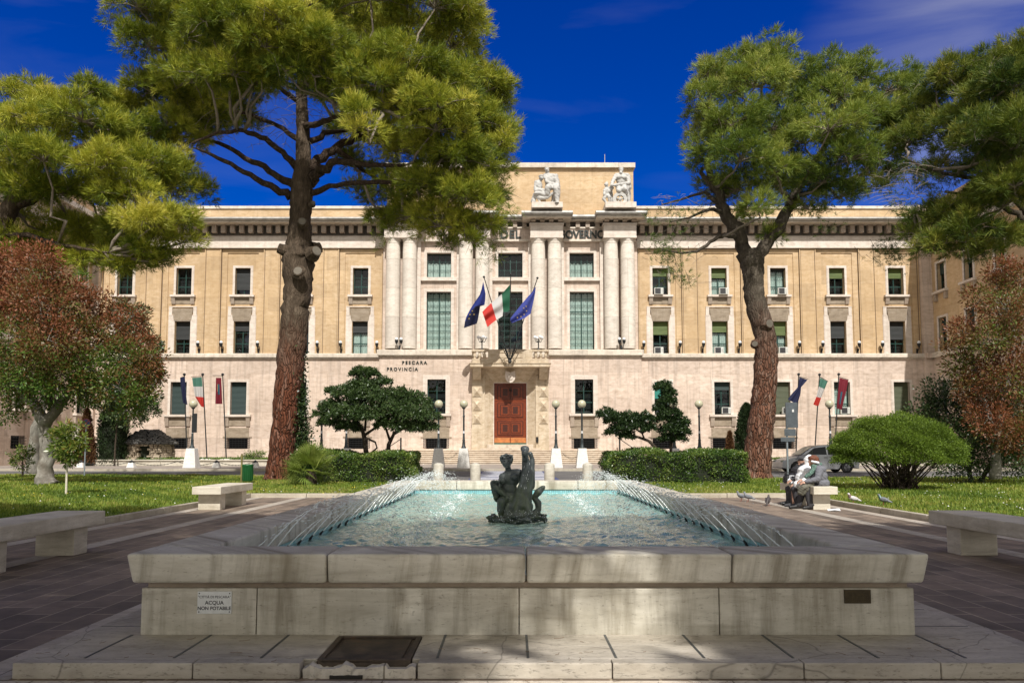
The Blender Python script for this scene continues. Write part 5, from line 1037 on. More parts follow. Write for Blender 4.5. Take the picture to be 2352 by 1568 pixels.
# ---- pine cut by the left edge, and its neighbour behind
Yl = 29.0
trk = [(W(-70, 1110, Yl), .55), (W(-60, 900, Yl), .48), (W(-40, 700, Yl), .44), (W(-10, 560, Yl), .4), (W(10, 500, Yl), .36), (W(60, 420, Yl), .26), (W(120, 330, Yl), .16), (W(150, 240, Yl), .08)]
limbs = [[(0, 540, Yl, 22), (60, 540, Yl-1, 12), (130, 560, Yl-1.5, 10), (210, 575, Yl-2, 7), (250, 580, Yl-2, 4)], [(30, 480, Yl, 18), (120, 440, Yl, 12), (220, 400, Yl, 8), (300, 380, Yl, 5)], [(60, 420, Yl, 14), (30, 320, Yl, 9), (60, 240, Yl, 6)], [(100, 380, Yl, 14), (200, 330, Yl, 9), (280, 300, Yl, 5)]]
L = []
for (x, y, r, dy) in [(30, 215, 38, 0), (80, 215, 36, 0), (10, 290, 60, -1), (70, 290, 68, -2), (130, 260, 55, 0), (205, 215, 40, 0), (240, 240, 42, 1), (190, 280, 64, -2), (290, 250, 52, 1.5), (250, 310, 66, -1), (320, 320, 60, 1), (20, 370, 70, -2), (100, 370, 74, -3), (180, 370, 66, 1), (250, 390, 66, -2.6), (330, 390, 66, -1), (390, 380, 48, 1), (60, 440, 60, -1.5), (150, 450, 58, -1), (230, 450, 60, 0), (310, 460, 66, -2), (380, 440, 56, 0), (430, 420, 44, 1), (460, 440, 28, 1), (350, 520, 62, -2.2), (400, 510, 50, -1), (290, 540, 56, -1), (230, 540, 50, 1), (415, 560, 34, -1), (340, 580, 44, -1.5), (280, 590, 38, -.5), (-30, 300, 70, 0), (-30, 420, 70, 0), (60, 500, 45, 1.5), (180, 520, 42, 2), (120, 540, 36, 2), (360, 600, 26, -1), (395, 592, 18, -1), (200, 600, 44, -1), (260, 615, 38, -1.5), (140, 590, 40, 0), (320, 605, 36, -1), (70, 575, 44, 0), (215, 570, 40, 1), (10, 560, 40, 0)]: L.append(lob(x, y, r*1.1, Yl+dy, .8))
pine('spreading pine leaning in from the left edge of the square', Vector((W(-70, 1110, Yl).x, Yl, .03)), Yl, trk, limbs, L, M['needle'], 'pines on the lawns', seed=12)
# ---- pine cut by the right edge
Yq = 29.0
trk = [(W(2430, 1100, Yq), .5), (W(2425, 900, Yq), .45), (W(2410, 700, Yq), .42), (W(2390, 560, Yq), .38), (W(2365, 480, Yq), .32), (W(2345, 400, Yq), .24), (W(2320, 280, Yq), .14), (W(2310, 200, Yq), .08)]
limbs = [[(2380, 540, Yq, 20), (2340, 490, Yq, 14), (2260, 460, Yq, 9), (2170, 440, Yq, 6)], [(2370, 500, Yq, 14), (2280, 410, Yq, 11), (2200, 405, Yq, 9), (2120, 385, Yq, 6), (2070, 360, Yq, 3)], [(2355, 430, Yq, 14), (2270, 340, Yq, 9), (2200, 280, Yq, 5)], [(2385, 540, Yq, 14), (2280, 530, Yq, 8), (2160, 500, Yq, 5), (2080, 480, Yq, 3)]]
L = []
for (x, y, r, dy) in [(2180, 180, 42, 0), (2215, 210, 50, 1), (2255, 160, 46, 0), (2300, 150, 50, 0), (2345, 120, 46, 0), (2370, 180, 60, 0), (2290, 220, 66, -2), (2210, 280, 62, -1), (2340, 260, 66, -1), (2270, 320, 70, -3), (2190, 340, 44, 1), (2340, 360, 72, -2), (2270, 400, 60, 0), (2310, 460, 62, -2), (2240, 470, 46, 0), (2180, 500, 50, -1), (2240, 530, 48, -2), (2130, 510, 44, 0), (2170, 560, 42, -1.5), (2290, 550, 42, 0), (2100, 540, 30, 0), (2150, 200, 30, 1), (2345, 540, 34, 1), (2210, 575, 34, -1), (2400, 300, 70, 0), (2410, 420, 60, 0), (2120, 570, 26, -1), (2260, 590, 30, -1), (2085, 330, 40, 1), (2110, 260, 46, 2), (2140, 300, 44, 1), (2150, 400, 36, 1), (2320, 200, 60, -3), (2350, 300, 70, -3.5), (2330, 430, 66, -3)]: L.append(lob(x, y, r*1.12, Yq+dy, .8))
def webs(br, V):
    for _ in range(170):
        p = W(rr.uniform(2040, 2200), rr.uniform(370, 480), Yq+rr.uniform(-1, 1)); e = Vector((rr.gauss(-.2, .5), rr.gauss(0, .3), rr.uniform(-.5, .3))); br.tube([p, p+e*.5+Vector((0, 0, .06)), p+e], [.012, .009, .004], 3, cap=False)
    for _ in range(60):
        c = np.array(W(rr.uniform(2040, 2200), rr.uniform(370, 490), Yq+rr.uniform(-1, 1))); pos = c+nrg.normal(size=(5, 3))*.15; V.append(blades(pos, rnd_unit(5), 8, .25, .018, .4, np.full(5, .25)))
pine('dark spreading pine leaning in from the right edge of the square', Vector((W(2430, 1100, Yq).x, Yq, .03)), Yq, trk, limbs, L, M['needle_deep'], 'pines on the lawns', bmat='bark_red2', seed=15, extra=[webs])
# ---- two pines of the same row standing behind the viewpoint; their shade falls on the near half of the fountain
def shade_pine(x, y, lobes, lab, seed):
    trk = [(Vector((x, y, 0)), .5), (Vector((x+.1, y, 3)), .42), (Vector((x, y+.1, 6)), .36), (Vector((x+.1, y, 8.5)), .28), (Vector((x, y, 10.5)), .15)]
    pine(lab, Vector((x, y, 0)), y, trk, [], [(Vector((c[0], c[1]+.9, c[2])), r, .6) for c, r in lobes], M['needle'], 'pines on the lawns', tq=20, k=6, blade=.42, width=.06, seed=seed, sub_r=(.7, 1.0), dens=.62, twigs=False)
shade_pine(-9.5, -5.5, [((-17, -3.5, 9.3), 3.0), ((-13.5, -2.5, 10.2), 3.0), ((-12, -6, 9.2), 2.8), ((-9.5, -2.2, 10.4), 3.0), ((-8.5, -6, 9.0), 2.6), ((-6, -2.0, 10.2), 2.8), ((-5.5, -5.4, 8.8), 2.4), ((-2.8, -1.6, 9.8), 2.3), ((-2.6, -4.6, 8.4), 1.9), ((-20, -4, 9), 3), ((-11, 3.6, 9.6), 2.6), ((-15, 3.6, 9.6), 3.0), ((-19.5, 4, 9.6), 3.0), ((-7.4, 3.0, 9.9), 2.1), ((-4.4, 2.2, 10.2), 1.7), ((-.8, -4.6, 9.2), 1.35), ((-.9, -2.6, 9.6), 1.5)], 'broad pine behind the viewpoint, shading the left of the forecourt', 21)
shade_pine(7.5, -6.5, [((.6, -1.6, 9.2), 1.8), ((4.0, -5.2, 8.6), 1.7), ((3.4, -2.4, 10.0), 2.4), ((6.6, -6, 9.0), 2.6), ((7.0, -3.1, 9.9), 2.7), ((10.3, -3.6, 9.8), 2.8), ((10.5, -7, 9), 2.8), ((13.8, -4.6, 9.4), 2.8), ((17, -4.5, 9), 2.8), ((20.5, -5, 9), 2.8), ((12, 1.2, 9.6), 2.3), ((16, 1.8, 9.6), 2.6), ((7.4, .4, 10.2), 1.8), ((3.6, -3.8, 9.3), 1.3)], 'broad pine behind the viewpoint, shading the right of the forecourt', 22)
# ------------------------------------------------------------------ broadleaf trees and shrubs
M['leaf_red'] = leafmat('red_and_green_leaves', [(.05, .11, .018), (.11, .19, .03), (.15, .10, .035), (.19, .065, .03), (.28, .11, .055)], .3, .45, .1)
M['leaf_dark'] = leafmat('dark_green_leaves', [(.012, .028, .009), (.03, .058, .015), (.06, .10, .028), (.12, .155, .055)], .15, .4, .25)
M['leaf_hedge'] = leafmat('hedge_leaves', [(.025, .06, .012), (.075, .14, .022), (.155, .22, .04), (.29, .31, .09)], .2, .38, .25)
M['leaf_light'] = leafmat('fresh_green_leaves', [(.045, .08, .016), (.11, .17, .025), (.18, .27, .035), (.26, .34, .06)], .4, .5)
M['leaf_photinia'] = leafmat('glossy_photinia_leaves', [(.05, .10, .02), (.13, .19, .03), (.22, .26, .05), (.26, .12, .03), (.30, .07, .03)], .3, .35, .3)
M['leaf_conifer'] = leafmat('conifer_foliage', [(.012, .022, .008), (.02, .04, .012), (.035, .055, .02)], .15, .7)
M['leaf_rust'] = leafmat('rusty_conifer_foliage', [(.07, .03, .015), (.13, .06, .025), (.16, .09, .04)], .2, .7)
M['hollow'] = plain('dark_core', (.012, .016, .007), .95)  # near-black solid core; shade inside plants and hut put into its colour
def crown_leaves(lobes, per, length, width, tintf, updir=.2, shell=(.35, 1.0), subr=.3):
    out = []
    for (c, r, sq) in lobes:
        n = int(per*r*r); ns = max(3, n//26); u = rnd_unit(ns); pc = np.array(c)+u*r*(nrg.uniform(shell[0], shell[1], (ns, 1))**.6)*np.array([1, 1, sq]); idx = nrg.integers(0, ns, n); v = rnd_unit(n)
        pos = pc[idx]+v*subr*nrg.uniform(.1, 1, (n, 1)); d = unit(v+u[idx]*.5+np.array([0, 0, updir])); out.append(leafcloud(pos, d, length, width, tintf(pos, n)))
    return out
def broad(name, lab, cat, base, stems, lobes, mat, bmat, per, length, width, tintf, group=None, stem_name='trunk', crown_name='crown', twigs=True, seed=2, updir=.2, subr=.3):
    r_ = random.Random(seed); root = tag(empty(name, base), lab, cat, group); b = MB(); ends = []
    for st in stems:
        P = [Vector(p) for p, _ in st]; q = [w_ for _, w_ in st]; Q = []; RQ = []
        for i in range(len(P)-1):
            for k in range(3): t = k/3; Q.append(P[i].lerp(P[i+1], t)+Vector((r_.gauss(0, 1), r_.gauss(0, 1), 0))*q[i]*.12); RQ.append(q[i]+(q[i+1]-q[i])*t)
        Q.append(P[-1]); RQ.append(q[-1]); b.tube(Q, RQ, 12, wob=.05, rng=r_); ends += list(zip(Q[2:], RQ[2:]))
    if twigs:
        for (c, r, sq) in lobes:
            c = Vector(c); e = min(ends, key=lambda s: (s[0]-c).length); b.tube([e[0], e[0].lerp(c, .5)+Vector((0, 0, -.05)), c], [min(.05, e[1]*.7), .03, .015], 5)
            for _ in range(5): q = c+Vector(rnd_unit(1)[0])*r*.8; b.tube([c, c.lerp(q, .5)+Vector((0, 0, .03)), q], [.014, .009, .004], 4, cap=False)
    o = b.build(stem_name, bmat, smooth=True); o.parent = root; o.matrix_parent_inverse = Matrix.Translation(-Vector(base))
    tri_obj(crown_name, crown_leaves(lobes, per, length, width, tintf, updir, subr=subr), mat, root, 4); return root
def T(px, py, Y, r): return (W(px, py, Y), r)
noisef = lambda p, s=1.0: np.sin(p[:, 0]*1.7*s+np.sin(p[:, 2]*2.1*s))*np.cos(p[:, 2]*1.5*s+p[:, 1]*1.1*s)
# left reddish tree
Y = 26.0
Lr = [lob(x, y, r, Y+d, .85) for x, y, r, d in [(30, 600, 50, 0), (90, 610, 55, -1), (20, 680, 60, 0), (90, 690, 65, -1.3), (160, 680, 50, 0), (30, 770, 65, -1), (110, 780, 70, -1.6), (180, 770, 60, 0), (240, 760, 50, .5), (60, 850, 60, -1), (140, 860, 62, -1), (210, 850, 62, -.5), (280, 820, 58, 0), (320, 790, 40, 1), (330, 850, 42, 0), (20, 880, 50, 0), (100, 910, 42, 0), (190, 900, 45, 0), (270, 890, 50, -.6), (330, 900, 36, 0), (-40, 700, 70, 0), (-40, 830, 70, 0), (300, 730, 36, 1), (230, 700, 36, 1), (20, 945, 30, 0), (350, 820, 26, 0), (290, 940, 24, 0)]]
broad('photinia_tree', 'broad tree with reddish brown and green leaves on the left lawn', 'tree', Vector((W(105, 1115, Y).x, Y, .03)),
      [[T(105, 1122, Y, .42), T(106, 1105, Y, .32), T(106, 1085, Y, .27), T(108, 1040, Y, .23), T(106, 990, Y, .21), T(100, 960, Y, .20)], [T(102, 970, Y, .22), T(80, 930, Y, .17), T(50, 900, Y, .15), T(20, 860, Y, .1)], [T(104, 975, Y, .2), T(130, 940, Y, .17), T(155, 900, Y, .15), T(185, 860, Y, .12), T(220, 800, Y, .06)], [T(110, 930, Y, .1), T(120, 850, Y, .08), T(110, 750, Y, .05)]],
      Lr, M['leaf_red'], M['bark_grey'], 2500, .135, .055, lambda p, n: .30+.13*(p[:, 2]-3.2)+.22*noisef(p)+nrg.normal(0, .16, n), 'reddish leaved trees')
Y = 54.0
broad('evergreen_tree', 'dark green tree standing behind the reddish tree, before the left of the facade', 'tree', Vector((W(250, 1092, Y).x, Y, .03)), [[T(262, 1092, Y, .07), T(264, 1040, Y, .06), T(268, 980, Y, .05), T(280, 900, Y, .04)]],
      [lob(x, y, r, Y, .9) for x, y, r in [(310, 760, 38), (335, 800, 34), (300, 840, 44), (340, 860, 34), (330, 910, 38), (290, 900, 44), (300, 950, 34), (340, 940, 24), (260, 950, 30), (280, 720, 30), (320, 720, 22), (230, 900, 44), (355, 835, 18)]], M['leaf_dark'], M['bark_shrub'], 1000, .26, .09, lambda p, n: .5+.15*noisef(p)+nrg.normal(0, .2, n))
Y = 26.0
# right reddish tree
Lr = [lob(x, y, r, Y+d, .85) for x, y, r, d in [(2300, 620, 36, 0), (2345, 640, 50, 0), (2250, 690, 36, 0), (2310, 710, 55, -1), (2210, 760, 38, 0), (2270, 780, 55, -1), (2340, 790, 60, -1), (2240, 850, 50, 0), (2310, 870, 60, -1), (2200, 830, 30, 0), (2370, 720, 60, 0), (2370, 880, 60, 0), (2260, 920, 46, .5), (2330, 950, 50, 0), (2290, 660, 28, 0), (2180, 795, 20, 0), (2270, 960, 46, -1), (2310, 1000, 42, -1), (2225, 890, 34, -.5), (2360, 1010, 50, -1)]]
broad('photinia_tree', 'sparser tree with reddish brown leaves at the right edge, before the side wing', 'tree', Vector((W(2285, 1095, Y).x, Y, .03)),
      [[T(2283, 1100, Y, .2), T(2287, 1060, Y, .16), T(2290, 1000, Y, .14), T(2300, 930, Y, .12), T(2320, 850, Y, .08), T(2330, 740, Y, .04)], [T(2290, 990, Y, .1), T(2250, 900, Y, .07), T(2230, 800, Y, .04)]],
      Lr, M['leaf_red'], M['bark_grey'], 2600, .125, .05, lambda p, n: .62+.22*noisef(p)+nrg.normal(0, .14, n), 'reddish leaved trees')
# dark evergreen shrubs, right
Y = 27.5; Lr = [lob(x, y, r, Y+d, .9) for x, y, r, d in [(2120, 940, 34, 0), (2150, 900, 34, 0), (2170, 960, 50, 0), (2140, 1000, 40, -.5), (2200, 900, 30, 0), (2210, 1000, 55, -1), (2180, 1050, 44, -1), (2250, 960, 55, 0), (2260, 1030, 55, -1), (2310, 990, 60, 0), (2320, 1050, 50, -.5), (2350, 940, 50, 0), (2370, 1020, 60, 0), (2225, 1080, 34, -1)]]
broad('evergreen_shrub', 'tall dark evergreen shrub behind the round bush at the right', 'shrub', Vector((W(2230, 1090, Y).x, Y, .03)), [[T(2230, 1110, Y, .09), T(2220, 1040, Y, .06), T(2190, 960, Y, .03)], [T(2250, 1110, Y, .09), T(2290, 1040, Y, .06), T(2310, 960, Y, .03)]],
      Lr, M['leaf_dark'], M['bark_shrub'], 3000, .12, .05, lambda p, n: .5+.2*noisef(p)+nrg.normal(0, .2, n), stem_name='stems', crown_name='foliage')
# round fresh green bush
Y = 23.0; cb = W(2060, 1120, Y); cb.z = .03
root = tag(empty('round_bush', cb), 'large round fresh green bush with many dark stems on the right lawn', 'bush'); b = MB(); r_ = random.Random(9); pts = []
for k in range(74):
    a = r_.uniform(0, 6.283); el = r_.uniform(.18, 1.45); rx, ry, rz = 1.85, 1.7, 1.3; e = Vector((math.cos(a)*math.cos(el)*rx, math.sin(a)*math.cos(el)*ry, .95+math.sin(el)*rz)); s = Vector((r_.gauss(0, .22)+.1, r_.gauss(0, .2), 0)); m = s.lerp(e, .5)+Vector((0, 0, .12)); b.tube([s, m, e*.96], [.026, .018, .006], 5, cap=False)
    for _ in range(3): q = s.lerp(e, r_.uniform(.4, .8)); b.tube([q, q+Vector((r_.gauss(0, .3), r_.gauss(0, .3), r_.uniform(0, .4)))], [.009, .004], 4, cap=False)
b.build('stems', M['bark_shrub'], root); n = 90000; u = rnd_unit(n); u[:, 2] = np.abs(u[:, 2])*1.0-.18*nrg.random(n); u = unit(u)
lump = 1+.05*np.sin(u[:, 0]*9+u[:, 2]*7)+.04*np.sin(u[:, 1]*11+u[:, 0]*5)+.03*np.cos(u[:, 2]*17+u[:, 0]*4)+.03*np.sin(u[:, 0]*23+u[:, 2]*19); rad = nrg.uniform(.62, 1.0, n)**.5*lump; cl = rnd_unit(900)*.0; pos = np.stack([u[:, 0]*1.88*rad, u[:, 1]*1.75*rad, 1.0+u[:, 2]*1.30*rad], 1)
keep = (pos[:, 2] > .15)&((pos[:, 2] > .55)|(nrg.random(n) < .6)); pos, u, rad = pos[keep], u[keep], rad[keep]; g = np.floor(pos/.17); jit = np.sin(g[:, 0]*12.9+g[:, 1]*78.2+g[:, 2]*37.7)*.5; pos = pos+nrg.normal(size=pos.shape)*.03
V, t = leafcloud(pos, unit(rnd_unit(len(pos))+u*.9+np.array([0, 0, .3])), .055, .026, .42+.30*jit+.25*(rad-.8)+nrg.normal(0, .16, len(pos))); o = link('foliage', raw_mesh('foliage', V, np.arange(len(V)).reshape(-1, 4), t), M['leaf_light'], root)
# pittosporums rising from the hedges: whorled dark leaves in pads
def whorls(lobes, n_per, leaf, wid, tint=.45):
    out = []
    for (c, r, sq) in lobes:
        r = r*1.14; m = int(n_per*2.3*r*r); u = rnd_unit(m); u[:, 2] = np.where(u[:, 2] < -.2, -u[:, 2]*.5, u[:, 2]); pc = np.array(c)+u*r*nrg.uniform(.6, 1.0, (m, 1))*np.array([1, 1, sq]); k = 9; P = np.repeat(pc, k, 0); D = unit(np.repeat(unit(u+np.array([0, 0, .5])), k, 0)*.55+rnd_unit(m*k)); out.append(leafcloud(P, D, leaf, wid, tint+np.repeat(nrg.normal(0, .12, m), k)+nrg.normal(0, .10, m*k)+.14*u.repeat(k, 0)[:, 2]))
    return out
def pitto(lab, Y, stems, lobes, base, n_per=330, group='cloud shaped evergreens above the hedges', tint=.45):
    root = tag(empty('pittosporum_tree', base), lab, 'tree', group); b = MB(); r_ = random.Random(int(base.x*10))
    for st in stems: P = [p for p, _ in st]; q = [w_ for _, w_ in st]; b.tube(P, q, 9, wob=.05, rng=r_)
    ends = [s for st in stems for s in st[1:]]
    for (c, r, sq) in lobes: e = min(ends, key=lambda s: (s[0]-Vector(c)).length); b.tube([e[0], Vector(e[0]).lerp(Vector(c), .5), Vector(c)], [min(.04, e[1]), .03, .015], 5)
    o = b.build('trunk', M['bark_shrub'], smooth=True); o.parent = root; o.matrix_parent_inverse = Matrix.Translation(-Vector(base)); tri_obj('crown', whorls(lobes, n_per, .13, .038, tint), M['leaf_dark'], root, 4)
Y = 28.6
pitto('left evergreen above the left hedge, with twisted trunk and topknots', Y, [[T(842, 1052, Y, .10), T(838, 1010, Y, .09), T(832, 985, Y, .07), T(815, 960, Y, .05)], [T(840, 1005, Y, .05), T(862, 1015, Y-.1, .035), T(866, 1028, Y-.2, .035), T(850, 1042, Y-.2, .04)], [T(836, 1000, Y, .06), T(858, 985, Y, .05), T(880, 965, Y, .04)], [T(838, 990, Y, .05), T(842, 940, Y, .04), T(840, 870, Y, .03)]],
      [lob(*q, Y+d, .72) for *q, d in [[828, 860, 24, 0], [850, 862, 22, 0], [762, 900, 15, 0], [835, 890, 34, 0], [880, 880, 20, 0], [800, 910, 36, -.3], [850, 920, 46, -.3], [770, 940, 34, 0], [740, 955, 20, 0], [800, 955, 42, -.5], [850, 960, 44, -.6], [760, 975, 28, 0], [800, 985, 28, 0], [890, 920, 34, .3]]], Vector((W(842, 1050, Y).x, Y, 0)))
pitto('right evergreen above the left hedge, with domed crown reaching the lamps', Y, [[T(890, 1052, Y, .10), T(893, 1020, Y, .08), T(905, 995, Y, .06), T(930, 975, Y, .05), T(955, 960, Y, .04)], [T(895, 1010, Y, .05), T(885, 980, Y, .04)], [T(903, 998, Y, .05), T(925, 985, Y, .04), T(945, 978, Y, .03)]],
      [lob(*q, Y+d, .75) for *q, d in [[915, 915, 34, 0], [950, 930, 38, 0], [900, 950, 40, -.4], [945, 960, 42, -.5], [980, 960, 30, 0], [985, 985, 22, 0], [890, 980, 28, -.4], [935, 985, 34, -.4], [965, 985, 26, -.2]]], Vector((W(890, 1050, Y).x, Y, 0)))
pitto('leaning evergreen above the right hedge, trunk bending left', Y, [[T(1515, 1050, Y, .08), T(1508, 1030, Y, .07), T(1490, 1012, Y, .06), T(1465, 1003, Y, .05), T(1440, 1000, Y, .04)], [T(1480, 1008, Y, .04), T(1475, 995, Y, .03)]],
      [lob(*q, Y, .85) for q in [[1392, 955, 20], [1412, 968, 24], [1425, 988, 24], [1445, 965, 22], [1478, 965, 22], [1460, 985, 28], [1490, 985, 18], [1405, 995, 16], [1440, 1004, 16]]], Vector((W(1515, 1050, Y).x, Y, 0)), 420, tint=.2)
pitto('upright tiered evergreen above the right hedge, before a window', Y, [[T(1541, 1050, Y, .06), T(1541, 1000, Y, .05), T(1532, 950, Y, .04), T(1528, 900, Y, .03)]],
      [lob(*q, Y, .85) for q in [[1523, 893, 20], [1537, 905, 16], [1532, 925, 22], [1515, 940, 16], [1540, 955, 24], [1525, 965, 20], [1560, 975, 22], [1545, 990, 28], [1570, 995, 16], [1530, 1010, 16], [1560, 1010, 16]]], Vector((W(1541, 1050, Y).x, Y, 0)), 420, tint=.2)
# hedges
def hedge(lab, x0, x1, y0, y1, h, n, dark=0.0, ragged=.05, soft=0.0):
    root = tag(empty('clipped_hedge', ((x0+x1)/2, (y0+y1)/2, 0)), lab, 'hedge', 'hedges beside the path'); hx, hy = (x1-x0)/2, (y1-y0)/2
    b = MB(); b.box(-hx+.12, hx-.12, -hy+.12, hy-.12, .02, h-.12); b.build('dark_core', M['hollow'], root, bevel=.08)
    A = np.array([2*hx*h, 2*hx*h*.3, 2*hy*h, 2*hy*h, 4*hx*hy]); f = nrg.choice(5, n, p=A/A.sum()); a, c = nrg.random(n)*2-1, nrg.random(n); pos = np.empty((n, 3)); nor = np.zeros((n, 3))
    for i, (fx, ax) in enumerate([(0, -1), (0, 1), (1, -1), (1, 1)]):
        k = f == i
        if fx == 0: pos[k] = np.stack([a[k]*hx, np.full(k.sum(), ax*hy), c[k]*h], 1); nor[k, 1] = ax
        else: pos[k] = np.stack([np.full(k.sum(), ax*hx), a[k]*hy, c[k]*h], 1); nor[k, 0] = ax
    k = f == 4; pos[k] = np.stack([a[k]*hx, (c[k]*2-1)*hy, np.full(k.sum(), h)], 1); nor[k, 2] = 1
    lum = ragged*(np.sin(pos[:, 0]*3.1+pos[:, 2]*4)+np.sin(pos[:, 1]*4+pos[:, 0]*7.3)+np.sin(pos[:, 2]*9+pos[:, 0]*2)); pos = pos+nor*(lum[:, None]-nrg.random((n, 1))*.14)+nrg.normal(size=(n, 3))*.02
    V, t = leafcloud(pos, unit(rnd_unit(n)+nor*.8+np.array([0, 0, .25])), .085, .038, .45-dark+.20*noisef(pos, 2.2)+nrg.normal(0, .2, n)); link('foliage', raw_mesh('foliage', V, np.arange(4*n).reshape(-1, 4), t), M['leaf_hedge'], root)
    return root
hx0 = W(690, 1100, 27.5).x; hedge('clipped hedge left of the path, beside the fan palm', hx0-.3, -3.75, 27.2, 30.4, 1.12, 30000); hedge('clipped hedge right of the path, below the leaning evergreen', 3.7, 8.6, 27.0, 30.4, 1.16, 34000, .10, .06)
# fan palm
p = Vector((W(714, 1110, 25.6).x, 25.6, 0)); root = tag(empty('fan_palm', p), 'low bushy fan palm at the foot of the tallest pine', 'palm'); M['palm'] = leafmat('palm_fans', [(.08, .13, .03), (.18, .25, .05), (.30, .36, .09), (.42, .45, .17)], .3, .4, .2)
MB().lathe([(.22, 0), (.2, .3), (.12, .55)], n=12).build('trunk', M['bark_shrub'], root); pv = []; pt_ = []; b = MB(); r_ = random.Random(4)
for k in range(64):
    a = r_.uniform(0, 6.283); el = r_.uniform(-.15, 1.4); L_ = r_.uniform(.5, .92); d = Vector((math.cos(a)*math.cos(el), math.sin(a)*math.cos(el), math.sin(el))); o_ = Vector((0, 0, .40)); hub = o_+d*L_*.75; hub.z = max(hub.z, .12)
    b.tube([o_, o_.lerp(hub, .5)+Vector((0, 0, .04)), hub], [.012, .010, .008], 4, cap=False); side = d.cross(Vector((0, 0, 1))); side = side.normalized() if side.length > .1 else Vector((1, 0, 0)); up = side.cross(d).normalized(); fl = r_.uniform(.52, .74); tn = r_.uniform(.25, .8)
    side = (side*math.cos(k)+up*math.sin(k)*.5).normalized()
    for j in range(21):
        q = (j-10)/10*1.75; dd = (d*math.cos(q)+side*math.sin(q)).normalized(); l = fl*(1-.22*abs(q)/1.75); tip = hub+dd*l+Vector((0, 0, -.10*l)); wv = up.cross(dd).normalized()*.017; m = hub+dd*l*.5+Vector((0, 0, .015))
        pv += [hub-wv*.3, m-wv, tip, m+wv]; pt_.append(tn+r_.uniform(-.1, .1))
b.build('stalks', M['leaf_hedge'], root); link('fans', raw_mesh('fans', np.array([tuple(v) for v in pv]), np.arange(len(pv)).reshape(-1, 4), np.clip(np.array(pt_), 0, 1)), M['palm'], root)
# conifers and small plants
def conifer(name, lab, px, py0, py1, wpx, Y, mat, n, grp=None, columnar=False):
    p = W(px, py0, Y); top = W(px, py1, Y).z; r = wpx/2*Y/F; root = tag(empty(name, (p.x, Y, 0)), lab, 'conifer', grp); MB().tube([(0, 0, 0), (0, 0, top*.9)], [.09, .02], 7).build('trunk', M['bark_shrub'], root)
    h = nrg.random(n)**.8; a = nrg.random(n)*6.283; rr_ = r*((1-h**2.2)**.6 if columnar else (1-h)**.75)*nrg.uniform(.7, 1.08, n)*(1+.10*np.sin(a*5+h*14)); pos = np.stack([np.cos(a)*rr_, np.sin(a)*rr_, .12+h*(top-.15)], 1); d = unit(np.stack([np.cos(a)*.5, np.sin(a)*.5, np.ones(n)*.9], 1)+nrg.normal(size=(n, 3))*.35)
    V, t = leafcloud(pos, d, .22, .07, .5+nrg.normal(0, .22, n)+.2*np.sin(a*5+h*14)); link('foliage', raw_mesh('foliage', V, np.arange(4*n).reshape(-1, 4), t), mat, root)
    MB().lathe([(r*.75, .1), (r*(.8 if columnar else .5), top*.5), (r*.2, top*.85)], n=10).build('dark_core', M['hollow'], root)
conifer('cypress', 'dark columnar cypress beside the stone hut', 258, 1050, 900, 66, 55.5, M['leaf_conifer'], 9000, 'dark cypresses against the facade', True); conifer('cypress', 'dark cypress half hidden by the forked pine trunk', 1717, 1050, 928, 52, 54.5, M['leaf_conifer'], 9000, 'dark cypresses against the facade', True)
conifer('red_conifer', 'rusty brown conifer behind the small photinia', 196, 1048, 940, 46, 54.5, M['leaf_rust'], 6000, 'rusty conifers by the facade'); conifer('red_conifer', 'small rusty brown conifer before a basement window on the right', 1677, 1045, 992, 22, 54.5, M['leaf_rust'], 3000, 'rusty conifers by the facade')
Y = 20.0
broad('photinia_sapling', 'young standard photinia with red tips and a thin straight stem', 'small tree', Vector((W(151, 1148, Y).x, Y, .03)), [[T(151, 1152, Y, .030), T(153, 1100, Y, .026), T(155, 1060, Y, .022), T(158, 1010, Y, .015)]], [lob(*q, Y, .95) for q in [[150, 1040, 26], [165, 1030, 26], [135, 1020, 24], [155, 1005, 28], [175, 1000, 24], [145, 990, 20], [185, 1020, 20], [160, 1050, 20], [128, 1005, 14], [178, 985, 16]]], M['leaf_photinia'], M['bench'], 3200, .13, .042, lambda p, n: .25+.16*(p[:, 2]-1.2)+.1*noisef(p, 3)+nrg.normal(0, .16, n), subr=.12)
Y = 33.5
broad('variegated_shrub', 'small yellowish green shrub on a short stem at the far left', 'shrub', Vector((W(52, 1098, Y).x, Y, .03)), [[T(52, 1100, Y, .05), T(52, 1080, Y, .04), T(52, 1050, Y, .03)]], [lob(*q, Y, .9) for q in [[40, 1040, 18], [62, 1038, 18], [50, 1055, 20], [35, 1055, 14], [68, 1052, 12], [50, 1072, 13]]], M['leaf_photinia'], M['bark_shrub'], 1500, .12, .05, lambda p, n: .22+nrg.normal(0, .16, n), subr=.15)
Y = 37.0
broad('bare_trunk_tree', 'smaller pale trunked tree standing behind the reddish tree', 'tree', Vector((W(76, 1090, Y).x, Y, 0)), [[T(76, 1092, Y, .36), T(78, 1050, Y, .3), T(84, 1000, Y, .28), T(92, 950, Y, .22), T(110, 880, Y, .12)]], [lob(*q, Y, .9) for q in [[110, 860, 40], [150, 820, 46], [90, 800, 44], [130, 760, 40], [180, 640, 30], [120, 640, 34], [150, 690, 36]]], M['leaf_light'], M['bark_grey'], 500, .16, .06, lambda p, n: .4+nrg.normal(0, .18, n))
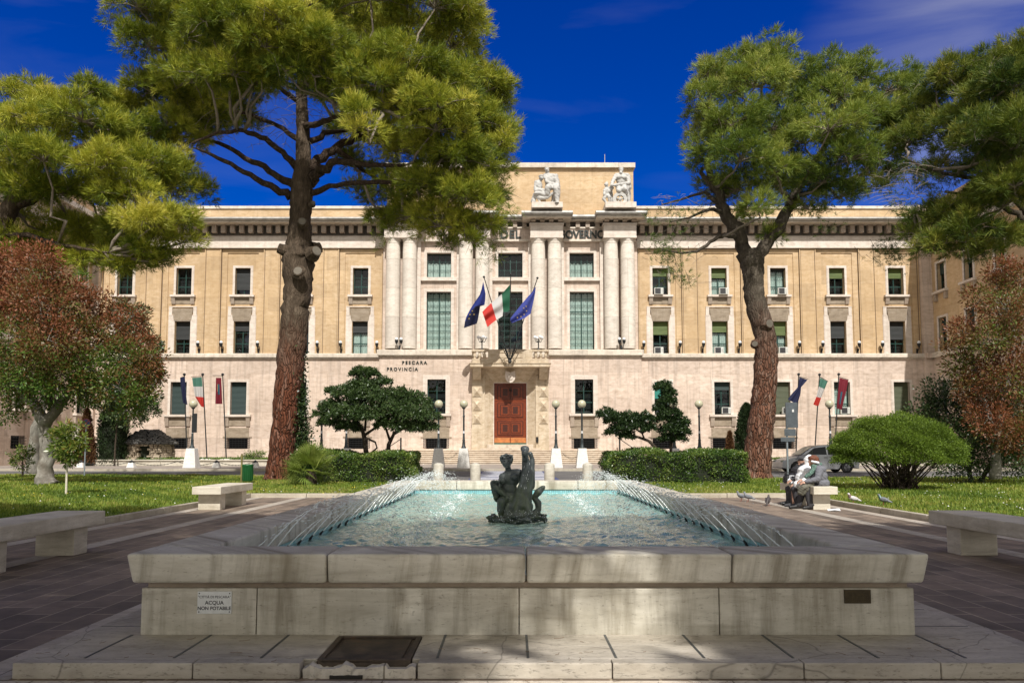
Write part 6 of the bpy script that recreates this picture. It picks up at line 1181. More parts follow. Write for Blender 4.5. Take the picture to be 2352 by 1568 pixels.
# green planting strip in front of the left wing and low shrubs
def groundcover(lab, x0, x1, y0, y1, z, n, h=.18):
    pos = np.stack([nrg.uniform(x0, x1, n), nrg.uniform(y0, y1, n), z+nrg.random(n)*h], 1); V, t = leafcloud(pos, unit(rnd_unit(n)+np.array([0, 0, .8])), .16, .06, .45+.2*noisef(pos)+nrg.normal(0, .2, n)); o = link('ground_cover', raw_mesh('ground_cover', V, np.arange(4*n).reshape(-1, 4), t), M['leaf_hedge']); return tag(o, lab, 'ground cover', kind='stuff')
groundcover('low green planting behind the left white kerb wall', -31.5, -11.8, 55.2, 58.5, .42, 16000); groundcover('low green planting behind the right white kerb wall', 12.5, 33, 55.2, 58.5, .42, 16000)
for s, xa, xb in ((-1, -32, -11.5), (1, 12.2, 34)):
    b = MB(); n = int((xb-xa)/2)
    for k in range(n): x0_ = xa+(xb-xa)*k/n; x1_ = xa+(xb-xa)*(k+1)/n; b.box(x0_+.01, x1_-.01, 54.6, 55.0, .085, .46); b.box(x0_+.01, x1_-.01, 54.5, 55.05, .46, .54)
    tag(b.build('planter_wall', M['wallwhite'], bevel=.02), 'low white stone wall edging the planting on the %s of the stairs' % ('left' if s < 0 else 'right'), 'low wall', 'low walls edging the planting')
    tag(MB().box(xa, xb, 55.05, 59, .05, .44).build('planting_soil', M['lawn']), kind='structure')
M['gc'] = M['leaf_hedge']
for k, (px, lab) in enumerate([(570, 'low clipped shrub on the planting left of the tallest pine'), (592, 'smaller low clipped shrub next to the tallest pine')]):
    Y = 56.0; broad('low_shrub', lab, 'shrub', Vector((W(px, 1050, Y).x, Y, .44)), [[T(px, 1052, Y, .04), T(px, 1046, Y, .02)]], [lob(px-8, 1047, 9, Y, .8), lob(px+8, 1046, 9, Y, .8), lob(px, 1044, 9, Y, .8)], M['leaf_hedge'], M['bark_shrub'], 1500, .14, .06, lambda p, n: .5+nrg.normal(0, .2, n), 'low shrubs on the planting', stem_name='stems', crown_name='foliage')
# ivy on the back of the big pine
m = 5200; yy = nrg.uniform(0, 1, m); zz = .1+yy**1.1*5.6; xx = np.array([W(690, 1103-z_*55, Yp).x for z_ in zz])+.12-.04*zz+nrg.normal(0, .10+.10*(zz < 2.2), m); pos = np.stack([xx, Yp+.15+nrg.normal(0, .22, m), zz], 1)
V, t = leafcloud(pos, unit(rnd_unit(m)+np.array([.5, -.4, .2])), .11, .07, .3+nrg.normal(0, .2, m)); o = link('ivy', raw_mesh('ivy', V, np.arange(4*m).reshape(-1, 4), t), M['leaf_dark']); tag(o, 'dark ivy climbing the right side of the tallest pine trunk', 'ivy')
# ================================================================== STREET FURNITURE, FLAGS, CAR
M['lamp_iron'] = plain('grey_green_iron', (.035, .045, .048), .45, .3, .2, 6); M['label_white'] = plain('white_label', (.6, .6, .6), .5)
M['pedestal'] = stone('lamp_pedestal_stone', (.55, .52, .48), (.68, .66, .62), (.78, .76, .73), None, .6, .3, .15, grain=8)
def street_lamp(px, lab, Y=48.5, extra=False):
    x = W(px, 1033, Y).x; root = tag(empty('street_lamp', (x, Y, .085)), lab, 'street lamp', 'globe lamps along the facade')
    MB().frustum(-.42, .42, -.42, .42, 0, -.27, .27, -.27, .27, 1.27).build('pedestal', M['pedestal'], root, bevel=.02)
    b = MB(); b.lathe([(.16, 1.27), (.16, 1.34), (.11, 1.42), (.085, 1.75), (.10, 1.80), (.075, 1.86), (.06, 2.5), (.058, 3.3), (.085, 3.36), (.055, 3.42), (.045, 3.82), (.12, 3.9), (.15, 3.97)], n=14); o = b.build('pole', M['lamp_iron'], root); autosmooth(o, 60)
    MB().lathe([(.066, 2.15), (.066, 2.40)], n=14).build('label', M['label_white'], root)
    MB().sphere((0, 0, 4.17), .27, 24, 16).build('globe', M['globe'], root, smooth=True)
    if extra: MB().box(-.02, .30, -.1, -.04, 2.3, 3.55).build('notice_board', M['iron'], root, bevel=.01)
for px, lab in [(441, 'globe lamp with a black board, between the left flagpoles'), (738, 'globe lamp half hidden by the left hedge tree'), (795, 'globe lamp hidden behind the left evergreen crown'), (1007, 'globe lamp before the window left of the portal'), (1065, 'globe lamp nearest the portal on its left'), (1277, 'globe lamp nearest the portal on its right'), (1337, 'globe lamp before the window right of the portal'), (1549, 'globe lamp behind the upright tiered evergreen'), (1607, 'globe lamp between two ground floor windows on the right'), (1908, 'globe lamp between the right flagpoles')]: street_lamp(px, lab, extra=(px == 441))
def chain(pa, pb, sag, lab, r=.018, grp=None):
    pa, pb = Vector(pa), Vector(pb); n = max(8, int((pb-pa).length/.11)); b = MB()
    for k in range(n):
        t0, t1 = k/n, (k+1)/n; f = lambda t: pa.lerp(pb, t)-Vector((0, 0, sag*4*t*(1-t))); p, q = f(t0), f(t1); d = (q-p); s = d.cross(Vector((0, 1, 0))).normalized()*.028 if k % 2 else Vector((0, .028, 0)); m = (p+q)/2
        b.tube([p-d*.1, m+s, q+d*.1, m-s, p-d*.1], r*.6, 4, cap=False)
    return tag(b.build('chain', M['iron']), lab, 'chain', grp)
for a, c, lab in [(1007, 1065, 'iron chain between the two lamp pedestals left of the portal'), (1277, 1337, 'iron chain between the two lamp pedestals right of the portal')]: chain((W(a, 1, 48.5).x+.3, 48.5, 1.05), (W(c, 1, 48.5).x-.3, 48.5, 1.05), .35, lab)
def post(px, lab, Y=49.2):
    x = W(px, 1, Y).x; root = tag(empty('chain_post', (x, Y, .085)), lab, 'post', 'small stone chain posts'); MB().frustum(-.25, .25, -.2, .2, 0, -.15, .15, -.13, .13, .34).build('base', M['pedestal'], root, bevel=.01); MB().lathe([(.17, .34), (.17, .38), (.09, .43), (.03, .50)], n=10).build('cap', M['iron'], root)
for px, lab in [(229, 'small chain post below the cypress'), (340, 'small chain post in front of the stone hut'), (527, 'small chain post below the red banner'), (612, 'small chain post beside the tallest pine trunk'), (2140, 'small chain post right of the round bush')]: post(px, lab)
for a, c, lab in [(229, 340, 'long chain hanging in front of the stone hut'), (340, 441, 'chain between the hut and the left lamp pedestal'), (441, 527, 'chain right of the left lamp pedestal'), (527, 612, 'chain between the banners and the tallest pine')]: chain((W(a, 1, 49.2).x, 49.2, .50), (W(c, 1, 49.2).x, 49.2, .50), .26, lab, .026)
# flags
def cloth_mat(name, c, rough=.8):
    m, nt, b = new_mat(name); b.inputs['Base Color'].default_value = c+(1,); b.inputs['Roughness'].default_value = rough
    t = nt.nodes.new('ShaderNodeBsdfTranslucent'); t.inputs[0].default_value = tuple(min(1, x*1.3) for x in c)+(1,); mx = nt.nodes.new('ShaderNodeMixShader'); mx.inputs[0].default_value = .3
    nt.links.new(b.outputs[0], mx.inputs[1]); nt.links.new(t.outputs[0], mx.inputs[2]); nt.links.new(mx.outputs[0], nt.nodes['Material Output'].inputs[0]); return m
CL = dict(green=cloth_mat('flag_green', (.01, .09, .045)), white=cloth_mat('flag_white', (.50, .49, .48)), red=cloth_mat('flag_red', (.48, .035, .025)), blue=cloth_mat('flag_blue', (.025, .045, .26)), navy=cloth_mat('flag_navy', (.012, .017, .06)), dred=cloth_mat('flag_dark_red', (.17, .012, .025)), gold=cloth_mat('flag_gold', (.40, .28, .08)), teal=cloth_mat('flag_blue_green', (.02, .12, .18)), fgreen=cloth_mat('flag_faded_green', (.06, .17, .13)), lblue=cloth_mat('flag_light_blue', (.055, .075, .34)))
def cloth(name, secs, Yf, mats, cols, parent, inv, rip=.12, nf=5, nc=14, fr=3.2, ph=0):
    """secs: cross-sections ((px,py),(px,py)) of the cloth from one end to the other, standing at depth Yf(t)"""
    b = MB(); rows = []; m = len(secs)-1
    for i in range(m):
        for k in range(nf + (1 if i == m-1 else 0)):
            t = k/nf; p = [secs[i][0][j]*(1-t)+secs[i+1][0][j]*t for j in (0, 1)]; q = [secs[i][1][j]*(1-t)+secs[i+1][1][j]*t for j in (0, 1)]; rows.append((p, q, (i+t)/m, i))
    vs = []
    for p, q, u, i in rows:
        wd = math.hypot(p[0]-q[0], p[1]-q[1])
        for c in range(nc+1): s = c/nc; y = Yf(u)+rip*math.sin(fr*s*2.2+u*2.5+ph)*min(1, wd/8)*(.3+.7*u); vs.append(W(p[0]+(q[0]-p[0])*s, p[1]+(q[1]-p[1])*s, y))
    n = nc+1
    for r in range(len(rows)-1):
        for c in range(nc): b.mi = cols(rows[r][2], (c+.5)/nc); b.v += [] ; b.f.append((r*n+c, r*n+c+1, (r+1)*n+c+1, (r+1)*n+c)); b.m.append(b.mi)
    b.v = vs; me_o = b.build(name, mats, smooth=True); me_o.parent = parent; me_o.matrix_parent_inverse = inv; return me_o
CS = lambda x, y: ((1550+x/4.127)/1.506, (920+y/4.127)/1.506)
def flagpole(lab, p0, p1, grp, r=.045, cat='flag'):
    root = tag(empty('flagpole', p0), lab, cat, grp); inv = Matrix.Translation(-Vector(p0)); b = MB(); b.tube([p0, p1], [r, r*.8], 8); o = b.build('pole', M['iron'], root); o.matrix_parent_inverse = inv
    b = MB(); b.sphere(p1, r*2.2, 10, 8); o = b.build('finial', M['iron'], root); o.matrix_parent_inverse = inv; return root, inv
Yb = 61.9
def star(c, r):
    return [(c[0]+r*(1 if k % 2 == 0 else .42)*math.sin(k*math.pi/5), c[1], c[2]+r*(1 if k % 2 == 0 else .42)*math.cos(k*math.pi/5)) for k in range(10)]
def stars(root, inv, pts, r):
    b = MB()
    for (x, y, Y) in pts: p = W(*CS(x, y), Y); b.add(star(p, r), [tuple(range(10))])
    o = b.build('gold_stars', CL['gold'], root); o.matrix_parent_inverse = inv
base_pt = lambda dx=0: W(1171+dx, 824, Yb)
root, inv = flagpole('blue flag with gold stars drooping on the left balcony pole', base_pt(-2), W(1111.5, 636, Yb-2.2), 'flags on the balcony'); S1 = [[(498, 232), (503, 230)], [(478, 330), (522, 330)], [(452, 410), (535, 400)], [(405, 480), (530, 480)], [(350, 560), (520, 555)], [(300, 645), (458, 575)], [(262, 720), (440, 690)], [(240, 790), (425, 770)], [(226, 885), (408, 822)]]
cloth('flag', [[CS(*a), CS(*c)] for a, c in S1], lambda u: Yb-2.1+1.4*u, [CL['blue'], CL['navy']], lambda u, s: 1 if u > .52 and s > (.9-u)*.8 else 0, root, inv, .16); stars(root, inv, [(312, 692, Yb-1.25), (370, 690, Yb-1.25), (345, 640, Yb-1.3), (300, 750, Yb-1.2)], .08)  # navy area paints shade onto the lower folds of one blue flag
root, inv = flagpole('green white and red flag on the middle balcony pole', base_pt(0), W(1173, 630, Yb-1.8), 'flags on the balcony'); S1 = [[(886, 262), (878, 634)], [(830, 325), (828, 655)], [(768, 398), (785, 650)], [(700, 455), (778, 715)], [(618, 525), (690, 768)], [(550, 590), (640, 805)], [(488, 655), (562, 872)]]
cloth('flag', [[CS(*a), CS(*c)] for a, c in S1], lambda u: Yb-1.5-.8*u, [CL['green'], CL['white'], CL['red']], lambda u, s: 0 if u < .333 else (1 if u < .666 else 2), root, inv, .22, fr=4)
root, inv = flagpole('blue flag with faint gold ring drooping on the right balcony pole', base_pt(2), W(1234.5, 638.5, Yb-2.2), 'flags on the balcony'); S1 = [[(1248, 300), (1253, 300)], [(1190, 380), (1240, 400)], [(1120, 460), (1222, 490)], [(1060, 530), (1200, 590)], [(1000, 605), (1178, 680)], [(940, 680), (1095, 742)], [(890, 745), (1000, 775)], [(886, 775), (912, 812)]]
cloth('flag', [[CS(*a), CS(*c)] for a, c in S1], lambda u: Yb-2.0+.9*u, [CL['lblue']], lambda u, s: 0, root, inv, .16, ph=1); stars(root, inv, [(1080, 600, Yb-1.7), (1115, 575, Yb-1.72), (1085, 690, Yb-1.6), (1040, 720, Yb-1.58), (990, 735, Yb-1.5), (1010, 680, Yb-1.5), (1120, 640, Yb-1.65)], .08)
b = MB(); c0 = W(1171, 830, Yb)
for k in range(8): a = k*.785; e = Vector((c0.x+.62*math.cos(a), Yb-.15+.35*math.sin(a), W(1171, 800, Yb).z)); b.tube([c0, e], [.05, .03], 6)
for h in (.45, .8, 1.0): b.tube([Vector((c0.x+.62*h*math.cos(k*.5236), Yb-.15*h+.35*h*math.sin(k*.5236), c0.z+(W(1171, 800, Yb).z-c0.z)*h)) for k in range(13)], .025, 5, cap=False)
b.sphere(c0, .16, 10, 8); tag(b.build('flag_bracket', M['iron']), 'black iron lattice bracket holding the three balcony flagpoles', 'bracket')
def ground_flag(lab, top, bot, arm, secs, mats, cols, Yg=55.6, ph=0):
    p1 = W(*top, Yg); p0 = W(*bot, Yg); d = (p0-p1)/(p0.z-p1.z); p0 = p1+d*(.44-p1.z); root, inv = flagpole(lab, p0, p1, 'banner poles before the facade', .05)
    b = MB(); b.tube([W(arm[0][0], arm[0][1], Yg), W(arm[1][0], arm[1][1], Yg-.1)], .022, 6); o = b.build('arm', M['iron'], root); o.matrix_parent_inverse = inv
    cloth('flag', secs, lambda u: Yg-.12, mats, cols, root, inv, .10, ph=ph, fr=5)
    b = MB(); b.box(-.35, .35, -.35, .35, 0, .15); o = b.build('base', M['pedestal'], root, bevel=.02)
A_ = lambda x, y: ((x/1.493)/1.506, (700+y/1.493)/1.506)
ground_flag('dark navy banner on the leftmost pole', A_(952, 888), A_(965, 1310), (A_(930, 907), A_(953, 897)), [[A_(930, 905), A_(955, 900)], [A_(934, 950), A_(958, 950)], [A_(940, 1000), A_(962, 1000)], [A_(945, 1035), A_(968, 1045)]], [CL['navy']], lambda u, s: 0)
ground_flag('faded green white and red banner left of the tallest pine', A_(1047, 888), A_(1068, 1310), (A_(988, 900), A_(1048, 898)), [[A_(992, 905), A_(1042, 902)], [A_(998, 950), A_(1046, 950)], [A_(1008, 1002), A_(1050, 1005)], [A_(1038, 1052), A_(1054, 1058)]], [CL['fgreen'], CL['white'], CL['red']], lambda u, s: min(2, int(u*3)))
ground_flag('dark red banner with a blue green stripe left of the tallest pine', A_(1150, 888), A_(1168, 1310), (A_(1098, 893), A_(1151, 895)), [[A_(1115, 905), A_(1142, 905)], [A_(1114, 960), A_(1145, 960)], [A_(1112, 1040), A_(1148, 1040)]], [CL['dred'], CL['teal'], CL['gold']], lambda u, s: (1 if .35 < s < .65 and .2 < u < .7 else (2 if .3 < s < .36 and .2 < u < .6 else 0)))
B_ = lambda x, y: ((2500+x/2.255)/1.506, (1150+y/2.255)/1.506)
ground_flag('dark navy banner twisted round the left of the three right poles', B_(592, 325), B_(575, 860), (B_(592, 343), B_(668, 362)), [[B_(598, 347), B_(662, 368)], [B_(590, 420), B_(612, 425)], [B_(545, 470), B_(606, 480)], [B_(506, 520), B_(582, 562)]], [CL['navy']], lambda u, s: 0)
ground_flag('green white and red banner on the middle of the three right poles', B_(755, 328), B_(722, 860), (B_(755, 342), B_(823, 382)), [[B_(760, 350), B_(818, 382)], [B_(750, 420), B_(795, 440)], [B_(730, 500), B_(768, 510)], [B_(706, 560), B_(745, 575)]], [CL['fgreen'], CL['white'], CL['red']], lambda u, s: min(2, int(u*3)), ph=2)
ground_flag('dark red banner before a window on the rightmost pole', B_(905, 325), B_(878, 860), (B_(905, 345), B_(982, 368)), [[B_(910, 352), B_(980, 370)], [B_(902, 440), B_(965, 450)], [B_(893, 530), B_(945, 530)], [B_(890, 590), B_(930, 602)]], [CL['dred'], CL['teal']], lambda u, s: 1 if .35 < s < .6 and .35 < u < .75 else 0, ph=3)
# litter bin, signs, posts
p = W(560, 1100, 27.0); root = tag(empty('litter_bin', (p.x, 27, .03)), 'green slatted litter bin on a yellowish post behind the sunlit bench', 'litter bin'); M['bin_green'] = plain('bin_green', (.012, .095, .028), .4, .1, .15, 6); M['brass'] = plain('ochre_post_paint', (.24, .20, .08), .4, .4, .2, 6)
b = MB(); b.lathe([(.17, .1), (.185, .12), (.19, .62), (.20, .64), (.20, .68), (.19, .70), (.175, .70), (.17, .14)], (.13, 0, 0), 20, cap=False); b.lathe([(.01, .12), (.17, .12)], (.13, 0, 0), 20, cap=False); o = b.build('bin', M['bin_green'], root); autosmooth(o, 40)
b = MB(); [b.box(.13+.19*math.cos(a)-.008, .13+.19*math.cos(a)+.008, .19*math.sin(a)-.008, .19*math.sin(a)+.008, .14, .6) for a in [k*.393 for k in range(16)]]; b.build('ribs', M['bin_green'], root); MB().tube([(-.06, -.08, 0), (-.06, -.08, 1.08)], .035, 10).build('post', M['brass'], root)
M['zinc'] = plain('galvanised_post', (.30, .34, .38), .4, .5, .15, 8); M['sign_back'] = plain('grey_sign_back', (.10, .115, .13), .5, .4, .2, 6); M['sign_blue'] = plain('sign_blue', (.02, .035, .16), .4); M['sign_red'] = plain('sign_red', (.30, .02, .02), .4)
Y = 34.4; x = W(236.5, 1, Y).x; root = tag(empty('traffic_sign', (x, Y, -.05)), 'round no stopping sign with a red cross on a grey post, left', 'traffic sign', 'traffic signs'); zc = W(236, 972, Y).z+.05; MB().tube([(0, .03, 0), (0, .03, zc+.2)], .03, 8).build('post', M['zinc'], root)
b = MB(); b.mi = 0; b.lathe([(.22, 0), (.22, .012)], n=28); b.mi = 1; b.lathe([(.185, .0125), (.215, .0125), (.215, .016), (.185, .016)], n=28, cap=False); s0 = len(b.v); b.box(-.19, .19, -.02, .02, .0125, .016); 
for i in range(s0, len(b.v)): vx, vy, vz = b.v[i]; c_ = .7071; b.v[i] = (vx*c_-vy*c_, vx*c_+vy*c_, vz)
s0 = len(b.v); b.box(-.19, .19, -.02, .02, .0125, .0165)
for i in range(s0, len(b.v)): vx, vy, vz = b.v[i]; c_ = .7071; b.v[i] = (vx*c_+vy*c_, -vx*c_+vy*c_, vz)
b.xf(Matrix.Translation((0, 0, zc)) @ Matrix.Rotation(R(90), 4, 'X')); b.build('disc', [M['sign_blue'], M['sign_red']], root)
Y = 31.0; x = W(1781.5, 1, Y).x; root = tag(empty('traffic_sign', (x, Y, -.05)), 'backs of road sign panels on a pale post beside the forked pine', 'traffic sign', 'traffic signs'); zz = lambda y: W(1781, y, Y).z+.05; MB().tube([(0, 0, 0), (0, 0, zz(925))], .042, 10).build('post', M['zinc'], root)
b = MB(); b.box(-.04, .46, -.06, -.045, zz(982), zz(924)); b.build('panel', M['sign_back'], root, bevel=.005); MB().box(-.12, .36, -.06, -.045, zz(1001), zz(985)).build('panel', M['sign_back'], root, bevel=.004); MB().box(-.28, .30, -.06, -.045, zz(1014), zz(1004)).build('panel', M['sign_back'], root, bevel=.004); MB().box(.22, .30, -.064, -.06, zz(946), zz(940)).build('sticker', M['label_white'], root)
Y = 47.5; x = W(8, 1, Y).x; root = tag(empty('lamp_post', (x, Y, .08)), 'tall dark post at the far left edge before the side wing', 'post'); MB().lathe([(.14, 0), (.14, .12), (.08, .2), (.07, 2.4), (.09, 2.42), (.06, 2.5), (.05, 5.2)], n=10).build('pole', M['iron'], root); MB().sphere((0, 0, 5.4), .25, 16, 10).build('globe', M['globe'], root, smooth=True)
Y = 56; p = W(2222, 930, Y); 
# drystone hut
Y = 57.0; hc = W(338, 1050, Y); R0 = 54.5*Y/F; root = tag(empty('stone_hut', (hc.x, Y+.2, .44)), 'small round drystone hut with a corbelled roof on the left planting', 'stone hut')
M['stone_l'] = stone('drystone', (.26, .20, .14), (.42, .34, .25), (.56, .47, .36), None, .6, .3, .1, grain=4); M['stone_g'] = stone('roof_slabs', (.05, .048, .045), (.12, .115, .11), (.22, .21, .195), None, .6, .3, .1, grain=5)
def ring(b, r, z, h, wmean, rr_, gap=None, out=.05, tilt=0):
    a = rr_.uniform(0, .3)
    while a < 6.283:
        w_ = wmean*rr_.uniform(.6, 1.5)/r; am = a+w_/2; a += w_
        if gap and gap[0] < am < gap[1]: continue
        s = len(b.v); t = rr_.uniform(-.12, .12); b.box(-w_*r*.47, w_*r*.47, -.16-rr_.uniform(0, out), .22, .006, h*rr_.uniform(.85, 1.0)); b.xf(Matrix.Rotation(am+math.pi/2, 4, 'Z') @ Matrix.Translation((0, -0, 0)) @ Matrix.Translation((0, -r, z)) @ Matrix.Rotation(t, 4, 'Y') @ Matrix.Rotation(tilt, 4, 'X'), s)
r_ = random.Random(3); b = MB(); hz = .0; D0 = 4.712+.28; gap = (D0-.20, D0+.20)
# ring() places stones facing outward; angle 270 deg faces the camera
k = 0
while hz < 1.12: h = r_.uniform(.12, .19); ring(b, R0*(1-.02*k)-.1, hz, h, .34, r_, ((gap[0]-math.pi) % 6.283, (gap[1]-math.pi) % 6.283) if False else gap if hz < 1.0 else None, .14); hz += h; k += 1
b.build('wall', M['stone_l'], root, bevel=.02); b = MB(); zr = hz; n = 15
for k in range(n): t = k/n; ring(b, R0*(1.02-.80*t**1.25)-.1, zr+t*1.12, .10, .42, r_, None, .20, -.1)
b.build('roof', M['stone_g'], root, bevel=.012); MB().lathe([(R0-.45, 0), (R0-.45, hz), (R0*.6, hz+.6), (.2, hz+1.05)], n=20).build('interior', M['hollow'], root)
b = MB(); b.box(-.05, .42, -.1, .12, 0, .42); o = b.build('boulder', M['stone_l'], root, bevel=.06); o.location = (R0*.62, -R0*.80, 0)
# ------------------------------------------------------------------ car
Yc = 43.5; k_ = 111*Yc/F/2.55; xr = W(1925.5, 1, Yc).x
car = tag(empty('parked_car', (xr-4.0*k_, Yc, -.06)), 'silver compact people carrier with a dark roof on the road behind the bench', 'car'); M['silver'] = plain('silver_paint', (.42, .43, .45), .3, .35, .08, 2); M['car_dark'] = plain('dark_car_roof', (.03, .03, .034), .25, .2); M['car_glass'] = plain('car_glass', (.012, .015, .018), .2, 0, .1, spec=.25); M['car_glass2'] = plain('tinted_light_glass', (.22, .25, .20), .08); M['rubber'] = plain('tyre_rubber', (.02, .02, .02), .8); M['rim'] = plain('wheel_rim', (.22, .22, .23), .35, .6)
kz_ = 1.63/1.63
def arch(cx, r, n=8): return [(cx+r*math.cos(a), .30+r*math.sin(a)) for a in [math.pi-(math.pi)*i/n for i in range(n+1)]]
low = [(.0, .28)]+[(x, z) for x, z in [(.40, .22)]]+arch(.80, .37)+[(1.3, .2), (2.9, .2)]+arch(3.35, .37)+[(3.95, .24), (4.0, .6), (3.97, .95), (3.88, 1.02), (2.2, 1.02), (1.1, .98), (.55, .86), (.18, .74), (.02, .62)]
def side_solid(b, prof, hw0, hw1=None, zlo=0, zhi=1):
    n = len(prof); wf = (lambda z: hw0) if hw1 is None else (lambda z: hw0+(hw1-hw0)*min(1, max(0, (z-zlo)/(zhi-zlo))))
    b.add([(x*k_, -wf(z), z) for x, z in prof]+[(x*k_, wf(z), z) for x, z in prof], [tuple(range(n)), tuple(range(n, 2*n))[::-1]]+[(i, n+i, n+(i+1) % n, (i+1) % n) for i in range(n)])
b = MB(); side_solid(b, low, .84); b.build('body', M['silver'], car, bevel=.03)
cabin = [(1.0, 1.0), (1.62, 1.46), (1.95, 1.56), (2.6, 1.60), (3.3, 1.57), (3.66, 1.46), (3.90, 1.0)]
b = MB(); side_solid(b, cabin, .80, .62, 1.0, 1.6); b.build('cabin', M['silver'], car, bevel=.03)
b = MB(); side_solid(b, [(1.60, 1.475), (1.95, 1.575), (2.6, 1.615), (3.3, 1.585), (3.62, 1.49)], .66, .60, 1.47, 1.6); b.build('roof', M['car_dark'], car, bevel=.01)
def pane(nm, prof, mat):
    for s in (-1, 1): b = MB(); b.add([(x*k_, s*(.80-.18*(z-1.0)/.6+.012), z) for x, z in prof], [tuple(range(len(prof)))]); b.build(nm, mat, car)
pane('side_window', [(1.25, 1.05), (1.72, 1.42), (2.32, 1.50), (2.32, 1.04)], M['car_glass']); pane('side_window', [(2.40, 1.04), (2.40, 1.51), (3.0, 1.52), (3.05, 1.06)], M['car_glass']); pane('side_window', [(3.12, 1.08), (3.10, 1.51), (3.5, 1.45), (3.68, 1.12)], M['car_glass']); pane('quarter_light', [(1.30, 1.07), (1.62, 1.32), (1.66, 1.07)], M['car_glass2'])
b = MB(); b.add([(1.02*k_, -.72, 1.03), (1.02*k_, .72, 1.03), (1.60*k_, .60, 1.45), (1.60*k_, -.60, 1.45)], [(0, 1, 2, 3)]); b.xf(Matrix.Translation((-.02, 0, .02))); b.build('windscreen', M['car_glass2'], car)
for cx in (.80, 3.35):
    for s in (-1, 1):
        w_ = MB(); w_.lathe([(.20, -.10), (.30, -.10), (.325, -.07), (.325, .07), (.30, .10), (.20, .10)], n=24, cap=False); w_.xf(Matrix.Rotation(R(90), 4, 'X')); o = w_.build('wheel', M['rubber'], car); o.location = (cx*k_, s*.76, .325)
        q = MB(); q.lathe([(.02, .07), (.06, .085), (.08, .06), (.19, .05), (.215, .09), (.21, .0)], n=24)
        for j in range(5): a = j*1.2566; q.tube([(0, 0, .085), (.19*math.cos(a), .19*math.sin(a), .085)], .022, 5)
        q.xf(Matrix.Rotation(R(90 if s < 0 else -90), 4, 'X')); q.build('rim', M['rim'], o)
for s in (-1, 1):
    b = MB(); b.sphere((1.32*k_, s*.92, 1.06), .09, 10, 8, (1, .8, .8)); b.build('wing_mirror', M['car_dark'], car); b = MB(); b.sphere((.12*k_, s*.62, .66), .14, 12, 8, (1, 1.1, .6)); b.build('headlight', M['car_glass2'], car); b = MB(); b.box(3.90*k_, 3.985*k_, s*.72-.08, s*.72+.08, .75, 1.0); b.build('tail_light', M['sign_red'], car)
    for xd in (2.36, 3.07): b = MB(); b.box(xd*k_-.004, xd*k_+.004, s*.842-.003, s*.842+.003, .3, 1.0); b.build('door_gap', M['iron'], car)
    b = MB(); b.box(2.15*k_, 2.32*k_, s*.85-.012, s*.85+.012, .86, .89); b.build('door_handle', M['car_dark'], car)
# ================================================================== FIGURES: smooth bodies grown from joined volumes
def blob(name, prims, voxel, mat, parent=None, inv=None, smooth=6, fac=.5, extra=None):
    b = MB()
    for p in prims:
        if p[0] == 'c':
            _, a, ra, c, rc = p; a, c = Vector(a), Vector(c); d = c-a; n = 6; P = []; Q = []
            if d.length < 1e-4: b.sphere(a, ra, 14, 10); continue
            u = d.normalized(); ks = 5
            for k in range(1, ks+1): t = math.pi/2*k/ks; P.append(a-u*ra*math.cos(t)); Q.append(max(1e-3, ra*math.sin(t)))
            for k in range(1, n): t = k/n; P.append(a+d*t); Q.append(ra+(rc-ra)*t)
            for k in range(ks, 0, -1): t = math.pi/2*k/ks; P.append(c+u*rc*math.cos(t)); Q.append(max(1e-3, rc*math.sin(t)))
            b.tube(P, Q, 14)
        elif p[0] == 'e':
            _, c, r = p[:3]; s0 = len(b.v); b.sphere((0, 0, 0), 1, 18, 12, r); rot = p[3] if len(p) > 3 else (0, 0, 0)
            b.xf(Matrix.Translation(c) @ Matrix.Rotation(rot[2], 4, 'Z') @ Matrix.Rotation(rot[1], 4, 'Y') @ Matrix.Rotation(rot[0], 4, 'X'), s0)
    o = b.build(name+'_raw', None); md = o.modifiers.new('r', 'REMESH'); md.mode = 'VOXEL'; md.voxel_size = voxel; sm = o.modifiers.new('s', 'SMOOTH'); sm.iterations = smooth; sm.factor = fac
    bpy.context.view_layer.update(); me = bpy.data.meshes.new_from_object(o.evaluated_get(bpy.context.evaluated_depsgraph_get())); bpy.data.objects.remove(o)
    me.materials.clear(); me.name = name
    if extra:
        co = np.empty(len(me.vertices)*3, np.float32); me.vertices.foreach_get('co', co); co = co.reshape(-1, 3); no = np.empty(len(me.vertices)*3, np.float32); me.vertices.foreach_get('normal', no); co = extra(co, no.reshape(-1, 3)); me.vertices.foreach_set('co', co.astype(np.float32).ravel())
    q = link(name, me, mat, parent, smooth=True)
    if inv is not None: q.matrix_parent_inverse = inv
    return q
def rough(amp, fr):
    def f(co, no):
        n = np.sin(co[:, 0]*fr+np.sin(co[:, 2]*fr*.7)*2)*np.cos(co[:, 1]*fr*.9+co[:, 2]*fr*.8)+.5*np.sin(co[:, 2]*fr*2.3+co[:, 0]*fr*1.7); return co+no*(n*amp)[:, None]
    return f
